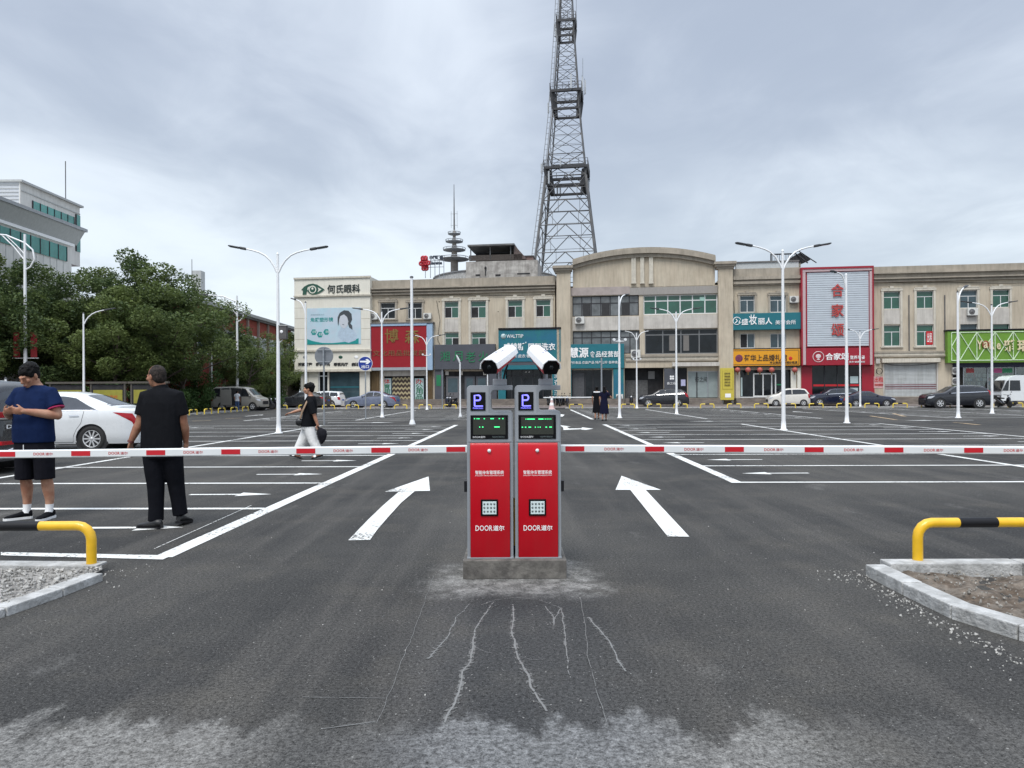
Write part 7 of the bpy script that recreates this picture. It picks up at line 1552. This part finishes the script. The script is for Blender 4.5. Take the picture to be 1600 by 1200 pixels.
mb = MB(); c = V(HC); mb.ell(c+F_ @ V((0, -.022, .027)), .0815, .093, .0935, 18, 14, F_); mb.ell(c+F_ @ V((0, -.050, -.018)), .072, .060, .066, 14, 10, F_)
fuse(mb, .008, 2).build('hair', HAIRG, t, M)
mb = MB(); rings(mb, TOR[1:])
for s, e in ((-1, (-.208, -.003, 1.19)), (1, (.208, .025, 1.19))): mb.tube([(s*.11, .01, 1.40), (s*.165, .01, 1.395), (s*.190, .01, 1.30), e], [.075, .076, .072, .075], 14)
mb.tube([(-.012, .02, 1.47), (-.02, .02, 1.51)], [.078, .072], 16)
fuse(mb, .010, 3).build('shirt', BLK, t, M)
mb = MB(); rings(mb, [(0, 0, .93, .185, .12), (0, 0, .82, .195, .13), (.005, 0, .74, .19, .125)])
mb.tube([(-.09, 0, .82), (-.075, -.005, .62), (-.062, 0, .43), (-.055, -.01, .22), (-.055, -.02, .075)], [.112, .100, .086, .076, .078], 16); mb.tube([(.10, .01, .82), (.105, .05, .62), (.112, .085, .45), (.130, .10, .27), (.145, .11, .115)], [.112, .100, .086, .076, .076], 16)
fuse(mb, .010, 3).build('trousers', cloth('black_trouser_cloth', (.0075, .008, .011)), t, M)
LEA = mat('black_shoe_leather', (.012, .012, .013), .4, var=.15, vs=8)
shoe(t, M, (.03, -.075, 0), (-.90, .18), LEA, BLACK, .285, .05); shoe(t, M, (.150, .055, .03), (.0, 1), LEA, BLACK, .28, .05, pitch=-7)
mb = MB(); mb.tube([(-.302, -.038, .925), (-.309, -.042, .905)], [.034, .034], 14); mb.build('bracelet', mat('dark_red_beads', (.12, .03, .025), .5), t, M)
# ---- woman crossing
t, M = person('woman in black top and white trousers striding left with two bags', 480, 717)
F_ = frame((-1, -.06, -.05)); HC = (.035, 0, 1.505); HS = 1.0
TOR = [(.085, 0, 1.385, .055, .06), (.085, 0, 1.355, .075, .085), (.08, 0, 1.315, .095, .145), (.075, 0, 1.27, .115, .172), (.07, 0, 1.15, .135, .182), (.055, 0, 1.0, .14, .172), (.04, 0, .85, .15, .18), (.025, 0, .70, .16, .185)]
mb = MB(); rings(mb, TOR[:3]+TOR[4:], sh=.022); head(mb, HC, F_, HS); mb.tube([(.085, 0, 1.30), (.075, 0, 1.38), (.055, 0, 1.45)], [.06, .052, .052], 12)
limb(mb, [(.04, .155, 1.22), (-.07, .17, 1.12), (-.16, .165, 1.06)], [.038, .042, .040]); limb(mb, [(-.16, .165, 1.06), (-.27, .15, 1.03), (-.38, .14, .995)], [.040, .036, .026]); hand(mb, (-.38, .14, .995), (-1, -.05, -.25), (.2, -.3, -1), (0, -1, .2), 25, .92)
limb(mb, [(.11, -.15, 1.20), (.165, -.185, 1.07), (.205, -.19, .945)], [.036, .042, .040]); limb(mb, [(.205, -.19, .945), (.24, -.188, .84), (.272, -.18, .735)], [.040, .036, .026]); hand(mb, (.272, -.18, .735), (.12, 0, -1), (-.6, .8, 0), (-1, -.2, 0), 55, .92)
limb(mb, [(.0, .07, .70), (-.12, .07, .40), (-.235, .07, .12), (-.25, .07, .085)], [.07, .05, .036, .034]); limb(mb, [(.05, -.07, .70), (.14, -.07, .38), (.285, -.07, .14), (.30, -.07, .10)], [.07, .05, .036, .034])
for hx, y, pt in ((-.175, .07, 14), (.325, -.07, -18)):
    d_ = V((-math.cos(R(pt)), 0, math.sin(R(pt)))); h0 = V((hx, y, .055 if pt > 0 else .11)); mb.tube([h0, h0+d_*.10, h0+d_*.19, h0+d_*.225], [(.032, .034), (.03, .036), (.018, .04), (.010, .03)], 10, hint=(0, 0, 1))
fuse(mb, .009, 2).build('body', SKIN, t, M); facebits(t, M, HC, F_, HS)
mb = MB(); c = V(HC); mb.ell(c+F_ @ V((0, -.026, .045)), .089, .108, .096, 18, 14, F_); mb.ell(c+F_ @ V((0, .045, .078)), .07, .055, .045, 12, 8, F_); mb.ell(c+F_ @ V((0, -.06, -.01)), .072, .058, .075, 14, 10, F_)
rg = random.Random(5)
for k in range(26): v = V((rg.gauss(0, 1), rg.gauss(-.3, 1), abs(rg.gauss(.4, .7)))).normalized(); p = c+F_ @ V((v.x*.085, -.02+v.y*.105, .045+v.z*.092)); mb.ell(p, .022, .022, .020, 8, 6)
fuse(mb, .008, 1).build('hair', HAIR, t, M)
mb = MB(); rings(mb, TOR[1:])
mb.tube([(.07, .12, 1.27), (.02, .165, 1.22), (-.09, .17, 1.12), (-.15, .165, 1.065)], [.075, .074, .075, .088], 14); mb.tube([(.085, -.11, 1.25), (.115, -.165, 1.20), (.16, -.185, 1.08), (.195, -.19, .975)], [.075, .074, .074, .080], 14)
fuse(mb, .010, 3).build('top', BLK, t, M)
WT = cloth('white_linen', (.72, .72, .71), .9, .6); mb = MB(); rings(mb, [(.02, 0, .80, .13, .15), (.02, 0, .72, .14, .16), (.02, 0, .64, .135, .15)])
mb.tube([(.01, .07, .72), (-.05, .07, .55), (-.125, .07, .38), (-.19, .07, .24), (-.225, .07, .135)], [(.12, .10), (.118, .10), (.115, .10), (.112, .10), (.11, .10)], 16, hint=(1, 0, 0)); mb.tube([(.04, -.07, .72), (.09, -.07, .54), (.145, -.07, .38), (.215, -.07, .25), (.265, -.07, .16)], [(.115, .10), (.11, .10), (.10, .10), (.095, .10), (.095, .10)], 16, hint=(1, 0, 0))
fuse(mb, .011, 2).build('trousers', WT, t, M)
for hx, y, pt, hz in ((-.155, .07, 14, .0), (.345, -.07, -18, .075)):
    d_ = V((-math.cos(R(pt)), 0, math.sin(R(pt)))); h0 = V((hx, y, hz+.012)); mb = MB(); mb.tube([h0, h0+d_*.1, h0+d_*.2, h0+d_*.255], [(.02, .036), (.016, .036), (.014, .044), (.010, .03)], 10, hint=(0, 0, 1)); so_ = mb.build('sandal', BLACK, t, M)
    mb = MB(); p = h0+d_*.165; mb.tube([p+V((0, a*.05*math.cos(R(v)) if False else .05*math.cos(R(v)), .012+.045*math.sin(R(v)))) for v in range(0, 181, 20) for a in (1,)], [(.03, .008)]*10, 6, hint=(1, 0, 0)); mb.build('strap', LETW, so_, M)
mb = MB(); mb.tube([(.10, -.10, 1.335), (.04, -.20, 1.22), (-.05, -.205, 1.02), (-.10, -.17, .88)], [(.022, .006)]*4, 6, hint=(1, 0, 0)); tag(mb.build('bag_strap', mat('tan_strap', (.30, .20, .13), .7), None, M), 'tan strap of the crossbody bag over the black top of the striding woman', 'strap') if False else mb.build('bag_strap', mat('tan_strap', (.30, .20, .13), .7), t, M)
bt = thing('crossbody_bag', 'small round black bag hanging in front of the striding woman', 'bag', M @ Matrix.Translation((-.14, -.12, .70))); Mb = M @ Matrix.Translation((-.14, -.13, .80)); mb = MB(); mb.ell((0, 0, 0), .078, .05, .085, 16, 10); mb.build('pouch', LEA, bt, Mb); mb = MB(); mb.tube([(-.06, -.035, .03), (0, -.053, .035), (.06, -.035, .03)], .006, 6); mb.build('zip', DSTEEL, bt, Mb)
bt = thing('handbag', 'slouchy black bag hanging from the hand of the striding woman', 'bag', M @ Matrix.Translation((.35, -.17, .32))); mb = MB()
mb.tube([(.30, -.175, .66), (.34, -.175, .60), (.365, -.17, .52), (.36, -.17, .42), (.345, -.17, .33)], [(.05, .03), (.10, .06), (.11, .075), (.075, .06), (.02, .02)], 14, hint=(1, 0, 0)); mb.ell((.41, -.17, .58), .055, .05, .06, 10, 8); mb.ell((.30, -.17, .55), .04, .045, .07, 10, 8); fuse(mb, .012, 2).build('pouch', cloth('black_bag_cloth', (.014, .014, .018), .6, .8), bt, M)
mb = MB(); mb.tube([(.285, -.195, .665), (.27, -.20, .72), (.30, -.20, .70), (.345, -.19, .60)], .012, 6); mb.build('handle', BLACK, bt, M)
# ---- small figures further away
def small(label, px, Y, h, face, topm, botm, dress=False, hair=HAIR, arm=None, step=.12, longhair=False, z=0):
    t = thing('person', label, 'person', T(X_(px, Y), Y, z)); M = WM[t.name]; s = h/1.7; F_ = frame(face); sd = F_ @ V((1, 0, 0)); fd = F_ @ V((0, 1, 0)); S_ = lambda a, b, c: sd*(a*s)+fd*(b*s)+V((0, 0, c*s))
    mb = MB(); HC = S_(0, .01, 1.585); head(mb, HC, F_, .98*s); mb.tube([S_(0, 0, 1.38), S_(0, 0, 1.52)], [.055*s, .05*s], 10)
    tor = [(1.44, .08, .07), (1.41, .15, .09), (1.36, .185, .10), (1.2, .165, .11), (1.05, .15, .105), (.92, .175, .12), (.82, .185, .125)]
    def tr(mb, tor, sh): mb.tube([S_(0, 0, z) for z, a, b in tor], [((a-sh)*s, (b-sh)*s) for z, a, b in tor], 16, hint=tuple(sd))
    tr(mb, tor, .02)
    for q in (-1, 1):
        if arm and q == arm[0]: e, w = arm[1], arm[2]
        else: e, w = (q*.225, -.02, 1.10), (q*.215, .06, .86)
        limb(mb, [S_(q*.17, 0, 1.36), S_(*e)], [.045*s, .038*s], 8); limb(mb, [S_(*e), S_(*w)], [.038*s, .026*s], 8); d_ = S_(*w)-S_(*e); hand(mb, S_(*w), d_, -sd*q, fd, 25, .95*s)
        limb(mb, [S_(q*.085, 0, .85), S_(q*.085, q*step*.5, .46), S_(q*.085, q*step, .07)], [.075*s, .052*s, .036*s], 8)
    fuse(mb, .014, 2).build('body', SKIN, t, M)
    mb = MB(); mb.ell(HC+F_ @ V((0, -.024*s, .035*s)), .087*s, .10*s, .095*s, 14, 10, F_); mb.ell(HC+F_ @ V((0, -.055*s, -.03*s)), .075*s, .05*s, .09*s, 12, 8, F_)
    if longhair: mb.tube([HC+F_ @ V((0, -.07*s, 0)), HC+F_ @ V((0, -.085*s, -.15*s)), HC+F_ @ V((0, -.09*s, -.30*s))], [(.08*s, .04*s), (.09*s, .04*s), (.05*s, .02*s)], 10, hint=tuple(sd))
    fuse(mb, .014, 1).build('hair', hair, t, M)
    mb = MB(); tt = tor if not dress else tor+[(.6, .205, .15), (.38, .225, .165), (.34, .225, .165)]; tr(mb, tt, -.004)
    for q in (-1, 1):
        e = V(arm[1]) if arm and q == arm[0] else V((q*.225, -.02, 1.10)); mb.tube([S_(q*.12, 0, 1.37), S_(q*.17, 0, 1.36), S_(*(V((q*.17, 0, 1.36)).lerp(e, .62)))], [.06*s, .062*s, .064*s], 10)
    fuse(mb, .014, 2).build('dress' if dress else 'shirt', topm, t, M)
    if not dress:
        mb = MB(); mb.tube([S_(0, 0, .95), S_(0, 0, .80)], [(.165*s, .11*s), (.18*s, .125*s)], 14, hint=tuple(sd))
        for q in (-1, 1): mb.tube([S_(q*.09, 0, .85), S_(q*.088, q*step*.5, .46), S_(q*.085, q*step, .09)], [.092*s, .072*s, .062*s], 10)
        fuse(mb, .014, 2).build('trousers', botm, t, M)
    for q in (-1, 1): h_ = S_(q*.085, q*step-.06, 0); shoe(t, M, h_, (fd.x, fd.y), LEA, BLACK, .25*s, .045*s, top=.075)
    return t, M, S_
t, M, S_ = small('woman in a long black dress with a white collar walking away, left of the pair', 932.5, 36.3, 1.69, (.1, 1, 0), BLK, BLK, True); mb = MB(); mb.tube([S_(-.16, -.05, 1.40), S_(0, -.085, 1.39), S_(.16, -.05, 1.40)], .035, 8); mb.build('collar', LETW, t, M)
small('woman in a dark navy dress walking away, one arm bent, right of the pair', 944, 34.6, 1.68, (.12, 1, 0), cloth('dark_navy_cloth', (.010, .011, .028)), BLK, True, arm=(1, (.34, .02, 1.14), (.20, .10, 1.38)), longhair=True)
small('person in a white shirt and blue jeans standing at the open van door', 370.5, 56.2, 1.66, (.1, 1, 0), cloth('white_shirt_cloth', (.62, .64, .68)), cloth('blue_denim', (.06, .10, .20)), step=.02)
